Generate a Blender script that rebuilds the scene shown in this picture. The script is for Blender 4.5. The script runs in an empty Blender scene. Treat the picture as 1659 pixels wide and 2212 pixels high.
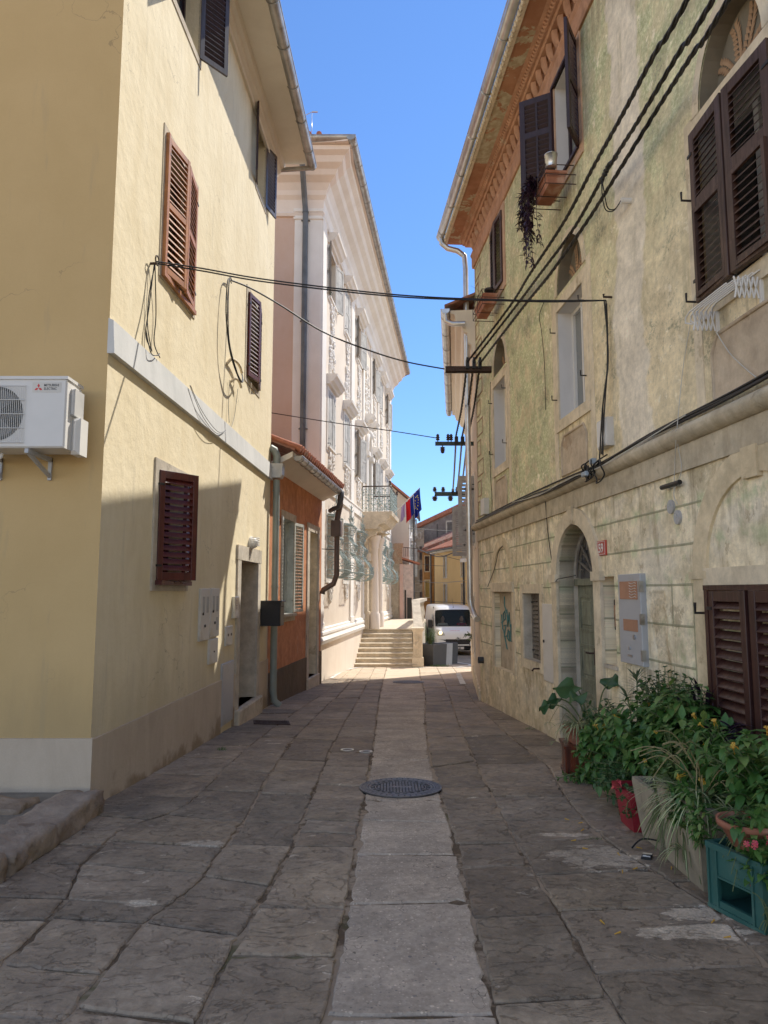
import bpy, math, random
from mathutils import Vector, Matrix, noise
from mathutils.geometry import tessellate_polygon
V = Vector
rnd = random.Random(7)
col = bpy.context.scene.collection
PI = math.pi
def R(a): return math.radians(a)

# ---------------------------------------------------------------- surveying helpers (camera ray -> real place)
FPX = 1534.0; CX = 829.5; CY = 1106.0; TH = math.atan((1278.5 - 1106) / FPX)
ZM = {'A': (0, 0, .41667), 'B': (0, 663.6, .41667), 'C': (0, 1271.9, .46667), 'D': (580.65, 221.2, .27506), 'E': (580.65, 829.5, .3), 'F': (801.85, 995.4, .22498), 'G': (940.1, 0, .4333), 'H': (940.1, 608.3, .4333), 'I': (995.4, 1161.3, .4), 'J': (940.1, 1548.4, .4333), 'K': (0, 1548.4, .5667), 'M': (691.3, 746.6, .175), 'N': (691.3, 1078.4, .175), 'V': (895.9, 1299.6, .08667), 'Q': (884.8, 1023.1, .13752), 'S': (1023.1, 0, .22498), 'U': (967.8, 608.3, .2876), 'X': (1161.3, 1410.2, .3), 'd': (0, 0, 1)}
def at(k, x, y, Y):
    a, b, c = ZM[k]; x = a + c * x - CX; y = b + c * y - CY
    d = (x / FPX, math.cos(TH) + y / FPX * math.sin(TH), math.sin(TH) - y / FPX * math.cos(TH))
    return V((d[0] / d[1] * Y, Y, d[2] / d[1] * Y))
def gz(x, y): return -1.47 - .0435 * y if y < 42 else -3.297 - .01 * (y - 42)
def gp(x, y, dz=0): return V((x, y, gz(x, y) + dz))

class Wall:
    """vertical facade frame: s along the wall, z up, o out of the wall"""
    def __init__(w, x, y, dx, dy, side):
        L = math.hypot(dx, dy); w.O = V((x, y, 0)); w.u = V((dx / L, dy / L, 0)); w.n = V((dy / L * side, -dx / L * side, 0))
    def __call__(w, s, z, o=0): return w.O + w.u * s + w.n * o + V((0, 0, z))
WL = Wall(-2.61, 0, .0394, 1, 1)
WR = Wall(2.91, 0, -.0753, 1, -1)
WO = Wall(-2.05, 13.5, .107, 1, 1)
WP = Wall(-1.6, 18.9, .1079, 1, 1)
WC = Wall(1.86, 14.0, .1, 1, -1)

# ---------------------------------------------------------------- scene graph helpers
BASE = {}
def tag(o, label=None, cat=None, group=None, kind=None):
    if label: o['label'] = label
    if cat: o['category'] = cat
    if group: o['group'] = group
    if kind: o['kind'] = kind
    return o
def thing(name, label, cat, loc, group=None, rz=0):
    o = bpy.data.objects.new(name, None); col.objects.link(o); o.empty_display_size = .2
    o.location = loc; o.rotation_euler = (0, 0, rz); BASE[o.name] = V(loc)
    return tag(o, label, cat, group)
def copy_tree(o, loc=None, parent=None):
    c = o.copy(); col.objects.link(c)
    if parent: c.parent = parent
    if loc is not None: c.location = loc
    BASE[c.name] = V(c.location) if parent is None else BASE[parent.name]
    for ch in list(o.children): copy_tree(ch, None, c)
    return c

def ident(a, b, c=0): return V((a, b, c))
class MB:
    def __init__(s, f=None):
        s.f = f or ident; s.v = []; s.uv = []; s.fc = []; s.sm = []; s.tint = []; s.t = .5
    def add(s, pts, faces, smooth=False, raw=False):
        k = len(s.v)
        for p in pts:
            p = tuple(p); s.uv.append((p[0], p[1])); s.v.append(V(p) if raw else V(s.f(*p)))
        for f in faces:
            s.fc.append([i + k for i in f]); s.sm.append(smooth); s.tint.append(s.t)
        return s
    def box(s, a0, a1, b0, b1, c0, c1):
        p = [(a0, b0, c0), (a1, b0, c0), (a1, b1, c0), (a0, b1, c0), (a0, b0, c1), (a1, b0, c1), (a1, b1, c1), (a0, b1, c1)]
        return s.add(p, [(0, 3, 2, 1), (4, 5, 6, 7), (0, 1, 5, 4), (1, 2, 6, 5), (2, 3, 7, 6), (3, 0, 4, 7)])
    def bbox(s, a0, a1, b0, b1, c0, c1, r=.006):
        """box chamfered on its front (c1) edges"""
        p = [(a0, b0, c0), (a1, b0, c0), (a1, b1, c0), (a0, b1, c0), (a0, b0, c1 - r), (a1, b0, c1 - r), (a1, b1, c1 - r), (a0, b1, c1 - r), (a0 + r, b0 + r, c1), (a1 - r, b0 + r, c1), (a1 - r, b1 - r, c1), (a0 + r, b1 - r, c1)]
        return s.add(p, [(0, 3, 2, 1), (8, 9, 10, 11), (0, 1, 5, 4), (1, 2, 6, 5), (2, 3, 7, 6), (3, 0, 4, 7), (4, 5, 9, 8), (5, 6, 10, 9), (6, 7, 11, 10), (7, 4, 8, 11)])
    def ring(s, a0, a1, b0, b1, w, c0, c1, bottom=True):
        """rectangular frame round the opening a0..a1, b0..b1, of width w outwards"""
        s.box(a0 - w, a0, b0, b1, c0, c1); s.box(a1, a1 + w, b0, b1, c0, c1); s.box(a0 - w, a1 + w, b1, b1 + w, c0, c1)
        if bottom: s.box(a0 - w, a1 + w, b0 - w, b0, c0, c1)
        return s
    def quad(s, *p): return s.add(p, [tuple(range(len(p)))])
    def tube(s, pts, r, n=7, closed=False, caps=True, raw=False):
        P = [V(p) if raw else V(s.f(*p)) for p in pts]; m = len(P); rr = r if isinstance(r, (list, tuple)) else [r] * m
        out = []; prev = None
        for i in range(m):
            t = (P[(i + 1) % m] - P[i - 1]) if closed else (P[min(i + 1, m - 1)] - P[max(i - 1, 0)])
            if t.length < 1e-9: t = V((0, 0, 1))
            t.normalize()
            if prev is None:
                a = t.cross(V((0, 0, 1)));
                if a.length < .1: a = t.cross(V((0, 1, 0)))
            else: a = prev - t * prev.dot(t)
            if a.length < 1e-6: a = t.cross(V((.3, .5, .8)))
            a.normalize(); prev = a; b = t.cross(a)
            for j in range(n):
                q = 2 * PI * j / n; out.append(P[i] + (a * math.cos(q) + b * math.sin(q)) * rr[i])
        fs = []
        for i in range(m if closed else m - 1):
            for j in range(n):
                i2 = (i + 1) % m
                fs.append((i * n + j, i * n + (j + 1) % n, i2 * n + (j + 1) % n, i2 * n + j))
        s.add(out, fs, smooth=True, raw=True)
        if caps and not closed:
            s.add(out[:n], [tuple(range(n))[::-1]], raw=True); s.add(out[-n:], [tuple(range(n))], raw=True)
        return s
    def prof(s, prof, a0, a1, caps=True, smooth=False, closed=True):
        """profile in (b, c) extruded along a"""
        n = len(prof); p = [(a0, b, c) for b, c in prof] + [(a1, b, c) for b, c in prof]
        k = n if closed else n - 1
        s.add(p, [(i, (i + 1) % n, n + (i + 1) % n, n + i) for i in range(k)], smooth)
        if caps and closed: s.add(p, [tuple(range(n))[::-1], tuple(range(n, 2 * n))])
        return s
    def disc(s, ca, cb, r0, r1, c0, c1, n=28, rb=None):
        """annulus / cylinder in the a-b plane"""
        p = []; rb = rb or 1
        for r, c in ((r0, c0), (r1, c0), (r1, c1), (r0, c1)):
            for j in range(n): q = 2 * PI * j / n; p.append((ca + r * math.cos(q), cb + r * rb * math.sin(q), c))
        fs = []
        for k in range(4):
            k2 = (k + 1) % 4
            for j in range(n): j2 = (j + 1) % n; fs.append((k * n + j, k * n + j2, k2 * n + j2, k2 * n + j))
        return s.add(p, fs)
    def lathe(s, prof, cen, ax='z', n=14):
        p = []
        for r, h in prof:
            for j in range(n):
                q = 2 * PI * j / n; x, y = r * math.cos(q), r * math.sin(q)
                d = (x, y, h) if ax == 'z' else ((h, x, y) if ax == 'x' else (x, h, y))
                p.append((cen[0] + d[0], cen[1] + d[1], cen[2] + d[2]))
        m = len(prof)
        fs = [(i * n + j, i * n + (j + 1) % n, (i + 1) * n + (j + 1) % n, (i + 1) * n + j) for i in range(m - 1) for j in range(n)]
        s.add(p, fs, smooth=True); s.add(p[:n], [tuple(range(n))[::-1]]); s.add(p[-n:], [tuple(range(n))]); return s
    def blob(s, cen, r, sub=6, jit=0, rg=None, raw=False):
        r = r if isinstance(r, (tuple, list)) else (r, r, r); p = []; rg = rg or rnd
        m = sub
        for i in range(m + 1):
            th = PI * i / m
            for j in range(m + 2):
                q = 2 * PI * j / (m + 2); k = 1 + jit * (rg.random() - .5)
                p.append((cen[0] + r[0] * k * math.sin(th) * math.cos(q), cen[1] + r[1] * k * math.cos(th), cen[2] + r[2] * k * math.sin(th) * math.sin(q)))
        w = m + 2
        return s.add(p, [(i * w + j, i * w + (j + 1) % w, (i + 1) * w + (j + 1) % w, (i + 1) * w + j) for i in range(m) for j in range(w)], smooth=True, raw=raw)
    def poly(s, loops, c=0.0, reveal=0, rmask=None):
        """flat sheet in the a-b plane with holes, holes get reveals going back by `reveal`"""
        L3 = [[V((a, b, 0)) for a, b in l] for l in loops]; flat = [q for l in loops for q in l]
        tris = tessellate_polygon(L3)
        tris = [t if (V((flat[t[1]][0] - flat[t[0]][0], flat[t[1]][1] - flat[t[0]][1])).cross(V((flat[t[2]][0] - flat[t[0]][0], flat[t[2]][1] - flat[t[0]][1]))) > 0) else (t[0], t[2], t[1]) for t in tris]
        s.add([(a, b, c) for a, b in flat], tris)
        if reveal:
            for l in loops[1:]:
                n = len(l)
                s.add([(a, b, c) for a, b in l] + [(a, b, c - reveal) for a, b in l], [(i, (i + 1) % n, n + (i + 1) % n, n + i) for i in range(n)])
        return s
    def build(s, name, mat, parent=None, label=None, cat=None, group=None, kind=None, local=False, base=None):
        me = bpy.data.meshes.new(name)
        if parent is not None: off = V((0, 0, 0)) if local else BASE[parent.name]
        elif base is not None: off = V(base)
        elif kind == 'structure': off = V((0, 0, 0))
        else:
            xs = [p.x for p in s.v]; ys = [p.y for p in s.v]; zs = [p.z for p in s.v]
            off = V(((min(xs) + max(xs)) / 2, (min(ys) + max(ys)) / 2, min(zs)))
        me.from_pydata([tuple(p - off) for p in s.v], [], s.fc)
        uvl = me.uv_layers.new(name='UVMap'); tl = me.attributes.new('tint', 'FLOAT', 'FACE')
        for i, q in enumerate(s.tint): tl.data[i].value = q
        for lp in me.loops: uvl.data[lp.index].uv = s.uv[lp.vertex_index]
        for i, p in enumerate(me.polygons): p.use_smooth = s.sm[i]
        me.materials.append(mat); me.update()
        o = bpy.data.objects.new(name, me); col.objects.link(o)
        if parent is not None: o.parent = parent; BASE[o.name] = BASE[parent.name]
        else: o.location = off; BASE[o.name] = off
        return tag(o, label, cat, group, kind)

def text_into(mb, txt, size, put, bold=0.0, depth=.0):
    """turns lettering into mesh; put(x, y) -> (a, b, c) of the MB's frame"""
    cu = bpy.data.curves.new('t', 'FONT'); cu.body = txt; cu.size = size; cu.offset = bold; cu.resolution_u = 3
    ob = bpy.data.objects.new('t', cu); col.objects.link(ob); bpy.context.view_layer.update()
    me = bpy.data.meshes.new_from_object(ob.evaluated_get(bpy.context.evaluated_depsgraph_get()))
    mb.add([put(v.co.x, v.co.y) for v in me.vertices], [tuple(p.vertices) for p in me.polygons])
    bpy.data.objects.remove(ob); bpy.data.meshes.remove(me); bpy.data.curves.remove(cu)

# ---------------------------------------------------------------- materials
class NT:
    def __init__(s, name, rough=.8, metal=0, spec=.3):
        s.m = bpy.data.materials.new(name); s.m.use_nodes = True; s.t = s.m.node_tree; s.t.nodes.clear()
        s.out = s.t.nodes.new('ShaderNodeOutputMaterial'); s.b = s.t.nodes.new('ShaderNodeBsdfPrincipled')
        s.t.links.new(s.b.outputs[0], s.out.inputs[0]); s.b.inputs['Roughness'].default_value = rough
        s.b.inputs['Metallic'].default_value = metal; s.b.inputs['Specular IOR Level'].default_value = spec
    def n(s, typ, inp=None, **props):
        nd = s.t.nodes.new(typ)
        for k, v in props.items(): setattr(nd, k, v)
        for k, v in (inp or {}).items():
            if isinstance(v, bpy.types.NodeSocket): s.t.links.new(v, nd.inputs[k])
            else: nd.inputs[k].default_value = v
        return nd
    def set(s, k, v):
        if isinstance(v, bpy.types.NodeSocket): s.t.links.new(v, s.b.inputs[k])
        else: s.b.inputs[k].default_value = v
    def obj(s): return s.n('ShaderNodeTexCoord').outputs['Object']
    def uv(s): return s.n('ShaderNodeTexCoord').outputs['UV']
    def scl(s, v, x, y, z): return s.n('ShaderNodeMapping', {0: v, 3: (x, y, z)}).outputs[0]
    def noise(s, v, sc, det=4, rough=.55, dist=0): return s.n('ShaderNodeTexNoise', {'Vector': v, 'Scale': sc, 'Detail': det, 'Roughness': rough, 'Distortion': dist}).outputs[0]
    def voro(s, v, sc, feat='F1', out=0): return s.n('ShaderNodeTexVoronoi', {'Vector': v, 'Scale': sc}, feature=feat).outputs[out]
    def ma(s, op, a, b=0, c=0, clamp=False):
        nd = s.n('ShaderNodeMath', {0: a, 1: b, 2: c}, operation=op); nd.use_clamp = clamp; return nd.outputs[0]
    def rr(s, v, lo, hi, a=0., b=1.): return s.n('ShaderNodeMapRange', {0: v, 1: lo, 2: hi, 3: a, 4: b}).outputs[0]
    def ss(s, v, lo, hi): return s.n('ShaderNodeMapRange', {0: v, 1: lo, 2: hi, 3: 0., 4: 1.}, interpolation_type='SMOOTHSTEP').outputs[0]
    def mix(s, f, a, b, mode='MIX'):
        nd = s.n('ShaderNodeMix', data_type='RGBA', blend_type=mode)
        for k, v in ((0, f), (6, a), (7, b)):
            if isinstance(v, bpy.types.NodeSocket): s.t.links.new(v, nd.inputs[k])
            else: nd.inputs[k].default_value = (*v, 1) if isinstance(v, tuple) and len(v) == 3 else v
        return nd.outputs[2]
    def sep(s, v): o = s.n('ShaderNodeSeparateXYZ', {0: v}).outputs; return o[0], o[1], o[2]
    def vary(s, c, v, sc, lo, hi, det=9, rough=.68):
        f = s.rr(s.noise(v, sc, det, rough, .2), .3, .7, lo, hi); return s.mix(1.0, c, s.n('ShaderNodeCombineColor', {0: f, 1: f, 2: f}).outputs[0], 'MULTIPLY')
    def bump(s, h, st, d=.01, prev=None):
        i = {'Height': h, 'Strength': st, 'Distance': d}
        if prev: i['Normal'] = prev
        return s.n('ShaderNodeBump', i).outputs[0]
    def tint(s): return s.n('ShaderNodeAttribute', attribute_name='tint').outputs['Fac']

def simple(name, c, rough=.6, metal=0, var=.12, sc=6, bump=.0, bsc=60, spec=.3, dirt=None, dsc=3):
    t = NT(name, rough, metal, spec); v = t.obj(); a = t.noise(v, sc, 5)
    f = t.rr(a, .3, .7, 1 - var, 1 + var)
    cc = t.mix(1.0, c, t.n('ShaderNodeCombineColor', {0: f, 1: f, 2: f}).outputs[0], 'MULTIPLY')
    if dirt: cc = t.mix(t.ss(t.noise(v, dsc, 7, .65), .5, .68), cc, dirt)
    t.set('Base Color', cc)
    if bump: t.set('Normal', t.bump(t.noise(v, bsc, 5, .6), bump, .004))
    return t.m

def plaster(name, c, c2, damp=None, streak=.5, bump=.35, zdamp=None, spots=None, grime=False):
    t = NT(name, .92, 0, .15); v = t.obj()
    big = t.noise(v, 1.1, 5, .6); st = t.noise(t.scl(v, 3.2, 3.2, .8), 1.0, 7, .68, .8); fine = t.noise(v, 90, 4, .7)
    f = t.ma('ADD', t.ma('MULTIPLY', st, streak), t.ma('MULTIPLY', big, 1 - streak))
    cc = t.mix(t.ss(f, .36, .66), c, c2)
    cc = t.mix(t.rr(fine, .3, .7, 0, .18), cc, tuple(x * .72 for x in c2))
    if spots: cc = t.mix(t.ma('MULTIPLY', t.ss(t.noise(v, 2.3, 8, .68), .6, .66), .8), cc, spots)
    if damp:
        z = t.sep(v)[2]
        h = t.ma('ADD', t.ma('MULTIPLY', t.noise(v, 1.7, 5, .6), -1.1), t.ma('MULTIPLY', z, 1.))
        cc = t.mix(t.ss(h, zdamp, zdamp - .14), cc, damp)
    if grime:
        z = t.sep(v)[2]; g = t.ma('ADD', z, t.ma('MULTIPLY', t.noise(t.scl(v, 2.5, 2.5, .5), 1, 6, .65), 1.3)); cc = t.mix(t.ma('MULTIPLY', t.ss(g, 1.9, 1.1), .35), cc, (.30, .24, .155))
        cc = t.mix(t.ma('MULTIPLY', t.ss(t.noise(t.scl(v, 6, 6, .7), 1.1, 6, .65), .58, .68), .22), cc, (.42, .36, .26))
        ck = t.voro(t.n('ShaderNodeVectorMath', {0: v, 1: t.n('ShaderNodeTexNoise', {'Vector': v, 'Scale': 2.5, 'Detail': 5.}).outputs[1]}, operation='ADD').outputs[0], .75, 'DISTANCE_TO_EDGE'); cc = t.mix(t.ma('MULTIPLY', t.ma('MULTIPLY', t.ss(ck, .005, .002), t.ss(t.noise(v, .5, 3), .5, .6)), .5), cc, (.25, .2, .14))
    if spots: cc = t.vary(cc, v, 5, .72, 1.25)
    t.set('Base Color', cc)
    t.set('Normal', t.bump(t.noise(v, 55, 6, .7), bump, .004, t.bump(t.noise(v, 6, 4, .6), bump, .02)))
    return t.m
m_yellow = plaster('yellow_plaster', (.82, .70, .47), (.72, .595, .37), streak=.55, bump=.6, grime=True)
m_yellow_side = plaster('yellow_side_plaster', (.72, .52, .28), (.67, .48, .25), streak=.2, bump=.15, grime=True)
m_plinth = plaster('cement_plinth', (.50, .44, .37), (.40, .345, .285), damp=(.25, .20, .145), zdamp=-.50, bump=.5)
m_white_band = plaster('white_band', (.66, .65, .62), (.52, .52, .50), bump=.2)
m_cream = plaster('cream_plaster', (.72, .58, .43), (.64, .51, .37), bump=.25)
m_cream_trim = plaster('cream_trim', (.80, .72, .60), (.72, .64, .52), bump=.1)
m_orange = plaster('orange_plaster', (.55, .225, .105), (.44, .17, .08), streak=.6, bump=.5, spots=(.50, .25, .14))
m_dark_plinth = plaster('rough_dark_plinth', (.13, .105, .08), (.075, .06, .045), bump=1.0)
m_pink = plaster('pink_plaster', (.60, .43, .34), (.56, .38, .28), streak=.3, bump=.2)
m_palace = plaster('palace_plaster', (.76, .66, .54), (.68, .575, .46), streak=.5, bump=.3)
m_palace_w = plaster('palace_white', (.84, .80, .74), (.74, .69, .62), streak=.4, bump=.12)
m_palace_pink = plaster('palace_cornice', (.80, .70, .61), (.73, .63, .54), streak=.4, bump=.1)
m_stone = plaster('pale_stone', (.56, .49, .39), (.43, .37, .29), spots=(.33, .28, .22), bump=.6)
m_stone_y = plaster('ochre_stone', (.55, .46, .32), (.43, .35, .235), spots=(.30, .235, .15), bump=.5)
m_lime = plaster('limestone', (.70, .60, .46), (.58, .49, .36), spots=(.42, .36, .27), bump=.6)
m_gstone = plaster('grey_stone_frame', (.46, .42, .36), (.36, .33, .28), spots=(.25, .22, .19), bump=.7)
m_white_rev = plaster('white_reveal', (.70, .68, .66), (.60, .58, .56), bump=.2)
m_grey_rubble = plaster('rubble_wall', (.24, .20, .175), (.13, .11, .10), spots=(.42, .37, .31), bump=1)
m_far_white = plaster('far_white', (.66, .58, .48), (.60, .52, .43), bump=.3)
m_far_white2 = plaster('far_bright', (.78, .76, .72), (.66, .64, .60), bump=.3)
m_far_old = plaster('far_old', (.46, .38, .28), (.34, .28, .20), spots=(.62, .56, .47), bump=.8)
m_far_pink = plaster('far_pinkish', (.62, .47, .42), (.55, .44, .38), spots=(.42, .36, .3), bump=.6)
m_far_yellow = plaster('far_yellow', (.68, .46, .21), (.62, .41, .18), bump=.1)
m_far_orange = plaster('far_orange', (.50, .235, .075), (.36, .17, .06), spots=(.25, .15, .08), bump=.5)
m_terra_wall = plaster('terracotta_cornice', (.50, .27, .165), (.37, .185, .11), spots=(.44, .35, .25), bump=.5)
m_terra_soffit0 = plaster('peeling_soffit', (.42, .17, .085), (.34, .13, .06), spots=(.46, .39, .26), bump=.5)
m_kerb = plaster('kerb_rock', (.30, .25, .21), (.19, .155, .13), spots=(.12, .10, .07), bump=1.6)

def wood(name, c, c2, rough=.5, grain=30):
    t = NT(name, rough, 0, .35); v = t.obj(); g = t.noise(t.scl(v, grain, grain, 1.6), 1, 5, .6, 1)
    cc = t.vary(t.mix(t.ss(g, .35, .65), c, c2), v, 5, .7, 1.35); cc = t.mix(t.ma('MULTIPLY', t.ss(t.noise(v, 11, 8, .7), .60, .68), .35), cc, tuple(min(.6, x * 2.2 + .02) for x in c))
    t.set('Base Color', cc); t.set('Roughness', t.rr(g, .3, .7, rough - .1, rough + .2)); t.set('Normal', t.bump(g, .2, .002)); return t.m
m_w_orange = wood('varnished_wood', (.42, .165, .055), (.30, .105, .032), .45)
m_w_dark = wood('dark_brown_paint', (.040, .014, .011), (.028, .010, .009), .42)
m_w_burg = wood('burgundy_paint', (.085, .016, .012), (.055, .011, .009), .4)
m_w_plum = wood('plum_paint', (.026, .011, .015), (.017, .008, .011), .4)
m_w_brown = wood('brown_paint', (.055, .026, .018), (.036, .018, .013), .5)
m_w_green = wood('faded_green_paint', (.20, .205, .145), (.13, .135, .095), .7)
m_w_grey = wood('grey_green_paint', (.42, .43, .38), (.36, .37, .33), .5)
m_w_lgrey = wood('light_grey_paint', (.36, .35, .33), (.33, .32, .30), .5)
m_w_weather = wood('weathered_shutter', (.48, .47, .44), (.33, .32, .29), .8)
m_w_inner = wood('grey_brown_shutter', (.17, .145, .12), (.11, .095, .08), .7)
m_w_cab = wood('mahogany', (.125, .03, .014), (.05, .012, .007), .28, 14)
m_w_green_frame = wood('green_window_paint', (.07, .12, .085), (.05, .09, .065), .5)

m_zinc = simple('galvanised_zinc', (.36, .35, .33), .42, .75, .25, 4, dirt=(.22, .20, .17), dsc=5)
m_zinc_br = simple('bright_zinc', (.55, .56, .57), .3, .85, .2, 5)
m_zinc_dk = simple('dark_pipe', (.10, .105, .11), .5, .4, .3, 3)
m_pipe_g = simple('green_grey_pipe', (.23, .255, .23), .5, .2, .15, 3)
m_brown_pipe = simple('brown_pipe', (.12, .09, .075), .5, .3, .2, 3)
m_cable = simple('black_cable', (.010, .010, .010), .55, 0, .2, 20)
m_cable_g = simple('grey_cable', (.20, .195, .185), .6, 0, .2, 20)
m_cable_w = simple('white_cable', (.5, .48, .42), .6)
m_iron = simple('rusty_iron', (.055, .035, .028), .8, .3, .4, 30)
m_black = simple('black_metal', (.022, .022, .023), .45, .3, .1)
m_green_iron = simple('green_steel', (.035, .055, .055), .5, .3, .2)
m_grille = simple('verdigris_iron', (.27, .34, .33), .6, .1, .25, 8)
m_white_p = simple('white_plastic', (.70, .68, .64), .4, 0, .04)
m_ac = simple('ac_paint', (.66, .64, .61), .38, 0, .03)
m_ac_dark = simple('fan_dark', (.06, .06, .058), .6)
m_ac_grey = simple('ac_grille', (.5, .49, .47), .4)
m_metal_w = simple('white_enamel', (.60, .57, .52), .45, 0, .08, 3, dirt=(.47, .42, .34), dsc=2)
m_metal_g = simple('grey_enamel', (.38, .39, .41), .4, .1, .08, 2, dirt=(.31, .30, .29), dsc=3)
m_red = simple('red_enamel', (.42, .035, .02), .35)
m_redp = simple('red_plastic', (.24, .016, .024), .45, 0, .15)
m_logo = simple('logo_red', (.6, .03, .03), .5)
m_ink = simple('black_ink', (.03, .03, .03), .6)
m_whitemark = simple('white_lettering', (.75, .73, .70), .6)
m_terra = simple('terracotta', (.33, .12, .07), .85, 0, .25, 5, .4, 40, dirt=(.46, .28, .20))
m_crate = simple('teal_plastic', (.026, .088, .074), .45, 0, .12, 4, dirt=(.08, .15, .12))
m_planter = plaster('cement_planter', (.33, .28, .20), (.22, .18, .125), spots=(.25, .21, .15), bump=.9)
m_soil = simple('soil', (.035, .024, .016), .95, 0, .5, 30, .8)
m_tile = simple('roof_tile', (.37, .125, .07), .85, 0, .35, 7, .4, 50, dirt=(.26, .14, .09))
m_tile2 = simple('old_tile', (.24, .10, .065), .9, 0, .4, 7, .4, 50, dirt=(.30, .22, .16))
m_brick = simple('old_brick', (.40, .24, .145), .9, 0, .4, 14, .6, 50, dirt=(.5, .4, .28))
m_anthr = simple('anthracite_metal', (.038, .040, .044), .5, .0, .15, 2)
m_anthr2 = simple('light_grey_metal', (.32, .34, .36), .4, .2, .1, 2)
m_roadpaint = simple('road_paint', (.62, .60, .56), .8, 0, .25, 12, .3, 60, dirt=(.40, .36, .31))
m_manhole = simple('cast_iron', (.12, .115, .115), .5, .5, .35, 18)
m_manhole_d = simple('cast_iron_recess', (.028, .026, .025), .7, .3, .3, 18)
m_hill = simple('wooded_hill', (.05, .09, .05), 1, 0, .4, .2)
def glassy(name, c, rough=.06):
    t = NT(name, rough, 0, .6); t.set('Base Color', (*c, 1)); return t.m
m_pane = glassy('window_glass', (.03, .034, .04)); m_pane_l = glassy('pale_window_glass', (.16, .17, .17), .2)

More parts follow.
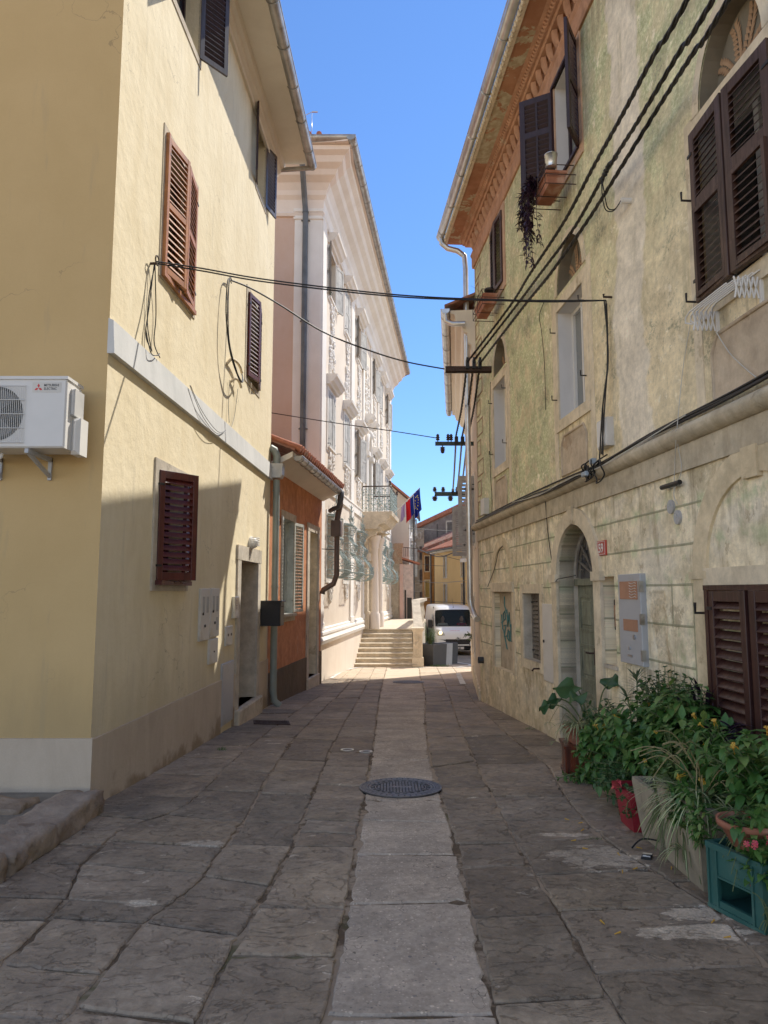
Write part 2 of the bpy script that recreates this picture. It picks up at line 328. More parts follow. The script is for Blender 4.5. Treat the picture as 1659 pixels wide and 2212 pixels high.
def grooved():
    """faded green and ochre lime render of the right-hand house, in wall metres (u along, v up)"""
    t = NT('faded_green_render', .93, 0, .12); uv = t.uv(); o = t.obj(); u, v, _ = t.sep(uv)
    P = t.scl(uv, 1, 1, 1)
    nb = t.noise(P, .75, 6, .62, .3); nm = t.noise(P, 3.2, 8, .68, .4); nf = t.noise(P, 24, 7, .75); nff = t.noise(P, 95, 4, .7)
    st = t.noise(t.scl(uv, 5, .9, 1), 1, 6, .65, .4)
    jit = t.ma('MULTIPLY', t.ma('SUBTRACT', nb, .5), 1.6)
    green = t.mix(t.ss(nf, .42, .6), (.225, .24, .13), (.37, .37, .235))
    beige = t.mix(t.ss(nm, .4, .62), (.475, .395, .265), (.385, .315, .205))
    # green survives in the upper part, beige shows lower down and in flakes
    vj = t.ma('ADD', v, jit)
    gmask = t.ma('MULTIPLY', t.ss(vj, 2.2, 4.6), t.rr(t.ss(nm, .40, .58), 0, 1, 1, .45))
    gmask = t.ma('MAXIMUM', gmask, t.ma('MULTIPLY', t.ma('MULTIPLY', t.ss(u, 8.6, 9.6), t.ss(vj, .9, 1.6)), t.rr(t.ss(nm, .47, .6), 0, 1, .95, .2)))
    cc = t.mix(gmask, beige, green)
    sh = t.ss(t.noise(P, 1.6, 7, .7, .5), .55, .62); spk = t.ss(nf, .46, .56)
    cc = t.mix(t.ma('MULTIPLY', t.ma('MULTIPLY', sh, spk), .85), cc, (.13, .135, .095))
    spk2 = t.ma('MULTIPLY', t.ss(t.noise(t.scl(uv, 1, .6, 1), 26, 6, .75), .56, .60), t.ss(t.noise(P, 1.1, 4, .6), .44, .58)); cc = t.mix(t.ma('MULTIPLY', spk2, .6), cc, (.17, .155, .12))
    fl = t.ma('MULTIPLY', t.ss(t.noise(P, 6, 9, .75, .3), .585, .60), t.ss(t.noise(P, .9, 3), .4, .55)); cc = t.mix(t.ma('MULTIPLY', fl, .65), cc, (.56, .50, .40))
    # smooth grey patch left by an old repair
    w = t.ma('ADD', u, t.ma('MULTIPLY', t.ma('SUBTRACT', t.noise(t.scl(uv, .3, 1.1, 1), 1.2, 4, .6), .5), .7))
    pm = t.ma('MULTIPLY', t.ma('MULTIPLY', t.ss(w, 6.30, 6.36), t.ss(w, 7.02, 6.96)), t.ss(v, 1.2, 1.5))
    cc = t.mix(t.ma('MULTIPLY', pm, .92), cc, t.mix(t.ss(nm, .3, .7), (.50, .445, .375), (.42, .37, .31)))
    # ground floor
    un = t.ma('ADD', v, t.ma('MULTIPLY', t.noise(P, 1.4, 3), .018))
    low = t.mix(t.ss(nm, .40, .60), (.52, .445, .325), (.40, .335, .235))
    low = t.mix(t.ma('MULTIPLY', t.ss(t.noise(P, 1.3, 5, .6, .4), .50, .60), .75), low, (.46, .41, .335))
    low = t.mix(t.ma('MULTIPLY', t.ss(st, .54, .66), .5), low, (.19, .125, .065))
    low = t.mix(t.ma('MULTIPLY', t.ss(t.noise(P, 2.1, 7, .7, 1), .57, .66), .45), low, (.20, .235, .12))
    topd = t.ma('MULTIPLY', t.ss(v, .55, 1.05), t.ss(nm, .40, .60))
    low = t.mix(t.ma('MULTIPLY', topd, .55), low, (.20, .165, .10))
    dmp = t.ss(t.ma('ADD', v, t.ma('MULTIPLY', jit, .45)), -1.0, -1.9)
    low = t.mix(t.ma('MULTIPLY', dmp, .55), low, (.30, .235, .15))
    gm = None
    for z, a, b in ((.72, 5.55, 13.9), (.40, 5.6, 13.9), (.07, 5.6, 13.9), (-.27, 5.6, 13.9), (-.60, 5.6, 13.9), (-.93, 7.2, 13.9)):
        g = t.ma('MULTIPLY', t.ss(t.ma('ABSOLUTE', t.ma('SUBTRACT', un, z)), .0135, .006), t.ma('MULTIPLY', t.ma('GREATER_THAN', u, a), t.ma('LESS_THAN', u, b)))
        gm = g if gm is None else t.ma('MAXIMUM', gm, g)
    for uu, z0, z1 in ((7.25, -.6, -.27), (5.75, -.93, .07), (10.95, -.6, .07), (9.75, -.27, .4), (13.0, -1.5, 1.0), (6.1, -.27, .07), (6.12, -.93, -.6)):
        g = t.ma('MULTIPLY', t.ss(t.ma('ABSOLUTE', t.ma('SUBTRACT', u, uu)), .0135, .006), t.ma('MULTIPLY', t.ma('GREATER_THAN', v, z0), t.ma('LESS_THAN', v, z1)))
        gm = t.ma('MAXIMUM', gm, g)
    vs_ = t.noise(t.scl(uv, 5.5, .7, 1), 1.3, 7, .68, .3); top_ = t.ma('MULTIPLY', t.ss(v, -.1, .9), t.ss(vs_, .50, .62)); low = t.mix(t.ma('MULTIPLY', top_, .6), low, (.165, .13, .085))
    ed = None
    for z in (.72, .40, .07, -.27, -.60):
        g = t.ss(t.ma('ABSOLUTE', t.ma('SUBTRACT', un, z)), .11, .02); ed = g if ed is None else t.ma('MAXIMUM', ed, g)
    low = t.mix(t.ma('MULTIPLY', t.ma('MULTIPLY', ed, t.ss(t.noise(P, 2.6, 5, .6), .48, .62)), .65), low, (.24, .285, .155))
    bl = t.ss(t.noise(t.scl(uv, 1, .8, 1), 3.4, 9, .72, .2), .575, .60); low = t.mix(t.ma('MULTIPLY', bl, .6), low, (.20, .15, .095))
    bp = t.ss(t.noise(t.scl(uv, 1, .8, 1), 2.2, 9, .70, .2), .60, .615); low = t.mix(t.ma('MULTIPLY', bp, .7), low, (.52, .45, .345))
    vs2 = t.ma('MULTIPLY', t.ss(t.noise(t.scl(uv, 4.5, .45, 1), 1.4, 7, .7, .3), .53, .64), t.ss(t.noise(P, .6, 3), .40, .55)); cc = t.mix(t.ma('MULTIPLY', vs2, .5), cc, (.22, .19, .125))
    drip = None
    for u0, u1, vb, ln in ((7.8, 8.98, 2.12, .75), (11.5, 12.6, 2.12, .75), (4.3, 5.4, 2.18, .8), (7.8, 8.85, 5.2, 1.1), (11.5, 12.5, 5.2, 1.1), (9.8, 10.95, -1.05, .7), (5.6, 5.75, 1.0, 1.6), (3, 14, 6.62, .7), (6.5, 7.2, -.7, .5)):
        wd_ = t.ma('MULTIPLY', t.ma('MULTIPLY', t.ss(u, u0 - .05, u0 + .08), t.ss(u, u1 + .05, u1 - .08)), t.ma('MULTIPLY', t.ss(v, vb - ln, vb), t.ma('LESS_THAN', v, vb)))
        drip = wd_ if drip is None else t.ma('MAXIMUM', drip, wd_)
    drip = t.ma('MULTIPLY', drip, t.ss(t.noise(t.scl(uv, 12, .8, 1), 1, 5, .65, .2), .42, .60))
    cc = t.mix(t.ss(v, 1.25, 1.2), cc, low); cc = t.mix(t.ma('MULTIPLY', drip, .65), cc, (.15, .115, .07))
    # rough hacked strip
    hk = t.ma('MULTIPLY', t.ma('MULTIPLY', t.ss(w, 6.16, 6.20), t.ss(w, 6.46, 6.42)), t.ma('MULTIPLY', t.ss(v, -.95, -.9), t.ss(v, .02, -.02)))
    cc = t.mix(t.ma('MULTIPLY', hk, .5), cc, t.mix(t.ss(nf, .4, .6), (.42, .34, .235), (.20, .155, .10)))
    cc = t.mix(t.rr(nff, .3, .7, 0, .25), cc, (.18, .15, .10))
    cc = t.mix(t.ma('MULTIPLY', gm, .75), cc, (.12, .12, .075))
    cc = t.vary(t.vary(cc, P, 2.4, .70, 1.22), P, 14, .78, 1.16)
    t.set('Base Color', cc)
    h = t.ma('SUBTRACT', t.ma('ADD', nf, t.ma('MULTIPLY', nff, .35)), t.ma('MULTIPLY', gm, 1.2))
    h = t.ma('ADD', h, t.ma('MULTIPLY', t.ma('MULTIPLY', hk, nm), 5))
    t.set('Normal', t.bump(h, .55, .012)); return t.m
m_green = grooved()

def slabmat():
    t = NT('sandstone_slab', .78, 0, .3); tt = t.tint(); p0 = t.obj()
    off = t.n('ShaderNodeCombineXYZ', {0: t.ma('MULTIPLY', tt, 37.), 1: t.ma('MULTIPLY', tt, 91.), 2: 0.}).outputs[0]
    p = t.n('ShaderNodeVectorMath', {0: p0, 1: off}, operation='ADD').outputs[0]
    n1 = t.noise(p, 1.5, 6, .62, .5); n2 = t.noise(p, 7, 8, .68, .8); n3 = t.noise(p, 60, 6, .7)
    lay = t.noise(t.scl(p, 1, 1.6, 1), 1.7, 9, .60, .3)
    a = t.mix(t.ma('FRACT', t.ma('MULTIPLY', tt, 7.3)), (.165, .128, .094), (.128, .116, .104))
    a = t.mix(t.ma('FRACT', t.ma('MULTIPLY', tt, 3.7)), a, (.185, .155, .118))
    c = t.mix(t.ss(n1, .36, .66), a, (.105, .088, .073))
    c = t.mix(t.ma('MULTIPLY', t.ss(n2, .50, .64), .5), c, (.205, .178, .150))
    c = t.mix(t.rr(t.ma('FRACT', t.ma('MULTIPLY', tt, 11.7)), 0, 1, 0, .5), c, (.075, .068, .062))
    c = t.mix(t.ma('MULTIPLY', t.ss(n2, .46, .34), .55), c, (.062, .052, .043))
    c = t.mix(t.rr(n3, .3, .7, 0, .3), c, (.09, .075, .062))
    step = t.n('ShaderNodeValToRGB', {0: lay}); cr = step.color_ramp; cr.interpolation = 'LINEAR'
    cr.elements[0].position = .40; cr.elements[0].color = (0, 0, 0, 1); cr.elements[1].position = .415; cr.elements[1].color = (.35, .35, .35, 1)
    for q, k in ((.50, .42), (.512, .7), (.60, .74), (.608, 1)): e = cr.elements.new(q); e.color = (k, k, k, 1)
    pits = t.ss(t.voro(t.scl(p, 1, 1.5, 1), 34), .16, .05); pm = t.ss(t.noise(p, 2.2, 3), .50, .62)
    h = t.ma('ADD', t.ma('MULTIPLY', step.outputs[0], 1.6), t.ma('ADD', t.ma('MULTIPLY', n2, .9), t.ma('MULTIPLY', n3, .28)))
    h = t.ma('SUBTRACT', h, t.ma('MULTIPLY', t.ma('MULTIPLY', pits, pm), .6))
    # pale lime crusts
    x, y, z = t.sep(p0)
    cr2 = None
    for cx, cy, rx, ry in ((1.36, 4.72, .30, .24), (1.50, 3.62, .30, .09), (1.62, 3.86, .22, .10), (-1.28, 3.98, .08, .05), (-1.22, 5.0, .2, .07), (1.25, 5.22, .2, .05)):
        d = t.ma('ADD', t.ma('POWER', t.ma('DIVIDE', t.ma('SUBTRACT', x, cx), rx), 2.), t.ma('POWER', t.ma('DIVIDE', t.ma('SUBTRACT', y, cy), ry), 2.))
        d = t.ma('ADD', d, t.ma('MULTIPLY', t.ma('SUBTRACT', t.noise(t.scl(p0, 1, 2, 1), 7, 7, .72), .5), 5.5)); k = t.ss(d, .95, .7)
        cr2 = k if cr2 is None else t.ma('MAXIMUM', cr2, k)
    gen = t.ss(t.noise(t.scl(p, 1, 1.6, 1), 4.5, 6, .6, .6), .655, .675)
    cr2 = t.ma('MAXIMUM', cr2, t.ma('MULTIPLY', gen, .75))
    c = t.mix(t.ma('MULTIPLY', cr2, .8), c, t.mix(t.ss(n3, .4, .6), (.33, .30, .265), (.22, .20, .175)))
    c = t.vary(t.vary(c, p, 3.1, .66, 1.30), p, 22, .78, 1.22)
    k_ = t.rr(t.ma('FRACT', t.ma('MULTIPLY', tt, 23.3)), 0, 1, .74, 1.30); c = t.mix(1.0, c, t.n('ShaderNodeCombineColor', {0: k_, 1: k_, 2: k_}).outputs[0], 'MULTIPLY')
    c = t.mix(t.ma('MULTIPLY', t.ss(y, 18.8, 20.2), .62), c, (.36, .31, .25))  # paler in the square: its sunlight is put into the slab colour
    t.set('Base Color', c); t.set('Roughness', t.rr(n2, .3, .7, .55, .85))
    t.set('Normal', t.bump(h, 1.0, .026)); return t.m
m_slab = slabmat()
def stripmat():
    t = NT('exposed_aggregate_concrete', .88, 0, .25); p = t.obj(); tt = t.tint()
    w = t.n('ShaderNodeVectorMath', {0: p, 1: t.n('ShaderNodeTexNoise', {'Vector': p, 'Scale': 6.}).outputs[1]}, operation='ADD')
    q = t.scl(p, 1, 1, 1); vd = t.voro(q, 62); vc = t.voro(q, 62, out=1); vd2 = t.voro(q, 26); vc2 = t.voro(q, 26, out=1)
    base = t.mix(t.ss(t.noise(p, 2.2, 6, .6), .35, .65), (.235, .205, .175), (.175, .155, .135))
    base = t.mix(t.ma('MULTIPLY', tt, .5), base, (.25, .225, .20))
    peb = t.mix(t.sep(vc)[0], (.10, .095, .095), (.36, .32, .275)); m1 = t.ma('MULTIPLY', t.ss(vd, .36, .26), t.ma('GREATER_THAN', t.sep(vc)[1], .45))
    c = t.mix(m1, base, peb)
    peb2 = t.mix(t.sep(vc2)[0], (.11, .105, .11), (.38, .34, .29)); m2 = t.ma('MULTIPLY', t.ss(vd2, .27, .2), t.ma('GREATER_THAN', t.sep(vc2)[1], .72))
    c = t.mix(m2, c, peb2); c = t.vary(t.vary(c, p, 2.6, .66, 1.28), p, 30, .72, 1.25); dk = t.ss(t.voro(w.outputs[0], 2.1, 'DISTANCE_TO_EDGE'), .012, .004); c = t.mix(t.ma('MULTIPLY', t.ma('MULTIPLY', dk, t.ss(t.noise(p, 1.3, 3), .46, .54)), .8), c, (.05, .045, .04)); c = t.mix(t.ma('MULTIPLY', t.ss(t.sep(p)[1], 18.8, 20.2), .6), c, (.36, .31, .25)); t.set('Base Color', c)  # last mix paints the square's sunlight into the far end of the strip
    t.set('Normal', t.bump(t.ma('ADD', t.ma('ADD', m1, m2), t.noise(p, 40, 6, .7)), .55, .005)); return t.m
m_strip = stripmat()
def mortarmat():
    t = NT('joint_mortar', .95, 0, .15); p = t.obj(); n1 = t.noise(p, 1.6, 6, .6, .5); n2 = t.noise(p, 14, 7, .7)
    c = t.mix(t.ss(t.ma('ADD', t.ma('MULTIPLY', n1, .7), t.ma('MULTIPLY', n2, .3)), .44, .52), (.075, .06, .045), (.23, .20, .165))
    c = t.mix(t.ma('MULTIPLY', t.ss(t.noise(p, 1.1, 5, .6), .60, .66), .75), c, (.045, .055, .02))
    t.set('Base Color', c); t.set('Normal', t.bump(n2, 1, .02)); return t.m
m_mortar = mortarmat()
def leafmat(name, c1, c2, c3=None, rough=.45, trans=.25):
    t = NT(name, rough, 0, .35); q = t.tint(); v = t.obj()
    c = t.mix(q, c1, c2)
    if c3: c = t.mix(t.ma('GREATER_THAN', q, .86), c, c3)
    c = t.mix(t.rr(t.noise(v, 30, 3), .3, .7, 0, .3), c, tuple(x * .55 for x in c1)); t.set('Base Color', c)
    tr = t.n('ShaderNodeBsdfTranslucent', {0: c}); mx = t.n('ShaderNodeMixShader', {0: trans}); t.t.links.new(t.b.outputs[0], mx.inputs[1]); t.t.links.new(tr.outputs[0], mx.inputs[2])
    t.t.links.new(mx.outputs[0], t.out.inputs[0]); return t.m
m_leaf = leafmat('broad_leaf', (.030, .085, .020), (.075, .17, .038), (.12, .19, .05))
m_leaf_d = leafmat('dark_leaf', (.022, .055, .020), (.045, .105, .035))
m_leaf_o = leafmat('oleander_leaf', (.045, .075, .045), (.09, .125, .07))
m_leaf_f = leafmat('fern_leaf', (.04, .085, .022), (.095, .155, .042))
m_leaf_p = leafmat('purple_leaf', (.018, .008, .020), (.040, .018, .036), None, .35, .1)
m_straw = leafmat('dry_stem', (.32, .25, .10), (.42, .35, .17))
m_stem = simple('green_stem', (.10, .13, .05), .6, 0, .2)
m_flower_y = leafmat('yellow_petal', (.68, .46, .06), (.75, .33, .04)); m_flower_r = leafmat('pink_petal', (.62, .04, .10), (.66, .10, .08))
def stripeleaf():
    t = NT('variegated_leaf', .45, 0, .35); u, v, _ = t.sep(t.uv()); q = t.tint()
    e = t.ss(t.ma('ABSOLUTE', t.ma('SUBTRACT', u, .5)), .22, .30)
    c = t.mix(e, t.mix(q, (.36, .38, .18), (.46, .46, .25)), t.mix(q, (.04, .095, .028), (.09, .15, .045))); t.set('Base Color', c); return t.m
m_leaf_s = stripeleaf()

def soffitmat():
    t = NT('peeling_soffit_paint', .9, 0, .1); v = t.obj(); n = t.noise(v, .9, 9, .68, .4)
    c = t.mix(t.ss(t.noise(v, 3, 5), .35, .65), (.45, .225, .13), (.34, .155, .085)); c = t.mix(t.ss(n, .515, .53), c, t.mix(t.ss(t.noise(v, 9, 6), .4, .6), (.52, .46, .31), (.40, .32, .20)))
    t.set('Base Color', c); t.set('Normal', t.bump(n, .3, .02)); return t.m
m_terra_soffit = soffitmat()
# ================================================================ GROUND
def sheet(name, x0, x1, ys, dz, mat, kind='structure'):
    b = MB(); p = []
    for y in ys: p += [(x0, y, gz(0, y) + dz), (x1, y, gz(0, y) + dz)]
    b.add(p, [(2 * i, 2 * i + 1, 2 * i + 3, 2 * i + 2) for i in range(len(ys) - 1)]); return b.build(name, mat, kind=kind)
sheet('ground', -300, 300, [-60, 42, 600], -.013, m_mortar)
def pl(pts, y):
    if y <= pts[0][0]: return pts[0][1]
    for (a, b), (c, d) in zip(pts, pts[1:]):
        if y <= c: return b + (d - b) * (y - a) / (c - a)
    return pts[-1][1]
BND = [[(0, -2.62), (4.2, -2.2), (5.55, -2.2), (5.9, -2.37), (13, -2.1), (13.5, -2.0), (18, -1.65), (24.3, -1.1), (30, -1.1)],
       [(0, -1.66), (3.4, -1.66), (4.0, -1.70), (4.6, -1.87), (5.4, -1.9), (5.9, -1.62), (9, -1.64), (12, -1.5), (16, -1.25), (30, -.9)],
       [(0, -1.18), (3.7, -1.2), (4.3, -1.06), (5.6, -1.05), (7, -1.12), (9, -1.17), (12, -1.08), (16, -.9), (30, -.6)],
       [(0, -.70), (3.5, -.69), (4.2, -.65), (5, -.61), (8.5, -.63), (11.5, -.58), (13.5, -.51), (16, -.46), (30, -.2)],
       [(0, -.22), (3, -.22), (4, -.19), (6, -.17), (9, -.13), (15, -.09), (20, .0), (30, .2)],
       [(0, .42), (3, .43), (4, .46), (5.4, .49), (8, .50), (11, .62), (15, .86), (20, 1.0), (30, 1.4)],
       [(0, .89), (5.2, .90), (6.3, .94), (7.6, .98), (9.2, 1.03), (11.6, 1.15), (15, 1.35), (20, 1.6), (30, 2.0)],
       [(0, 1.68), (3.3, 1.67), (3.9, 1.73), (4.5, 1.62), (5.1, 1.5), (6.3, 1.55), (7.7, 1.72), (10, 1.65), (14, 1.7), (20, 2.1), (30, 2.6)],
       [(0, 2.95), (14, 1.9), (16, 2.1), (22, 2.7), (24, 3.4), (30, 4.4)]]
CROSS = {3: [(2.3, 2.3), (3.37, 3.37), (3.93, 3.93), (4.97, 4.97), (5.29, 5.24), (5.6, 5.56), (5.92, 5.9), (6.25, 6.2), (6.82, 6.7), (7.64, 7.6), (8.45, 8.38)],
         2: [(2.2, 2.1), (2.94, 2.84), (3.74, 3.59), (4.39, 4.24), (5.0, 4.95), (5.56, 5.53), (6.45, 6.38), (7.0, 6.9), (8.0, 7.9), (9.38, 9.28)],
         1: [(2.3, 2.25), (2.90, 2.86), (3.29, 3.22), (3.80, 3.74), (4.03, 3.95), (4.6, 4.42), (5.08, 4.92), (5.75, 5.55), (6.6, 6.5), (7.5, 7.35), (8.7, 8.6)],
         0: [(2.5, 2.5), (3.05, 2.95), (3.75, 3.78), (4.08, 4.05), (4.62, 4.6), (5.0, 5.0), (5.75, 5.62), (6.4, 6.3), (7.3, 7.2), (8.2, 8.05)],
         4: [(2.1, 2.12), (2.88, 2.9), (3.98, 4.02), (4.79, 4.80), (5.61, 5.56), (6.2, 6.25), (7.15, 7.1), (8.02, 8.02), (9.2, 9.3)],
         5: [(2.2, 2.25), (2.98, 3.03), (3.8, 3.85), (4.54, 4.6), (5.02, 5.04), (5.54, 5.61), (6.28, 6.33), (6.7, 6.73), (7.6, 7.92), (8.5, 8.55), (9.5, 9.6)],
         6: [(2.4, 2.5), (3.22, 3.29), (3.88, 3.94), (4.42, 4.5), (5.04, 5.13), (5.6, 5.62), (6.33, 6.33), (6.69, 6.73), (7.76, 7.8), (8.28, 8.34), (9.57, 9.73)],
         7: [(2.7, 2.7), (3.5, 3.6), (4.3, 4.4), (5.3, 5.35), (6.2, 6.3), (7.1, 7.1), (8.0, 8.1), (8.9, 8.9)]}
def jn(a, b, k=.012): return noise.noise(V((a * 3.1, b * 3.1, k * 100))) * k + noise.noise(V((a * 13, b * 13, 5))) * k * .6
def slab(mb, q, gap, inset=.012, lift=0, rag=1.0):
    """q: list of corners; edges wander, corners chipped, edges bevelled"""
    c = sum((V(p) for p in q), V((0, 0))) / len(q); P = []
    for i in range(len(q)):
        a = V(q[i]); b = V(q[(i + 1) % len(q)]); L = (b - a).length; m = max(2, int(L / .055))
        for j in range(m):
            t = j / m; p = a.lerp(b, t); d = (c - p).normalized(); e = (b - a).normalized(); nr = V((-e.y, e.x))
            w = noise.noise(V((p.x * 4, p.y * 4, 3))) * .006 * rag + noise.noise(V((p.x * 17, p.y * 17, 8))) * .007 * rag + max(0, noise.noise(V((p.x * 9, p.y * 9, 4))) - .25) * .05 * rag
            corner = max(0, 1 - min(t, 1 - t) * L / .05) * .012
            P.append(p + nr * (gap + w) + d * corner)
    z = [gz(p.x, p.y) + lift + noise.noise(V((p.x * .8, p.y * .8, 1))) * .004 for p in P]
    n = len(P)
    top = [(p + (c - p).normalized() * inset) for p in P]
    pts = [(p.x, p.y, z[i] - .03) for i, p in enumerate(P)] + [(p.x, p.y, z[i] - .007) for i, p in enumerate(P)] + [(p.x, p.y, z[i]) for i, p in enumerate(top)]
    mb.t = rnd.random()
    mb.add(pts, [(i, (i + 1) % n, n + (i + 1) % n, n + i) for i in range(n)] + [(n + i, n + (i + 1) % n, 2 * n + (i + 1) % n, 2 * n + i) for i in range(n)] + [tuple(range(2 * n, 3 * n))])
sl = MB(); st = MB()
for k in range(8):
    cr = list(CROSS[k]); y = cr[-1][0]; cr = [(cr[0][0] - 1.1, cr[0][1] - 1.1)] + cr
    cr = [(cr[0][0] - 1, cr[0][1] - 1)] + cr
    while y < 25.5: y += rnd.uniform(.55, 1.2); cr.append((y, y + rnd.uniform(-.06, .1)))
    for (a0, b0), (a1, b1) in zip(cr, cr[1:]):
        cuts = 1
        if k == 7 and a0 > 4 and a1 - a0 > .7: cuts = 1
        L, Rr = BND[k], BND[k + 1]
        ym = (a0 + a1) / 2; ymb = (b0 + b1) / 2
        q = [(pl(L, a0), a0), (pl(Rr, b0), b0), (pl(Rr, ymb), ymb), (pl(Rr, b1), b1), (pl(L, a1), a1), (pl(L, ym), ym)]
        if k == 4: slab(st, q, rnd.uniform(.006, .014), .01, -.004, 1.7)
        else: slab(sl, q, rnd.choice((.003, .006, .009, .014)), .010, rnd.uniform(-.004, .004))
# slabs of the little square in front of the steps
y = 24.2
for i in range(5):
    x = 1.6 + i * .1
    sl.t = 0
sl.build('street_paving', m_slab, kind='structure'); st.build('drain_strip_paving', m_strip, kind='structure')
m_asph = simple('worn_asphalt', (.16, .145, .13), .9, 0, .3, 2, .7, 60, dirt=(.24, .22, .19))
sheet('road', -1.2, 14, [26.0, 42, 60], .004, m_asph)
m_lane = plaster('side_lane', (.22, .19, .15), (.15, .125, .10), spots=(.08, .10, .04), bump=1)
b = MB(); b.add([(-9, -3, -1.32), (-2.35, -3, -1.32), (-2.35, 5.95, -1.60), (-9, 5.95, -1.60)], [(0, 1, 2, 3)]); b.build('side_lane_ground', m_lane, kind='structure')

def lumpy(mb, x0, x1, y0, y1, z0, z1, n=7, amp=.025, seed=0):
    """weathered stone block"""
    vs = {}; fs = []
    def vid(i, j, k):
        key = (i, j, k)
        if key not in vs:
            p = V((x0 + (x1 - x0) * i / n, y0 + (y1 - y0) * j / n, z0 + (z1 - z0) * k / n)); c = V(((x0 + x1) / 2, (y0 + y1) / 2, (z0 + z1) / 2))
            e = sum(1 for q in (i, j, k) if q in (0, n))
            p += noise.noise_vector(p * 4 + V((seed, 0, 0))) * amp * .8 + noise.noise_vector(p * 16 + V((seed, 9, 0))) * amp * .7
            if e >= 2: p += (c - p).normalized() * .008 * (e - 1)
            vs[key] = (len(vs), p)
        return vs[key][0]
    for a in range(n):
        for b_ in range(n):
            for f in (0, n):
                q = [(a, b_, f), (a + 1, b_, f), (a + 1, b_ + 1, f), (a, b_ + 1, f)]
                fs.append([vid(*t) for t in (q if f else q[::-1])])
                q = [(a, f, b_), (a + 1, f, b_), (a + 1, f, b_ + 1), (a, f, b_ + 1)]
                fs.append([vid(*t) for t in (q[::-1] if f else q)])
                q = [(f, a, b_), (f, a + 1, b_), (f, a + 1, b_ + 1), (f, a, b_ + 1)]
                fs.append([vid(*t) for t in (q if f else q[::-1])])
    pts = [p for _, p in sorted(vs.values(), key=lambda t: t[0])]
    mb.add(pts, fs, smooth=True)
kb = [(-2.56, -2.205, 4.98, 5.83, 'weathered stone kerb block butting against the yellow house corner'), (-2.66, -2.20, 4.38, 4.97, 'broken-faced stone kerb block next to the corner kerb block'), (-2.72, -2.21, 3.6, 4.37, 'stone kerb block at the left edge of the photo, nearest the viewer')]
for i, (x0, x1, y0, y1, lb) in enumerate(kb):
    b = MB(); lumpy(b, x0, x1, y0, y1, -1.90, -1.56 - .0 * i + .02 * i, 12, .03 if i != 1 else .045, i * 7)
    b.build('kerb_stone', m_kerb, label=lb, cat='kerb stone', group='stones of the raised kerb at the left corner')
b = MB(); lumpy(b, -3.9, -2.62, 5.25, 5.62, -1.72, -1.545, 8, .03, 3); b.build('step_stone', m_kerb, label='flat worn stone step lying along the foot of the yellow end wall', cat='step')
# grass in the lane behind the kerb
b = MB()
for i in range(900):
    x = rnd.uniform(-3.6, -2.68); y = rnd.uniform(4.4, 5.2)
    if noise.noise(V((x * 3, y * 3, 0))) < -.05: continue
    z = -1.585; h = rnd.uniform(.02, .05); a = rnd.uniform(0, 6.3); dx, dy = math.cos(a) * .004, math.sin(a) * .004; l = rnd.uniform(-.02, .02); b.t = rnd.random()
    b.add([(x - dx, y - dy, z), (x + dx, y + dy, z), (x + l, y + rnd.uniform(-.02, .02), z + h)], [(0, 1, 2)])
b.build('grass', m_leaf_f, kind='stuff', label='short green grass in the raised lane behind the kerb', cat='grass', base=(-3, 4.8, -1.6))
# painted road markings
def stripe(pts, w):
    b = MB(); P = [V(p) for p in pts]; o = []
    Q = []
    for i in range(len(P) - 1):
        for j in range(6): Q.append(P[i].lerp(P[i + 1], j / 6))
    Q.append(P[-1])
    for i, p in enumerate(Q):
        t = (Q[min(i + 1, len(Q) - 1)] - Q[max(i - 1, 0)]).normalized(); nr = V((-t.y, t.x)) * w / 2
        for sgn in (1, -1): q = p + nr * sgn * (1 + .15 * noise.noise(V((p.x * 9, p.y * 9, sgn)))); o.append((q.x, q.y, gz(q.x, q.y) + .012))
    b.add(o, [(2 * i, 2 * i + 1, 2 * i + 3, 2 * i + 2) for i in range(len(Q) - 1)])
    return b.build('road_marking', m_roadpaint, kind='structure')
stripe([(-1.42, 19.5), (-1.28, 22.6), (-.9, 24.1), (-.2, 24.75), (.9, 24.3), (1.9, 23.9), (2.9, 24.2)], .10)
stripe([(1.92, 17.6), (2.2, 21.5)], .14)
stripe([(2.45, 24.3), (3.0, 25.2), (3.1, 26.0), (2.7, 27.6), (2.5, 29)], .12)

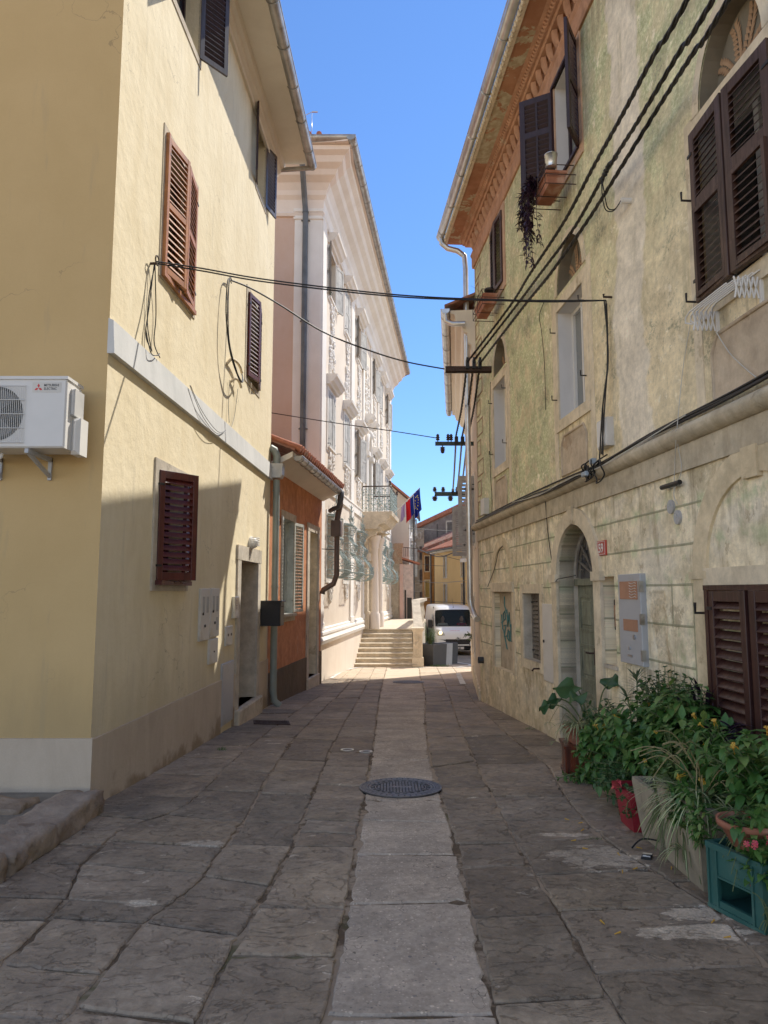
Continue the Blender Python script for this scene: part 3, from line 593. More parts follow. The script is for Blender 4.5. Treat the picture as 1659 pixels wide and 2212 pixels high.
# covers in the paving
def manhole(x, y, r, label):
    z = gz(x, y) - .0005; sl_ = -.0435
    f = lambda a, b_, c: V((x + a, y + b_, z + c + b_ * sl_))
    t = thing('manhole_cover', label, 'manhole cover', (x, y, z), 'round iron manhole covers in the street')
    MB(f).disc(0, 0, 0.0, r, -.02, .004, 48).build('base_plate', m_manhole_d, t)
    m = MB(f); m.disc(0, 0, r * .955, r, 0, .013, 48); m.disc(0, 0, r * .80, r * .84, 0, .013, 48)
    for k in range(40):
        q = 2 * PI * k / 40; c_, s_ = math.cos(q), math.sin(q); w = r * .055
        m.add([(c_ * r * .85 - s_ * w, s_ * r * .85 + c_ * w, .012), (c_ * r * .85 + s_ * w, s_ * r * .85 - c_ * w, .012), (c_ * r * .945 + s_ * w, s_ * r * .945 - c_ * w, .012), (c_ * r * .945 - s_ * w, s_ * r * .945 + c_ * w, .012)], [(0, 1, 2, 3)])
    m.build('outer_ring', m_manhole, t)
    m = MB(f); m.disc(0, 0, r * .73, r * .78, 0, .012, 48); m.disc(0, 0, r * .60, r * .625, 0, .012, 40); 
    k = 9; g = r * 1.16 / k
    for i in range(-k, k + 1):
        for j in range(-k, k + 1):
            a, b_ = i * g / 1.7, j * g / 1.7
            if math.hypot(a, b_) < r * .57 and (abs(b_) > r * .07 or abs(a) > r * .3): m.box(a - g * .2, a + g * .2, b_ - g * .2, b_ + g * .2, .003, .012)
    for k in range(24):
        q = 2 * PI * k / 24; m.box(math.cos(q) * r * .68 - .012, math.cos(q) * r * .68 + .012, math.sin(q) * r * .68 - .012, math.sin(q) * r * .68 + .012, .003, .011)
    m.box(-r * .27, r * .27, -r * .05, r * .05, .003, .012); m.build('lid', m_manhole, t)
manhole(.15, 6.65, .372, 'large round iron manhole cover in the pebbled strip, the nearer one')
manhole(.62, 18.3, .40, 'round iron manhole cover at the far edge of the shade')
for x, y, lb in ((-.43, 8.58, 'small round valve cover, the left of two side by side'), (-.21, 8.46, 'small round valve cover, the right of two side by side')):
    f = lambda a, b_, c: V((x + a, y + b_, gz(x, y) + c - b_ * .0435)); t = thing('valve_cover', lb, 'valve cover', gp(x, y), 'small valve covers beside the pebbled strip')
    MB(f).disc(0, 0, .058, .078, -.01, .010, 24).build('rim', m_zinc_br, t); MB(f).disc(0, 0, 0, .055, -.01, .007, 24).box(-.03, .03, -.008, .008, .006, .011).build('cap', m_manhole, t)
f = lambda a, b_, c: V((-1.68 + a * .98 - b_ * .2, 10.88 + b_ * .98 - a * .12, gz(0, 10.88 + b_) + c))
t = thing('drain_grate', 'rectangular rusty iron drain grate below the downpipe of the yellow house', 'drain grate', gp(-1.68, 10.88))
g = MB(f).ring(-.25, .25, -.17, .17, .03, -.01, .012)
for i in range(8): g.box(-.25, .25, -.16 + i * .042, -.14 + i * .042, -.01, .010)
for i in range(4): g.box(-.25 + .1 * i + .08, -.25 + .1 * i + .1, -.17, .17, -.01, .008)
g.build('grid', m_iron, t); MB(f).box(-.25, .25, -.17, .17, -.02, -.004).build('sump', m_manhole_d, t)
# ================================================================ shared building parts
def leaf(W, sh, z0, z1, w, ang, dirn, off, mat, parent, nsl=14, mid=None, split=False, name='shutter', label=None, stile=.06, th=.035, solid=False, smat=None):
    """louvred shutter leaf hung at sh, swung out by ang degrees"""
    ca, sa = math.cos(R(ang)), math.sin(R(ang))
    f = lambda a, b, c: W(sh + dirn * (a * ca - c * sa), b, off + a * sa + c * ca)
    m = MB(f); rl = stile * 1.15
    m.bbox(0, stile, z0, z1, 0, th, .004); m.bbox(w - stile, w, z0, z1, 0, th, .004)
    m.bbox(stile, w - stile, z0, z0 + rl, 0, th - .002, .003); m.bbox(stile, w - stile, z1 - rl, z1, 0, th - .002, .003)
    spans = [(z0 + rl, z1 - rl)]
    if mid is not None:
        zm = z0 + (z1 - z0) * mid; m.bbox(stile, w - stile, zm - rl / 2, zm + rl / 2, 0, th - .002, .003); spans = [(z0 + rl, zm - rl / 2), (zm + rl / 2, z1 - rl)]
    if split: m.box(w / 2 - .012, w / 2 + .012, z0 + rl, z1 - rl, .004, th + .004)
    tot = sum(b - a for a, b in spans)
    for a, b in spans:
        if solid: m.box(stile, w - stile, a, b, .008, th - .014); continue
        k = max(1, round(nsl * (b - a) / tot)); p = (b - a) / k
        for i in range(k):
            zc = a + p * i; t_ = .007
            pts = []
            for aa in (stile - .003, w - stile + .003): pts += [(aa, zc + p * .95, .002), (aa, zc + p * .95 + t_, .002), (aa, zc + p * .25 + t_, th - .002), (aa, zc + p * .25, th - .002)]
            m.add(pts, [(0, 1, 2, 3), (7, 6, 5, 4), (0, 4, 5, 1), (1, 5, 6, 2), (2, 6, 7, 3), (3, 7, 4, 0)])
    o = m.build(name, mat, parent, label=label)
    for zz in (z0 + (z1 - z0) * .13, z1 - (z1 - z0) * .13): MB(f).box(-.02, .05, zz - .012, zz + .012, th - .004, th + .006).build('hinge', m_black, o)
    return o
def window(W, s0, s1, z0, z1, parent, smat=None, sw=.1, pr=.02, depth=.16, fmat=None, pmat=None, rmat=None, cross=True, sill=0, name='window', label=None, bottom=True):
    m = MB(W)
    if smat: m.ring(s0, s1, z0, z1, sw, -.01, pr, bottom)
    else: m.ring(s0 + .004, s1 - .004, z0 + .004, z1 - .004, -.03, -depth + .03, -depth + .05)
    o = m.build(name, smat or fmat or m_w_grey, parent, label=label)
    if rmat:
        r = MB(W); e = .003
        r.quad((s0 + e, z0, .0), (s0 + e, z1, .0), (s0 + e, z1, -depth), (s0 + e, z0, -depth)); r.quad((s1 - e, z0, 0), (s1 - e, z1, 0), (s1 - e, z1, -depth), (s1 - e, z0, -depth))
        r.quad((s0, z1 - e, 0), (s1, z1 - e, 0), (s1, z1 - e, -depth), (s0, z1 - e, -depth)); r.quad((s0, z0 + e, 0), (s1, z0 + e, 0), (s1, z0 + e, -depth), (s0, z0 + e, -depth)); r.build('reveal', rmat, o)
    f = MB(W); fm = .05; d = -depth
    f.ring(s0 + fm, s1 - fm, z0 + fm, z1 - fm, fm - .004, d - .03, d + .02)
    if cross: c = (s0 + s1) / 2; f.box(c - .03, c + .03, z0 + fm, z1 - fm, d - .028, d + .024)
    f.build('frame', fmat or m_w_grey, o)
    MB(W).quad((s0, z0, d - .015), (s1, z0, d - .015), (s1, z1, d - .015), (s0, z1, d - .015)).build('pane', pmat or m_pane, o)
    if sill: MB(W).bbox(s0 - .04, s1 + .04, z0 - .06, z0, -.02, sill, .01).build('sill', smat or m_gstone, o)
    return o
def rect(s0, s1, z0, z1): return [(s0, z0), (s1, z0), (s1, z1), (s0, z1)]
def arch(c, r, z0, zs, rz=None, n=20):
    rz = rz or r; return [(c - r, z0), (c + r, z0)] + [(c + r * math.cos(PI * i / n), zs + rz * math.sin(PI * i / n)) for i in range(n + 1)]
def gutter(W, s0, s1, z, off, r, parent, mat=None, step=.85, name='gutter'):
    m = MB(W); n = 12; out = [];
    P = [(z + r * math.sin(-PI - .15 + (PI + .3) * i / n), off + r * math.cos(-PI - .15 + (PI + .3) * i / n)) for i in range(n + 1)]
    P2 = [(z + (r - .006) * math.sin(-PI - .15 + (PI + .3) * i / n), off + (r - .006) * math.cos(-PI - .15 + (PI + .3) * i / n)) for i in range(n, -1, -1)]
    m.prof(P + P2, s0, s1, True, True)
    m.tube([(s0, z + .012, off + r), (s1, z + .012, off + r)], .011, 6)
    for s in (s0, s1): m.add([(s, b, c) for b, c in P], [tuple(range(n + 1))])
    o = m.build(name, mat or m_zinc, parent); k = s0 + step * .4
    while k < s1:
        b = MB(W); PP = [(k, z + (r + .007) * math.sin(-PI + PI * i / 10), off + (r + .007) * math.cos(-PI + PI * i / 10)) for i in range(11)]
        b.tube(PP, .0075, 5); b.build('gutter_bracket', mat or m_zinc, o); k += step
    return o

# ================================================================ YELLOW HOUSE (left)
Y0, Y1 = 5.93, 12.97
yh = thing('yellow_house', 'yellow rendered corner house on the left with pale band, brown shutters and grey gutter', 'house', WL(Y0, -1.75))
hol = [rect(7.10, 8.16, 3.33, 4.87), rect(7.18, 8.10, 6.55, 8.0), rect(11.36, 12.03, 6.85, 8.1), rect(10.90, 11.80, 3.38, 4.78), rect(7.22, 8.15, .12, 1.25), rect(10.78, 11.98, -1.72, .48)]
m = MB(WL); m.poly([[(Y0, -2.2), (Y1, -2.2), (Y1, 8.5), (Y0, 8.5)]] + hol, 0, .22); m.build('wall', m_yellow, yh)
SW = lambda a, b, c=0: V((WL(Y0, 0).x - a, Y0 + .004 - c, b))          # end wall facing the viewer; a goes left
EW = SW
MB(EW).quad((0, -2.2, 0), (7, -2.2, 0), (7, 8.5, 0), (0, 8.5, 0)).build('end_wall', m_yellow_side, yh)
b = MB(WL); b.quad((Y1, -2.4, 0), (Y1, 8.5, 0), (Y1, 8.5, -7), (Y1, -2.4, -7)); b.quad((Y0, -2.2, -7), (Y1, -2.2, -7), (Y1, 8.5, -7), (Y0, 8.5, -7)); b.build('rear_wall', m_yellow_side, yh)
for q0_, q1_ in ((Y0 - .02, 9.84), (10.50, 10.58), (12.18, Y1)): MB(WL).box(q0_, q1_, -2.4, -1.19, -.02, .022).build('plinth', m_plinth, yh)
MB(EW).box(-.02, 7, -2.2, -1.18, -.02, .022).build('plinth', m_plinth, yh)
MB(WL).prof([(2.045, -.01), (2.045, .055), (2.34, .035), (2.36, -.01)], Y0 - .0, Y1).build('string_course', m_white_band, yh)
# cornice, soffit, roof
b = MB(WL); b.prof([(7.98, -.01), (7.98, .04), (8.04, .05), (8.07, .10), (8.13, .11), (8.16, .17), (8.26, .19), (8.26, -.01)], Y0 - .2, Y1); b.build('cornice', m_cream_trim, yh)
b = MB(WL); b.box(Y0 - .6, Y1 + .02, 8.262, 8.30, -.1, .60); b.box(Y0 - .6, Y1 + .02, 8.20, 8.36, .60, .635); b.build('soffit', m_cream_trim, yh)
MB(WL).prof([(8.33, .74), (8.38, .76), (10.3, -3.6), (8.38, -7.4), (8.33, -7.4), (10.2, -3.6)], Y0 - .62, Y1 + .03).build('roof', m_tile2, yh)
gt = gutter(WL, Y0 - .6, Y1 + .05, 8.22, .70, .085, yh)
MB(WL).tube([(Y1 + .01, 8.17, .70), (Y1 + .01, 8.15, .2), (Y1 + .01, 8.13, -.4)], .045, 8).build('gutter_outlet', m_zinc, yh)
# windows
w = window(WL, 7.10, 8.16, 3.33, 4.87, yh, m_gstone, .075, .012, .2, m_w_orange)
leaf(WL, 7.11, 3.34, 4.86, .50, 9, 1, .0, m_w_orange, w, 19, .0 + .5); leaf(WL, 8.15, 3.34, 4.86, .50, 7, -1, .0, m_w_orange, w, 19, .5)
b = MB(WL); b.box(7.08, 7.12, 3.33, 4.87, .0, .05); b.box(7.08, 8.17, 3.28, 3.33, -.0, .05); b.build('frame', m_w_orange, w)
w = window(WL, 7.18, 8.10, 6.55, 8.0, yh, m_gstone, .09, .012, .2, m_w_plum)
leaf(WL, 7.19, 6.56, 7.98, .46, 120, 1, .02, m_w_plum, w, 18); leaf(WL, 8.10, 6.56, 7.98, .42, 142, -1, .02, m_w_plum, w, 18)
w = window(WL, 11.36, 12.03, 6.85, 8.1, yh, m_gstone, .09, .012, .2, m_w_plum)
leaf(WL, 11.36, 6.86, 8.08, .44, 167, 1, .02, m_w_plum, w, 16); leaf(WL, 12.04, 6.86, 8.08, .44, 166, -1, .02, m_w_plum, w, 16)
w = window(WL, 10.90, 11.80, 3.38, 4.78, yh, m_gstone, .085, .012, .2, m_w_burg)
leaf(WL, 10.91, 3.40, 4.77, .43, 12, 1, .01, m_w_burg, w, 18); leaf(WL, 11.80, 3.40, 4.77, .43, 10, -1, .01, m_w_burg, w, 18)
w = window(WL, 7.22, 8.15, .12, 1.25, yh, m_stone, .11, .02, .2, m_w_burg)
leaf(WL, 7.23, .12, 1.25, .50, 33, 1, .0, m_w_burg, w, 14, stile=.07, th=.04); leaf(WL, 8.15, .12, 1.25, .42, 8, -1, .05, m_w_burg, w, 14, stile=.07, th=.04)
b = MB(WL); b.box(7.19, 8.18, .07, .118, -.02, .09); b.tube([(7.55, .10, .10), (7.65, .12, .11), (7.75, .09, .12), (7.9, .11, .11)], .006, 5); b.build('sill_board', m_w_burg, w)
# door
d = MB(WL); d.box(10.58, 10.78, -1.80, .48, -.01, .03); d.box(11.98, 12.18, -1.98, .48, -.01, .03); d.box(10.55, 12.20, .48, .70, -.01, .035); d = d.build('door', m_stone, yh)
ush = lambda W, s0, s1, z0, z1, dp_: MB(W).add([(s0, z0, 0), (s0, z1, 0), (s1, z1, 0), (s1, z0, 0), (s0, z0, dp_), (s0, z1, dp_), (s1, z1, dp_), (s1, z0, dp_)], [(0, 1, 5, 4), (1, 2, 6, 5), (2, 3, 7, 6)])
ush(WL, 10.783, 11.977, -1.72, .477, -.42).build('reveal', m_gstone, d)
b = MB(WL); b.box(10.78, 11.98, -1.72, .5, -.46, -.40); b.box(10.84, 11.35, -1.5, -.6, -.40, -.385); b.box(10.84, 11.35, -.4, .35, -.40, -.385); b.box(10.78, 11.04, -1.7, .47, -.36, -.12); b.build('leaf', m_w_burg, d)
b = MB(WL); b.bbox(10.56, 12.2, -2.1, -1.72, -.42, .10, .02); b.build('threshold', m_gstone, d)
# downpipe between the houses
dp = MB(WL); dp.tube([(12.96, 2.05, .12), (12.96, -1.75, .12), (12.97, -1.93, .14), (12.99, -2.02, .24)], .062, 12)
for z in (1.85, .1, -1.4): dp.tube([(12.96, z - .015, .12), (12.96, z + .015, .12)], .07, 12)
dp = dp.build('downpipe', m_pipe_g, yh)
b = MB(WL); b.prof([(2.08, .03), (2.08, .21), (2.14, .24), (2.34, .25), (2.34, -.01), (2.14, .0)], 12.84, 13.07); b.build('hopper', m_zinc, dp)
MB(WL).tube([(12.95, 2.34, .12), (12.95, 2.50, .12), (12.93, 2.60, .08), (12.90, 2.64, .0)], .07, 12).build('elbow', m_pipe_g, dp)

# ---- fixtures on the yellow house
def box_thing(name, label, cat, W, s0, s1, z0, z1, d, mat, extra=None, group=None, r=.006, body='casing'):
    t = thing(name, label, cat, W((s0 + s1) / 2, z0), group); MB(W).bbox(s0, s1, z0, z1, -.005, d, r).build(body, mat, t)
    if extra: extra(t)
    return t
def meter(s0, s1, z0, z1, label, k):
    def ex(t):
        b = MB(WL); w = s1 - s0; zz = z1 - .1
        if k < 2:
            b.box(s0 + w * .18, s0 + w * .42, zz - .2, zz, .028, .034); b.box(s0 + w * .58, s0 + w * .82, zz - .2, zz, .028, .034)
            if k: b.box(s0 + w * .62, s0 + w * .85, z0 + .08, z0 + .25, .028, .034)
            b.build('viewing_window', m_w_weather, t); b = MB(WL); b.disc(s0 + w * .22, z0 + .33, 0, .018, .028, .045, 12); b.disc(s0 + w * .45, z0 + .18, 0, .018, .028, .045, 12); b.build('lock', m_black, t)
        else: b.disc(s0 + w * .5, z0 + .15, 0, .012, .028, .04, 10); b.build('lock', m_black, t)
    box_thing('meter_box', label, 'meter box', WL, s0, s1, z0, z1, .032, m_metal_w, ex, 'meter boxes by the left door')
meter(8.75, 9.15, -.6, .04, 'white meter box with two slots, the left one of the upper pair', 0)
meter(9.19, 9.60, -.58, .045, 'white meter box with three slots, the right one of the upper pair', 1)
meter(9.19, 9.57, -.92, -.605, 'blank white meter box hung under the right one of the pair', 2)
b = lambda t: MB(WL).box(9.87, 10.44, -1.79, -1.01, .022, .028).build('door', m_metal_g, t)
box_thing('gas_cabinet', 'tall flat grey metal cabinet standing in the plinth left of the door', 'cabinet', WL, 9.84, 10.48, -1.82, -.98, .024, m_metal_g, b)
def ex(t):
    m = MB(WL)
    for i in range(4): m.disc(10.45, -.13 - i * .035, 0, .008, .05, .056, 8)
    m.build('button', m_black, t); MB(WL).box(10.40, 10.56, -.35, -.27, .05, .053).build('name_plate', m_whitemark, t)
box_thing('intercom', 'grey intercom panel beside the left door', 'intercom', WL, 10.36, 10.58, -.38, -.07, .052, m_zinc_br, ex)
def ex(t):
    for s in (10.05, 10.22): MB(WL).disc(s + .04, -.6, 0, .02, .03, .036, 10).build('button', m_black, t)
box_thing('doorbell_box', 'small white double switch box under the intercom', 'switch box', WL, 10.0, 10.34, -.75, -.48, .03, m_metal_w, ex)
lt = thing('wall_lamp', 'white oval bulkhead lamp with grille above the left door', 'wall lamp', WL(11.42, .70))
MB(WL).lathe([(.10, 0), (.11, .03), (.10, .05)], (11.42, .78, 0), 'z', 18).build('base', m_white_p, lt)
m = MB(WL); m.blob((11.42, .78, .05), (.085, .09, .09), 8); m.build('globe', m_white_p, lt)
m = MB(WL)
for i in range(5): zz = .74 + i * .03; m.tube([(11.42 + .1 * math.cos(q), zz, .05 + .11 * math.sin(q)) for q in [PI * j / 8 for j in range(9)]], .007, 5)
m.build('guard', m_white_p, lt)
mb_ = thing('mailbox', 'black metal mailbox fixed over the grey downpipe', 'mailbox', WL(12.45, -.6))
m = MB(WL); m.bbox(12.26, 12.62, -.58, -.18, .0, .36, .01); m.build('casing', m_black, mb_); MB(WL).bbox(12.24, 12.64, -.18, -.15, .0, .38, .008).build('lid', m_black, mb_)
MB(WL).box(12.34, 12.54, -.26, -.24, .358, .364).build('slot', m_manhole_d, mb_)

# ---- air conditioner on the end wall, facing the viewer
AW = lambda a, b, c=0: V((-2.535 + a, Y0 - c, 1.135 + b))
ac = thing('air_conditioner', 'white outdoor air conditioner unit on brackets on the yellow end wall', 'air conditioner', AW(-.4, 0))
m = MB(AW); m.bbox(-.82, 0, 0, .565, .12, .40, .012); m.box(-.83, .01, .555, .58, .11, .41); m.build('casing', m_ac, ac)
m = MB(AW); cx, cy = -.56, .275; m.disc(cx, cy, 0, .222, .38, .403, 40); m.build('fan_opening', m_ac_dark, ac)
m = MB(AW)
for i in range(3):
    q0 = i * 2 * PI / 3 + .6; pp = []
    for j in range(7): q = q0 + j * .13; pp += [(cx + .05 * math.cos(q), cy + .05 * math.sin(q), .404 + j * .001), (cx + .2 * math.cos(q), cy + .2 * math.sin(q), .404 + j * .001)]
    m.add(pp, [(2 * j, 2 * j + 1, 2 * j + 3, 2 * j + 2) for j in range(6)])
m.disc(cx, cy, 0, .055, .404, .412, 20); m.build('fan_blade', simple('fan_grey', (.14, .14, .14), .5), ac)
m = MB(AW)
for i in range(31): x = cx - .235 + i * .47 / 30; m.tube([(x, .035, .412), (x, .50, .412)], .0022, 4)
for i in range(5): z = .04 + i * .115; m.tube([(cx - .24, z, .414), (cx + .24, z, .414)], .003, 4)
m.build('fan_grille', m_white_p, ac)
m = MB(AW); m.bbox(.0, .035, .28, .50, .15, .33, .01); m.build('valve_handle', m_ac_grey, ac); m = MB(AW); m.bbox(.0, .07, -.03, .27, .13, .30, .03); m.build('pipe_cover', m_white_p, ac)
m = MB(AW); m.box(-.275, -.045, .45, .53, .4005, .4025); m.build('badge', m_metal_w, ac)
m = MB(AW); s_ = .021; cx0, cz0 = -.225, .484
for q in (90, 210, 330):
    d1 = V((math.cos(R(q)), math.sin(R(q)))); e1 = V((math.cos(R(q + 30)), math.sin(R(q + 30)))); e2 = V((math.cos(R(q - 30)), math.sin(R(q - 30))))
    P = [V((0, 0)), e2 * s_, e2 * s_ + e1 * s_, e1 * s_]; m.add([(cx0 + p.x, cz0 + p.y, .4034) for p in P], [(0, 1, 2, 3)])
m.build('logo', m_logo, ac)
m = MB(AW); text_into(m, 'MITSUBISHI', .029, lambda x, y: (-.182 + x * .82, .497 + y, .4034), .0006); text_into(m, 'ELECTRIC', .029, lambda x, y: (-.182 + x * .82, .468 + y, .4034), .0006); m.build('lettering', m_ink, ac)
for xx in (-.30, -.72):
    m = MB(AW); m.box(xx, xx + .03, -.045, -.01, -.0, .42); m.box(xx, xx + .03, -.20, -.01, 0, .02)
    m.add([(xx + .005, -.19, .0), (xx + .005, -.15, .02), (xx + .005, -.03, .36), (xx + .005, -.05, .40), (xx + .025, -.19, .0), (xx + .025, -.15, .02), (xx + .025, -.03, .36), (xx + .025, -.05, .40)], [(0, 1, 2, 3), (7, 6, 5, 4), (0, 4, 5, 1), (1, 5, 6, 2), (2, 6, 7, 3), (3, 7, 4, 0)]); m.build('bracket', m_metal_g, ac)
m = MB(AW); m.tube([(-.55, -.02, .28), (-.56, -.05, .27), (-.66, -.08, .22), (-.95, -.17, .05)], .013, 8); m.build('drain_pipe', m_white_p, ac)

# ================================================================ ORANGE HOUSE
O1 = 4.45
oh = thing('orange_house', 'low orange house with grey green shutters and tiled roof edge beside the yellow house', 'house', WO(0, -2.1))
MB(WO).poly([[(-.55, -2.6), (O1, -2.6), (O1, 2.42), (-.55, 2.42)], rect(.50, 1.42, -.44, 1.46), rect(2.93, 3.86, -1.95, 1.40)], 0, .2).build('wall', m_orange, oh)
b = MB(WO); b.quad((O1, -2.6, 0), (O1, 2.42, 0), (O1, 2.42, -5), (O1, -2.6, -5)); b.build('end_wall', m_orange, oh)
for q0_, q1_ in ((-.5, 2.72), (4.1, O1 + .01)): MB(WO).box(q0_, q1_, -2.7, -1.46, -.02, .03).build('plinth', m_dark_plinth, oh)
w = window(WO, .50, 1.42, -.44, 1.46, oh, m_gstone, .15, .015, .16, m_w_grey, m_pane_l, m_w_grey, sill=.08)
leaf(WO, .49, -.42, 1.45, .46, 168, 1, .02, m_w_grey, w, 26, th=.03, stile=.05); leaf(WO, 1.43, -.42, 1.45, .52, 171, -1, .02, m_w_grey, w, 26, th=.03, stile=.05)
d = MB(WO); d.box(2.70, 2.93, -2.35, 1.40, -.01, .03); d.box(3.86, 4.06, -2.35, 1.40, -.01, .03); d.box(2.70, 4.06, 1.40, 1.58, -.01, .035); d = d.build('door', m_stone, oh)
b = MB(WO); b.box(2.93, 3.86, -1.95, 1.4, -.34, -.28); b.box(3.0, 3.36, -1.7, -.4, -.28, -.26); b.box(3.44, 3.80, -1.7, -.4, -.28, -.26); b.box(3.0, 3.36, -.2, 1.1, -.28, -.26); b.box(3.44, 3.80, -.2, 1.1, -.28, -.26); b.build('leaf', m_w_brown, d)
ush(WO, 2.933, 3.857, -1.95, 1.397, -.3).build('reveal', m_stone_y, d)
MB(WO).bbox(2.70, 4.06, -2.5, -1.95, -.3, .06, .015).build('threshold', m_stone, d)
b = MB(WO); b.add([(-.45, 2.30, .0), (O1 + .12, 2.30, .0), (O1 + .12, 2.50, .40), (-.45, 2.50, .40), (-.45, 2.60, .40), (O1 + .12, 2.60, .40), (-.45, 2.42, 0), (O1 + .12, 2.42, 0)], [(0, 1, 2, 3), (3, 2, 5, 4), (1, 7, 5, 2), (0, 3, 4, 6)]); b.build('soffit', m_cream_trim, oh)
b = MB(WO); b.prof([(2.61, .45), (2.65, .45), (4.2, -3.5), (4.15, -3.5)], -.5, O1 + .15)
b = b.build('roof', m_tile2, oh)
m = MB(WO); k = -.42
while k < O1 + .15:
    m.t = rnd.random(); dz = rnd.uniform(-.006, .006)
    P = [(k, 2.66 + dz, .56), (k + rnd.uniform(-.006, .006), 2.80 + dz, .2), (k, 3.0, -.3), (k, 4.2, -3.4)]; m.tube(P, [.062, .058, .06, .06], 10); m.tube([(k + .09, 2.625, .52), (k + .09, 4.16, -3.4)], [.04, .04], 8); k += .18
m.build('roof_tiles', m_tile, oh)
gutter(WO, -.35, O1 + .1, 2.52, .47, .085, oh, m_zinc, .42)
b = MB(WO); b.tube([(O1 - .0, 2.44, .47), (O1 + .0, 2.20, .47), (O1 - .02, 1.95, .42), (O1 - .05, 1.78, .40)], .075, 10); b.bbox(O1 - .22, O1 + .06, 1.38, 1.78, .27, .52, .02)
b.tube([(O1 - .06, 1.38, .40), (O1 - .06, .42, .40), (O1 - .1, .20, .33), (O1 - .12, .05, .08), (O1 - .12, -.05, .05)], .07, 10); b = b.build('downpipe', m_brown_pipe, oh)
MB(WO).tube([(O1 - .1, 1.05, .4), (O1 - .1, 1.07, .03)], .012, 6).build('pipe_bracket', m_black, b)
# ================================================================ PALACE
P0, P1 = -.75, 17.9
pa = thing('palace', 'tall pale pink and white palace with stucco ornaments, iron window grilles and heavy cornice', 'palace', WP(P0, -2.4))
bays = [.85, 3.6, 6.25, 10.95, 13.6, 16.35]
lowo = [rect(c - .52, c + .52, .35, 2.15) for c in bays]
mido = [rect(c - .52, c + .52, 4.0, 5.6) for c in bays]; upo = [rect(c - .50, c + .50, 8.3, 9.7) for c in bays]
MB(WP).poly([[(P0, -3.4), (P1, -3.4), (P1, 10.6), (P0, 10.6)]] + lowo + mido + upo + [rect(8.1, 9.1, -1.36, 1.2), rect(8.1, 9.1, 2.97, 5.2)], 0, .25).build('wall', m_palace, pa)
cx_ = WP(P0, 0)
PE = lambda a, b, c=0: V((cx_.x - a, cx_.y - c, b))
b = MB(PE); b.quad((0, -3, 0), (9, -3, 0), (9, 10.7, 0), (0, 10.7, 0)); b.build('end_wall', m_pink, pa)
b = MB(WP); b.quad((P1, -3.4, 0), (P1, 11.7, 0), (P1, 11.7, -9), (P1, -3.4, -9)); b.quad((P0, -3.4, -9), (P1, -3.4, -9), (P1, 11.7, -9), (P0, 11.7, -9)); b.build('rear_wall', m_palace, pa)
# pilasters
for s0, s1 in ((P0 - .02, -.22), (4.35, 5.0), (7.25, 7.6), (9.6, 9.95), (12.1, 12.45), (P1 - .6, P1 + .02)):
    b = MB(WP); b.bbox(s0, s1, -.92, 10.2, -.01, .055 if s0 > P0 else .06, .01); b.bbox(s0 - .03, s1 + .03, -1.0, -.80, -.01, .08, .01)
    b.build('pilaster', m_palace_w, pa)
b = MB(PE); b.bbox(-.02, .72, -2.4, 10.2, -.01, .06, .01); b.bbox(-.05, .75, 9.95, 10.02, -.01, .09, .01); b.bbox(-.05, .75, 10.15, 10.25, -.01, .1, .01); b.build('pilaster', m_palace_w, pa)
# mouldings
b = MB(WP); b.prof([(-1.16, -.01), (-1.16, .07), (-1.10, .10), (-1.04, .10), (-1.0, .06), (-.95, .06), (-.92, -.01)], P0, 7.4); b.prof([(-1.34, -.01), (-1.34, .09), (-1.24, .13), (-1.16, .09), (-1.16, -.01)], P0, 7.4)
b.prof([(-1.16, -.01), (-1.16, .07), (-1.10, .10), (-1.04, .10), (-1.0, .06), (-.95, .06), (-.92, -.01)], 9.8, P1 + .05); b.prof([(-1.34, -.01), (-1.34, .09), (-1.24, .13), (-1.16, .09), (-1.16, -.01)], 9.8, P1 + .07); b.build('base_moulding', m_palace_w, pa)
b = MB(WP); b.bbox(-.22, 7.0, 2.68, 2.96, -.01, .05, .01); b.bbox(10.2, P1, 2.68, 2.96, -.01, .05, .01); b.box(-.22, 7.0, 2.93, 2.97, -.01, .075); b.box(10.2, P1, 2.93, 2.97, -.01, .075); b.build('string_course', m_palace_w, pa)
cp = [(10.05, -.01), (10.05, .05), (10.12, .08), (10.17, .05), (10.50, .06), (10.60, .13), (10.72, .15), (10.88, .24), (11.0, .40), (11.12, .46), (11.22, .60), (11.36, .66), (11.44, .78), (11.55, .80), (11.55, -.01)]
b = MB(WP); b.prof(cp, P0 - .01, P1 + .3); b.build('cornice', m_palace_w, pa)
# return of the cornice round the corner (mitred sweep along the end wall)
b = MB(); n = len(cp); out = []
for z, o in cp: q = WP(P0, z, max(o, 0)); out.append((q.x, q.y - max(o, 0), z))
for z, o in cp: q = PE(9, z, max(o, 0)); out.append(tuple(q))
b.add(out, [(i, (i + 1) % n, n + (i + 1) % n, n + i) for i in range(n)]);
out2 = [(WP(P0, z, max(o, 0)).x, WP(P0, z, max(o, 0)).y - max(o, 0), z) for z, o in cp] + [tuple(WP(P0, z, max(o, 0))) for z, o in cp]
b.add(out2, [(i, (i + 1) % n, n + (i + 1) % n, n + i) for i in range(n)]); b.build('cornice', m_palace_pink, pa)
b = MB(WP); b.box(P0 - .95, P1 + .4, 11.56, 11.62, -.2, .86); b.build('soffit', m_palace_pink, pa)
b = MB(PE); b.box(-.86, 9, 11.563, 11.615, 0, .86); b.build('soffit', m_palace_pink, pa)
gutter(WP, P0 - .98, P1 + .45, 11.68, .93, .12, pa, m_zinc, .9)
gutter(lambda a, b_, c: PE(a, b_, c), -.95, 9, 11.69, .95, .12, pa, m_zinc, 1.3)
b = MB(WP); b.tube([(P1 + .4, 11.62, .95), (P1 + .4, 11.5, .7), (P1 + .4, 11.5, .3)], .05, 8); b.build('gutter_outlet', m_zinc, pa)
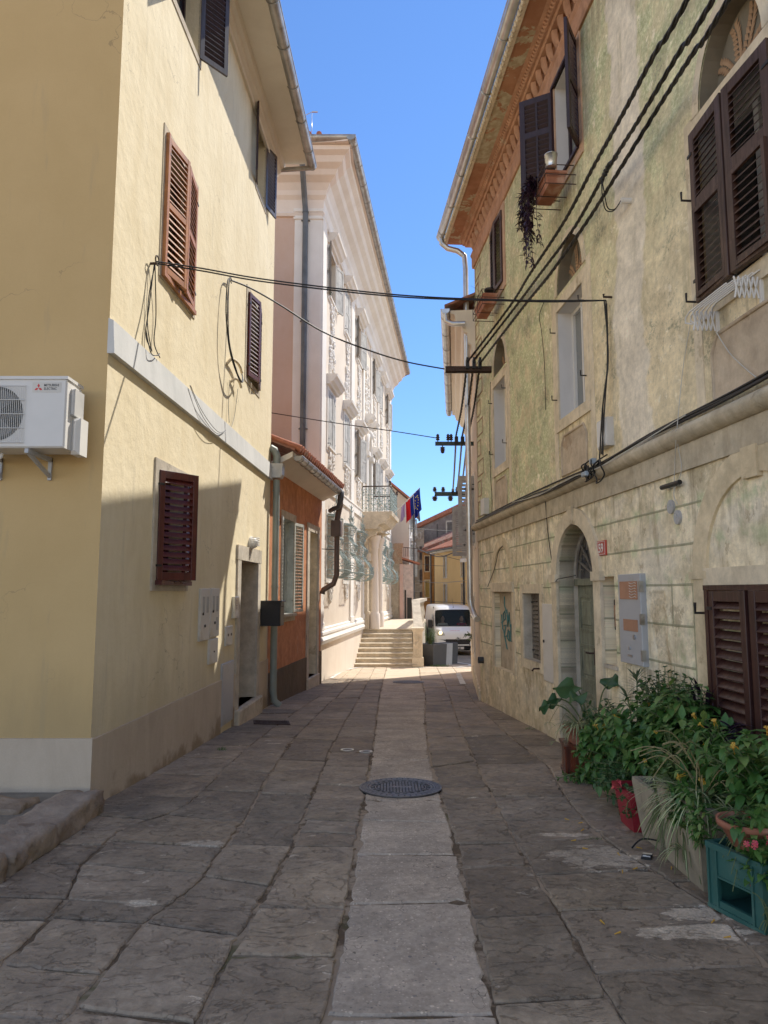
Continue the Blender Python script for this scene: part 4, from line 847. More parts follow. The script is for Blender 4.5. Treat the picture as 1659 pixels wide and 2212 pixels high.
# hipped roof
b = MB(); e = .90
c0 = WP(P0 - e, 11.70, e); c1 = WP(P1 + e * .4, 11.70, e); c2 = WP(P1 + e * .4, 11.7, -9); c3 = PE(9, 11.70, e); r0 = WP(P0 + 4.5, 13.6, -4.5); r1 = WP(P1 - 4, 13.6, -4.5)
b.add([c0, c1, c2, c3, r0, r1], [(0, 1, 5, 4), (1, 2, 5), (3, 0, 4), (2, 3, 4, 5)], raw=True); b.build('roof', m_tile2, pa)
m = MB(PE); k = .0
while k < 4.5: m.tube([(k, 11.78, .98), (k, 12.75, -1.6)], [.075, .075], 9); m.tube([(k + .13, 11.72, .94), (k + .13, 12.7, -1.6)], .05, 7); k += .26
m.build('roof_tiles', m_tile, pa)
m = MB(PE); m.tube([(1.2, 11.75, 1.0), (1.2, 12.3, .95), (.75, 12.15, .9), (.2, 12.45, .9), (.2, 11.9, .9)], .012, 5); m.tube([(.2, 12.45, .9), (.05, 12.45, .9)], .02, 6); m.build('lightning_rod', m_zinc_br, pa)
# corner downpipe
b = MB(PE); b.tube([(.45, 11.5, .95), (.45, 11.2, .9), (.45, 10.55, .25), (.42, 10.1, .16), (.42, 3.0, .16)], .075, 10)
for z in (10.1, 7.1, 4.2): b.tube([(.42, z - .02, .16), (.42, z + .02, .16)], .088, 10)
for z in (9.9, 7.1, 4.2): b.box(.30, .54, z - .01, z + .01, .0, .12)
b.build('downpipe', m_zinc_dk, pa)
b = MB(); a0 = at('E', 330, 640, 17.6); b.tube([at('E', 365, 685, 17.9), at('E', 470, 745, 17.8), at('E', 510, 760, 17.7), at('E', 528, 790, 17.6), at('E', 522, 830, 17.6), at('E', 500, 885, 17.6), at('E', 462, 900, 17.7), at('E', 440, 915, 17.8)], .06, 10, raw=True)
b.build('overflow_pipe', m_zinc_dk, pa)

# windows with hoods
shut = m_w_weather
def pwin(c, z0, z1, state, hood_z):
    w = window(WP, c - .52, c + .52, z0, z1, pa, m_palace_w, .13, .03, .14, m_w_green_frame, m_pane, None, True, .08)
    hw = .50
    if state == 0:
        leaf(WP, c - .51, z0, z1 - .02, hw, 4, 1, .0, shut, w, 3, .5, solid=True, smat=1, th=.04, stile=.07); leaf(WP, c + .51, z0, z1 - .02, hw, 4, -1, .0, shut, w, 3, .5, solid=True, th=.04, stile=.07)
    else:
        leaf(WP, c - .52, z0, z1 - .02, hw, 164, 1, .03, m_w_inner, w, 22, .5, th=.04, stile=.07); leaf(WP, c + .52, z0, z1 - .02, hw, 163, -1, .03, shut, w, 3, .5, solid=True, th=.04, stile=.07)
    h = MB(WP)
    h.prof([(hood_z, -.01), (hood_z, .10), (hood_z + .05, .13), (hood_z + .09, .20), (hood_z + .17, .25), (hood_z + .21, .30), (hood_z + .27, .31), (hood_z + .29, -.01)], c - .72, c + .72)
    h.build('hood', m_palace_w, w)
    b = MB(WP); b.tube([(c - .62, z0 + .05, .0), (c - .62, z0 + .05, .12), (c - .62, z0 + .0, .12)], .012, 5); b.tube([(c + .95, z0 + .05, .0), (c + .95, z0 + .05, .14), (c + .95, z0 - .02, .14)], .012, 5); b.build('shutter_hook', m_black, w)
st_ = [0, 0, 1, 1, 0, 0]
for c, a in zip(bays, st_): pwin(c, 4.0, 5.6, a, 5.70)
for c, a in zip(bays, [1, 0, 1, 1, 0, 1]): pwin(c, 8.3, 9.7, a, 9.80)
# stucco ornaments
def stucco(c, zc, w, h, n, seed, shape='crest'):
    rg = random.Random(seed); m = MB(WP)
    for i in range(n):
        v = rg.random(); u = rg.random() ** .8
        if shape == 'crest': ww = w * (.25 + .75 * math.sin(PI * (1 - v) * .75) ** 1.2)
        elif shape == 'ring': ww = w * (.35 + .65 * math.sin(PI * v))
        else: ww = w * (v ** .7)
        a = u * ww if shape != 'ring' else ww * (.65 + .35 * u)
        z = zc + (v - .5) * h; r = rg.uniform(.035, .075)
        for sg in (-1, 1): m.blob((c + sg * a, z, .005), (r * rg.uniform(.6, 1.1), r * rg.uniform(.8, 1.7), rg.uniform(.03, .085)), 5, .35, rg)
    # scrolls
    for sg in (-1, 1):
        for q in range(3):
            z = zc + (q - 1) * h * .28; a0_ = c + sg * w * (.35 + .1 * q); rr_ = .09 + .02 * q
            m.tube([(a0_ + sg * math.cos(t * .7) * rr_ * (1 - t / 14), z + math.sin(t * .7) * rr_ * 1.3 * (1 - t / 14), .04) for t in range(11)], .022, 5)
    m.build('stucco_ornament', m_palace_w, pa)
for i, c in enumerate(bays):
    stucco(c, 6.72, .42, 1.35, 42, 10 + i); stucco(c, 7.75, .30, .85, 20, 40 + i, 'drop'); stucco(c, 3.50, .36, .80, 26, 70 + i, 'ring'); stucco(c, 10.3, .30, .35, 12, 130 + i, 'drop')
    stucco(c, -.02, .34, .50, 18, 160 + i, 'drop')
stucco(8.6, 7.9, .60, 2.0, 70, 99)
# bulging wrought iron window grilles
GP = [(.38, .0), (.38, .22), (.42, .36), (.52, .47), (.68, .50), (.85, .46), (1.0, .36), (1.12, .25), (1.22, .20), (1.32, .23), (1.42, .29), (1.50, .27), (1.60, .17), (1.72, .13), (1.88, .17), (2.0, .24), (2.06, .27), (2.10, .22), (2.12, .0)]
def po(z):
    for (a, b_), (c, d) in zip(GP[3:-1], GP[4:]):
        if a <= z <= c: return b_ + (d - b_) * (z - a) / (c - a)
    return .15
def grille(c, seed):
    rg = random.Random(seed); m = MB(WP); hw = .54
    for i in range(10): s = c - hw + 2 * hw * i / 9; m.tube([(s, z, o + .02) for z, o in GP], .0075, 5)
    for z in (.46, .60, 1.22, 1.5, 1.72, 2.06): m.tube([(c - hw, z, .02), (c - hw, z, po(z) + .02), (c + hw, z, po(z) + .02), (c + hw, z, .02)], .012, 5)
    m.tube([(c - hw, .38, .02), (c - hw, 2.12, .02)], .016, 5); m.tube([(c + hw, .38, .02), (c + hw, 2.12, .02)], .016, 5)
    for sg in (-1, 1):
        for z, o, r in ((.66, .26, .17), (.66, .26, .09), (1.0, .14, .10), (1.42, .15, .09), (1.9, .11, .09), (.9, .12, .06), (1.2, .1, .06)): m.tube([(c + sg * hw, z + r * math.sin(t * .7), o + r * math.cos(t * .7)) for t in range(9)], .010, 5)
    o = m.build('window_grille', m_grille, pa)
    m = MB(WP)
    for k in range(70):
        z = rg.choice((rg.uniform(.75, 1.25), rg.uniform(1.3, 2.1))); s = c + rg.uniform(-hw, hw); d = po(z) + .04; a = rg.uniform(0, 6.3); L = rg.uniform(.03, .07)
        m.add([(s, z, d), (s + L * math.cos(a) + .02 * math.sin(a), z + L * math.sin(a), d + rg.uniform(0, .05)), (s + 2 * L * math.cos(a), z + 2 * L * math.sin(a), d), (s + L * math.cos(a) - .02 * math.sin(a), z + L * math.sin(a) - .02, d + .02)], [(0, 1, 2, 3)])
    for sg in (-.3, 0, .3):
        for k in range(14): a = rg.uniform(0, 6.3); z = 2.12 + rg.random() * (.28 if sg else .62); m.tube([(c + sg + .03 * rg.uniform(-1, 1), z - .03, .18), (c + sg + .08 * math.cos(a), z + .07, .18 + .07 * math.sin(a))], [.012, .004], 4)
        m.tube([(c + sg, 2.05, .2), (c + sg, 2.35 if sg else 2.72, .18)], .012, 5)
    m.build('iron_foliage', m_grille, o)
    b = MB(WP); b.quad((c - .51, .36, -.20), (c + .51, .36, -.20), (c + .51, 2.14, -.20), (c - .51, 2.14, -.20)); b.build('pane', m_pane, o)
    b = MB(WP); b.ring(c - .5, c + .5, .36, 2.13, .11, -.01, .025); b.build('frame', m_palace_w, o)
for i, c in enumerate(bays): grille(c, 200 + i)
# portal
b = MB(WP)
for s in (7.72, 9.12): b.bbox(s, s + .34, -1.36, 2.3, -.02, .16, .01); b.bbox(s - .04, s + .38, -1.36, -.72, -.02, .22, .02); b.bbox(s - .05, s + .39, 1.0, 1.12, -.02, .20, .01); b.bbox(s - .05, s + .39, 2.1, 2.3, -.02, .26, .02)
b.box(7.95, 9.25, 1.2, 1.5, -.02, .12); b = b.build('portal', m_lime, pa)
for s in (7.90, 9.30):
    m = MB(WP); m.lathe([(.17, -1.36), (.17, -.9), (.13, -.85), (.12, .0), (.105, 1.55), (.14, 1.6), (.15, 1.72), (.20, 1.9), (.22, 2.0)], (0, 0, 0), 'z', 14) if 0 else None
    q = WP(s, 0, .42); m = MB(); m.lathe([(.19, -1.36), (.19, -.82), (.15, -.78), (.135, -.7), (.12, .6), (.11, 1.6), (.15, 1.64), (.13, 1.72), (.19, 1.95), (.22, 2.0), (.22, 2.1)], (q.x, q.y, 0), 'z', 16); m.build('column', m_palace_pink, b)
b2 = MB(WP); b2.box(8.1, 9.1, -1.36, 1.2, -.24, -.18); b2.box(8.14, 8.57, -1.2, 1.1, -.18, -.16); b2.box(8.63, 9.06, -1.2, 1.1, -.18, -.16); b2.build('door', m_w_brown, pa)
# balcony
q = MB(WP); q.prof([(2.30, -.01), (2.30, .55), (2.45, .62), (2.52, .85), (2.66, .95), (2.72, 1.02), (2.78, 1.02), (2.80, 1.12), (2.94, 1.14), (2.94, -.01)], 7.15, 10.05); q.build('balcony_slab', m_lime, pa)
for s in (7.35, 9.45):
    q = MB(WP); q.prof([(1.75, -.01), (1.80, .10), (1.95, .16), (2.05, .30), (2.1, .48), (2.22, .55), (2.31, .80), (2.31, -.01)], s, s + .38); q.build('bracket', m_lime, pa)
def railing(p0, p1, n):
    m = MB(); A, B_ = V(p0), V(p1); d = (B_ - A); L = d.length; d.normalize()
    for i in range(n + 1):
        s = A + d * L * i / n; m.tube([s, s + V((0, 0, .92))], .010, 5, raw=True)
        if i < n:
            for zc, r in ((.2, .10), (.5, .12), (.76, .08)):
                c_ = s + d * (L / n / 2) + V((0, 0, zc)); m.tube([c_ + d * math.cos(t * .7) * r + V((0, 0, math.sin(t * .7) * r)) for t in range(9)], .009, 4, raw=True)
            for k in range(6): c_ = s + d * rnd.random() * L / n + V((0, 0, rnd.uniform(.05, .9))); m.blob(c_, (.03, .012, .04), 4, .4, raw=True)
    for z in (.05, .62): m.tube([A + V((0, 0, z)), B_ + V((0, 0, z))], .012, 5, raw=True)
    return m
A = WP(7.2, 2.95, .04); B_ = WP(7.2, 2.95, 1.06); C_ = WP(10.0, 2.95, 1.06); D_ = WP(10.0, 2.95, .04)
ra = railing(A, B_, 5).build('balcony_railing', m_grille, pa); railing(B_, C_, 11).build('balcony_railing', m_grille, pa); railing(C_, D_, 4).build('balcony_railing', m_grille, pa)
m = MB(); m.tube([A + V((0, 0, .93)), B_ + V((0, 0, .93)), C_ + V((0, 0, .93)), D_ + V((0, 0, .93))], .028, 6, raw=True)
for q in (B_, C_): m.lathe([(.02, 0), (.05, .05), (.03, .09), (.055, .14), (.0, .2)], (q.x, q.y, q.z + .95), 'z', 8)
m.build('handrail', m_iron, ra)
# door onto the balcony, arched head and pediment
b = MB(WP); b.box(8.1, 9.1, 2.97, 5.2, -.24, -.2); b.build('balcony_door', m_w_green_frame, pa)
for s in (7.78, 9.10): b = MB(WP); b.bbox(s, s + .32, 2.97, 5.15, -.01, .14, .01); b.bbox(s - .05, s + .37, 5.15, 5.35, -.01, .22, .02); b.build('pilaster', m_palace_w, pa)
m = MB(WP); m.tube([(8.6 + .55 * math.cos(t), 5.35 + .75 * math.sin(t), .08) for t in [PI * i / 14 for i in range(15)]], .09, 7); m.blob((8.6, 6.1, .12), (.17, .22, .16), 6, .3); m.build('arch_moulding', m_palace_w, pa)
for q0_, q1_ in ((7.7, 8.25), (8.95, 9.5)): MB(WP).prof([(6.42, -.01), (6.42, .12), (6.5, .2), (6.56, .32), (6.66, .38), (6.70, .42), (6.76, .42), (6.78, -.01)], q0_, q1_).build('pediment', m_palace_w, pa)

# ---- flags on the balcony
def flag(name, label, base, tip, t0, t1, drop, mat, kind, seed):
    t = thing(name, label, 'flag', base, 'flags leaning out from the palace balcony')
    A, B_ = V(base), V(tip); m = MB(); m.tube([A, B_], .016, 6, raw=True); m.build('pole', m_white_p, t)
    rg = random.Random(seed); d = (B_ - A); m = MB(); nu, nv = 22, 10; pts = []
    for j in range(nv + 1):
        for i in range(nu + 1):
            u = i / nu; v = j / nv; p = A + d * (t0 + (t1 - t0) * u) * 1.0
            fold = math.sin(u * 13 + seed) * .05 * (.3 + v) + math.sin(u * 5 + v * 2 + seed) * .05 * v
            p = p + V((fold * .3 + v * .04 * math.sin(seed), -fold - .02, -drop * v * (1 - .25 * u * v) - (t1 - t0) * u * v * .1)); pts.append(p)
    m.add(pts, [(j * (nu + 1) + i, j * (nu + 1) + i + 1, (j + 1) * (nu + 1) + i + 1, (j + 1) * (nu + 1) + i) for j in range(nv) for i in range(nu)], smooth=True, raw=True)
    for k, j in enumerate(range(len(m.uv))): m.uv[j] = ((j % (nu + 1)) / nu, 1 - (j // (nu + 1)) / nv)
    c = m.build('cloth', mat, t)
    if kind == 'eu':
        s = MB()
        for k in range(12):
            a = 2 * PI * k / 12; u = .5 + .26 * math.cos(a); v = .42 + .24 * math.sin(a); i = int(round(u * nu)); j = int(round(v * nv)); p = pts[j * (nu + 1) + i] + V((0, -.02, 0)); P = []
            for q in range(10): r = .032 if q % 2 == 0 else .013; P.append((p.x + r * .7 * math.sin(PI * q / 5), p.y - .012, p.z + r * math.cos(PI * q / 5)))
            s.add(P, [tuple(range(10))], raw=True)
        s.build('star', m_flower_star, c)
    return t
def flagmat(name, stops, vert=False):
    t = NT(name, .8, 0, .1); u, v, _ = t.sep(t.uv()); r = t.n('ShaderNodeValToRGB', {0: (v if vert else u)}); cr = r.color_ramp; cr.interpolation = 'CONSTANT'
    cr.elements[0].color = (*stops[0][1], 1); cr.elements[0].position = 0; cr.elements[1].position = stops[1][0] if len(stops) > 1 else 1; cr.elements[1].color = (*stops[min(1, len(stops) - 1)][1], 1)
    for p, c in stops[2:]: e = cr.elements.new(p); e.color = (*c, 1)
    t.set('Base Color', r.outputs[0]); return t.m
m_flower_star = simple('flag_gold', (.75, .58, .05), .7)
bs = WP(8.3, 3.05, 1.1)
flag('flag', 'blue flag with yellow stars, the outermost of the flags on the palace balcony', bs + V((.02, -.1, -.05)), bs + V((.98, -.35, .88)), .74, .99, 1.08, flagmat('flag_blue', [(0, (.012, .025, .22)), (1, (.012, .025, .22))]), 'eu', 1)
flag('flag', 'red white and blue flag hanging between the blue and the lilac one on the balcony', bs + V((.0, .15, -.05)), bs + V((.92, -.05, .80)), .48, .88, .84, flagmat('flag_tricolour', [(0, (.50, .015, .02)), (.45, (.012, .03, .20)), (.8, (.72, .72, .74))]), 'sl', 2.4)
flag('flag', 'pale lilac flag nearest the palace balcony', bs + V((-.02, .3, -.05)), bs + V((.86, .15, .72)), .36, .60, .62, flagmat('flag_lilac', [(0, (.36, .26, .48)), (.6, (.62, .58, .70))]), 'li', 4)

# ---- steps and stone parapet in front of the palace
stn = thing('stone_steps', 'wide pale stone steps climbing along the palace wall', 'steps', (0, 25.5, -2.6))
n = 8; ys = 24.45; zb = -2.56; rise = (zb + 1.36) / -n
for i in range(n):
    y0 = ys + i * .31; z1 = zb + rise * (i + 1); s = (y0 - 18.9) / math.cos(math.atan(.1079)); xl = WP(s, 0).x - .05
    f = lambda a, b_, c, y0=y0: V((a, y0 + c, b_))
    xr = 1.02 if i else 1.12; b = MB(f); b.prof([(z1 - .045, -.045), (z1 - .03, -.06), (z1 - .01, -.06), (z1, -.045), (z1, .34), (z1 - rise - .02, .34), (z1 - rise - .02, 0), (z1 - .07, .0)], xl, xr)
    b.build('step', m_lime, stn)
b = MB(); xa = WP(8.3, 0).x - .2; b.add([(xa, ys + n * .31 - .02, -1.361), (1.3, ys + n * .31 - .02, -1.361), (2.2, 37, -1.361), (WP(18, 0).x - .3, 37, -1.361), (xa, ys + n * .31 - .02, -2.7), (1.3, ys + n * .31 - .02, -2.7), (2.2, 37, -3), ], [(0, 1, 2, 3), (0, 4, 5, 1), (1, 5, 6, 2)])
b.build('landing', m_lime, stn)
pp = thing('stone_parapet', 'carved stone pier and sloping parapet at the right of the palace steps', 'parapet', (1.15, 25, -2.6))
b = MB(); b.box(.96, 1.34, 24.40, 24.80, -2.62, -2.22); b.box(1.00, 1.31, 24.44, 24.76, -2.22, -1.34); b.box(.97, 1.34, 24.41, 24.79, -1.34, -1.29); b.box(.94, 1.37, 24.38, 24.82, -1.29, -1.22); b.build('pier', m_lime, pp)
f = lambda a, b_, c: V((a, 24.44 - c, b_)); m = MB(f); m.ring(1.06, 1.25, -2.12, -1.45, .018, 0, .014)
for zc in (-1.56, -1.80, -2.04): m.tube([(1.155 + .055 * math.cos(t * .6), zc + .095 * math.sin(t * .6), .01) for t in range(11)], .014, 5)
m.build('carved_panel', m_lime, pp)
b = MB(); b.add([(1.02, 24.8, -1.30), (1.34, 24.8, -1.30), (1.34, 27.0, -.38), (1.05, 27.0, -.38), (1.02, 24.8, -1.22), (1.34, 24.8, -1.22), (1.34, 27.0, -.30), (1.05, 27.0, -.30)], [(0, 3, 2, 1), (4, 5, 6, 7), (0, 1, 5, 4), (1, 2, 6, 5), (3, 0, 4, 7), (2, 3, 7, 6)])
b.add([(1.04, 27.0, -.42), (1.34, 27.0, -.42), (2.1, 35, -.42), (1.8, 35, -.42), (1.04, 27.0, -.30), (1.34, 27.0, -.30), (2.1, 35, -.30), (1.8, 35, -.30)], [(4, 5, 6, 7), (0, 1, 5, 4), (1, 2, 6, 5), (3, 0, 4, 7), (0, 3, 2, 1)]); b.build('coping', m_stone, pp)
for i in range(8):
    y = 25.05 + i * .27; z0 = -2.6 + (y - 24.45) * .42; z1 = -1.30 + (y - 24.8) * .418; m = MB(); m.lathe([(.06, z0), (.06, z0 + .1), (.04, z0 + .15), (.085, z0 + .3), (.05, z1 - .25), (.04, z1 - .12), (.06, z1 - .08), (.06, z1)], (1.19, y, 0), 'z', 8); m.build('baluster', m_lime, pp)
for i in range(12):
    y = 27.2 + i * .6; x = 1.19 + (y - 27) * .095; m = MB(); m.lathe([(.07, -1.36), (.07, -1.25), (.045, -1.2), (.09, -1.0), (.05, -.7), (.04, -.55), (.07, -.5), (.07, -.42)], (x, y, 0), 'z', 8); m.build('baluster', m_lime, pp)
b = MB(); b.add([(1.29, 24.8, -2.7), (1.29, 27.0, -2.7), (1.29, 27.0, -1.37), (1.29, 24.8, -2.3)], [(0, 1, 2, 3)]); b.add([(1.30, 27.0, -3), (2.15, 36, -3.2), (2.15, 36, -1.37), (1.30, 27.0, -1.37)], [(0, 1, 2, 3)]); b.build('retaining_wall', m_stone, pp)
# ================================================================ GREEN HOUSE (right)
R0, R1 = -1.0, 14.0
gh = thing('green_house', 'old right-hand house with faded green and ochre render, arched door and terracotta cornice', 'house', WR(7, -1.8))
AR = arch(8.48, .64, -1.95, .17, .63)
LUN = lambda c, hw, z0, h: [(c + hw * math.cos(PI * i / 18), z0 + h * math.sin(PI * i / 18)) for i in range(19)]
holes = [rect(7.92, 8.86, 2.16, 3.58), rect(11.60, 12.48, 2.16, 3.62), rect(4.38, 5.30, 2.24, 3.64), rect(7.92, 8.72, 5.25, 6.60), rect(11.58, 12.40, 5.25, 6.52),
         LUN(8.38, .46, 3.80, .56), LUN(12.0, .43, 3.82, .56), LUN(4.86, .42, 3.80, .56), AR, rect(7.33, 7.64, -.75, .16), rect(9.92, 10.80, -.98, -.02), rect(11.46, 12.72, -1.30, .0)]
mw = MB(WR); mw.poly([[(R0, -2.6), (R1, -2.6), (R1, 7.5), (R0, 7.5)]] + holes, 0, .2); mw.build('wall', m_green, gh)
b = MB(WR); b.quad((R1, -2.6, 0), (R1, 7.5, 0), (R1, 7.5, -9), (R1, -2.6, -9)); b.quad((R0, -2.6, 0), (R0, 7.5, 0), (R0, 7.5, -9), (R0, -2.6, -9)); b.quad((R0, -2.6, -9), (R1, -2.6, -9), (R1, 7.5, -9), (R0, 7.5, -9)); b.build('rear_wall', m_stone_y, gh)
# string course: roll and two bands
b = MB(WR); b.prof([(1.20, -.01), (1.20, .05), (1.235, .10), (1.275, .12), (1.31, .11), (1.34, .07), (1.36, .0)], R0, R1 + .12, smooth=True)
b.prof([(.985, -.01), (.985, .028), (1.199, .028), (1.199, -.01)], R0, R1 + .02); b.build('string_course', plaster('string_course_render', (.54, .46, .33), (.41, .335, .23), streak=.8, spots=(.25, .215, .15), bump=.9), gh)
# cornice
TW = m_terra_wall
b = MB(WR); b.prof([(6.62, -.01), (6.62, .03), (6.66, .045), (6.84, .045), (6.88, .07), (6.91, .07), (6.91, -.01)], R0, R1 + .05); b.prof([(6.91, -.01), (6.91, .02), (7.16, .02), (7.16, -.01)], R0, R1 + .02)
b.prof([(7.16, -.01), (7.16, .14), (7.19, .16), (7.19, .20), (7.30, .22), (7.32, .27), (7.32, -.01)], R0, R1 + .2); b.build('cornice', TW, gh)
s = 3.0
while s < R1:
    m = MB(WR); c = s; P = [(7.15, .13), (7.05, .12), (6.97, .09), (6.93, .05), (6.93, .0)]; hw = .05
    pts = []
    for z, o in P: pts += [(c - hw, z, o * .55), (c - hw * .5, z, o), (c + hw * .5, z, o), (c + hw, z, o * .55)]
    m.add(pts, [(4 * i + j, 4 * i + j + 1, 4 * i + j + 5, 4 * i + j + 4) for i in range(4) for j in range(3)], smooth=True)
    m.blob((c, 6.945, .06), (.028, .028, .03), 5); s += .235
    m.build('cornice_tongue', TW, gh)
m = MB(WR); s = 3.0
while s < R1 + .15:
    m.tube([(s, 7.195, .175), (s + .035, 7.225, .215), (s + .055, 7.265, .225), (s + .06, 7.295, .205)], [.014, .02, .018, .01], 5); s += .062
m.build('rope_moulding', TW, gh)
b = MB(WR); b.box(R0, R1 + .42, 7.325, 7.36, -.01, .50); b.build('soffit', m_terra_soffit, gh)
b = MB(WR); b.box(R0, R1 + .46, 7.30, 7.39, .50, .545); b.build('fascia', m_stone_y, gh)
m = MB(WR); s = 3.0
while s < R1 + .4: m.blob((s, 7.335, .56), (.032, .05, .03), 5, .1); s += .085
m.build('bead_moulding', m_stone_y, gh)
b = MB(WR); b.prof([(7.40, .60), (7.44, .62), (9.4, -4), (7.44, -9), (7.40, -9), (9.3, -4)], R0, R1 + .45); b.build('roof', m_tile2, gh)
gutter(WR, R0, R1 + .42, 7.46, .63, .085, gh, m_zinc_br, 1.05)
b = MB(WR); b.tube([(R1 + .30, 7.40, .63), (R1 + .30, 7.28, .62), (R1 + .27, 7.16, .50), (R1 + .24, 7.10, .30), (R1 + .22, 6.98, .16), (R1 + .21, 6.7, .14), (R1 + .20, -.15, .14), (R1 + .19, -.30, .12), (R1 - .02, -.46, .10), (R1 - .25, -.52, .10)], .058, 12)
for z in (5.2, 3.7, 2.6, 1.55, 1.0): b.tube([(R1 + .20, z - .015, .14), (R1 + .20, z + .015, .14)], .066, 12)
b.build('downpipe', m_zinc_br, gh)
m = MB(WR)
# quoins on the far corner
z = 1.42; k = 0
while z < 6.5:
    w = .42 if k % 2 else .62; m.ring(R1 - w + .05, R1 - .09, z + .05, z + .32, .02, -.01, .012); z += .40; k += 1
m.build('quoins', plaster('quoin_render', (.42, .26, .17), (.36, .29, .19), spots=(.46, .38, .27), bump=.6), gh)

# upper windows: surround bands, lunettes, aprons
for (s0, s1, z0, z1, c, hw, lz, kind) in ((7.92, 8.86, 2.16, 3.58, 8.38, .46, 3.80, 0), (11.60, 12.48, 2.16, 3.62, 12.0, .43, 3.82, 0), (4.38, 5.30, 2.24, 3.64, 4.86, .42, 3.80, 1)):
    w = window(WR, s0, s1, z0, z1, gh, m_stone_y, .14, .022, .2, m_white_p, m_pane_l if not kind else m_pane, m_white_rev, bottom=True)
    b = MB(WR); b.bbox(s0 - .1, s1 + .1, z0 - .07, z0 - .0, -.01, .05, .01) if 0 else None
    # lunette niche
    b = MB(WR); b.poly([LUN(c, hw, lz, .56)], -.14); LP_ = LUN(c, hw - .004, lz + .002, .556); b.add([(a, b2_, 0) for a, b2_ in LP_] + [(a, b2_, -.14) for a, b2_ in LP_], [(i, (i + 1) % 19, 19 + (i + 1) % 19, 19 + i) for i in range(19)]); l = b.build('lunette', simple('lunette_ground_%d' % int(s0), (.17, .14, .095), .9, 0, .2, 4, .4), gh)
    m = MB(WR)
    rg_ = random.Random(int(c * 10))
    for br in range(4):
        q0 = PI * (.14 + .20 * br); 
        for k_ in range(9):
            u_ = k_ / 8; q = q0 + .25 * math.sin(u_ * 2); rr_ = .20 + .68 * u_; px_, pz_ = c + hw * rr_ * math.cos(q), lz + .02 + .50 * rr_ * math.sin(q)
            for sg in (-1, 1):
                dx, dz = math.cos(q + sg * .8) * .085, math.sin(q + sg * .8) * .085; nx, nz = -dz * .28, dx * .28
                m.add([(px_, pz_, -.135), (px_ + dx * .5 + nx, pz_ + dz * .5 + nz, -.128), (px_ + dx, pz_ + dz, -.135), (px_ + dx * .5 - nx, pz_ + dz * .5 - nz, -.128)], [(0, 1, 2, 3)])
    m.build('painted_leaves', simple('lunette_leaf_%d' % int(s0), (.36, .21, .11), .9), l)
    m = MB(WR); A_ = [(c + (hw + .0) * math.cos(PI * i / 18), lz + .56 * math.sin(PI * i / 18)) for i in range(19)]; B2 = [(c + (hw + .10) * math.cos(PI * i / 18), lz + .66 * math.sin(PI * i / 18)) for i in range(19)]
    m.add([(a, b_, .012) for a, b_ in A_] + [(a, b_, .012) for a, b_ in B2] + [(a, b_, -.01) for a, b_ in B2], [(i, i + 1, 20 + i, 19 + i) for i in range(18)] + [(19 + i, 20 + i, 39 + i, 38 + i) for i in range(18)]); m.box(c - hw - .24, c - hw - .12, 1.38, lz + .02, -.01, .010); m.box(c + hw + .12, c + hw + .24, 1.38, lz + .02, -.01, .010)
    m.build('arch_band', m_stone_y, l)
    # apron panel
    az0, az1 = 1.44, 1.93; m = MB(WR); PP = [(s0 + .03, az0), (s1 - .03, az0), (s1 - .03, az1 - .12), (s1 - .12, az1), (s0 + .12, az1), (s0 + .03, az1 - .12)]
    m.tube([(a, b_, .008) for a, b_ in PP], .016, 6, closed=True); m.poly([PP], .006); m.build('apron_panel', plaster('apron_%d' % int(s0), (.56, .45, .32), (.44, .335, .23), spots=(.33, .23, .145), bump=.9), w)
    if not kind:
        for s, z in ((s0 - .06, z1 - .25), (s1 + .05, z1 - .25), (s0 - .06, z0 + .28), (s1 + .05, z0 + .28)): MB(WR).tube([(s, z, 0), (s, z, .09), (s, z + .06, .09)], .009, 6).build('shutter_hook', m_black, w)
        b = MB(WR); d = -.17; b.ring(s0 + .06, s0 + .40, z0 + .06, z1 - .06, .04, d - .0, d + .05); b.build('casement', m_white_p, w)
    else:
        for sh, dr, ww in ((s1 + .05, -1, .50), (s0 - .05, 1, .50)):
            o = leaf(WR, sh, z0 - .0, z1, ww, 3, dr, .025, m_w_brown, w, 20, .56, th=.045, stile=.075)
            b = MB(WR); a0 = sh + dr * .05; a1 = sh + dr * (ww - .05); b.ring(min(a0, a1) + .03, max(a0, a1) - .03, z0 + .06, z0 + .70, .035, .07, .095); b.build('flap_frame', m_w_brown, o)
        for z in (z1 - .5, z0 + .05): MB(WR).tube([(s1 + .14, z, 0), (s1 + .14, z, .10), (s1 + .14, z + .07, .10)], .010, 6).build('shutter_hook', m_black, w)
# attic windows
m_peach = plaster('peach_surround', (.58, .37, .25), (.48, .29, .19), spots=(.50, .42, .31), bump=.4)
w = window(WR, 7.92, 8.72, 5.25, 6.60, gh, m_peach, .16, .02, .18, m_w_plum, m_pane_l, m_white_rev)
leaf(WR, 8.74, 5.22, 6.58, .46, 122, -1, .02, m_w_plum, w, 16, .62, True, stile=.07, th=.04); leaf(WR, 7.92, 5.22, 6.58, .46, 146, 1, .02, m_w_plum, w, 16, .5, False, stile=.07, th=.04)
b = MB(WR); b.ring(7.90, 8.74, 5.24, 6.60, .04, .0, .05); b.build('frame', m_w_plum, w)
w = window(WR, 11.58, 12.40, 5.25, 6.52, gh, m_peach, .14, .02, .18, m_w_dark, m_pane, None)
leaf(WR, 12.41, 5.24, 6.52, .42, 5, -1, .01, m_w_dark, w, 18); leaf(WR, 11.57, 5.24, 6.52, .42, 5, 1, .01, m_w_dark, w, 18)
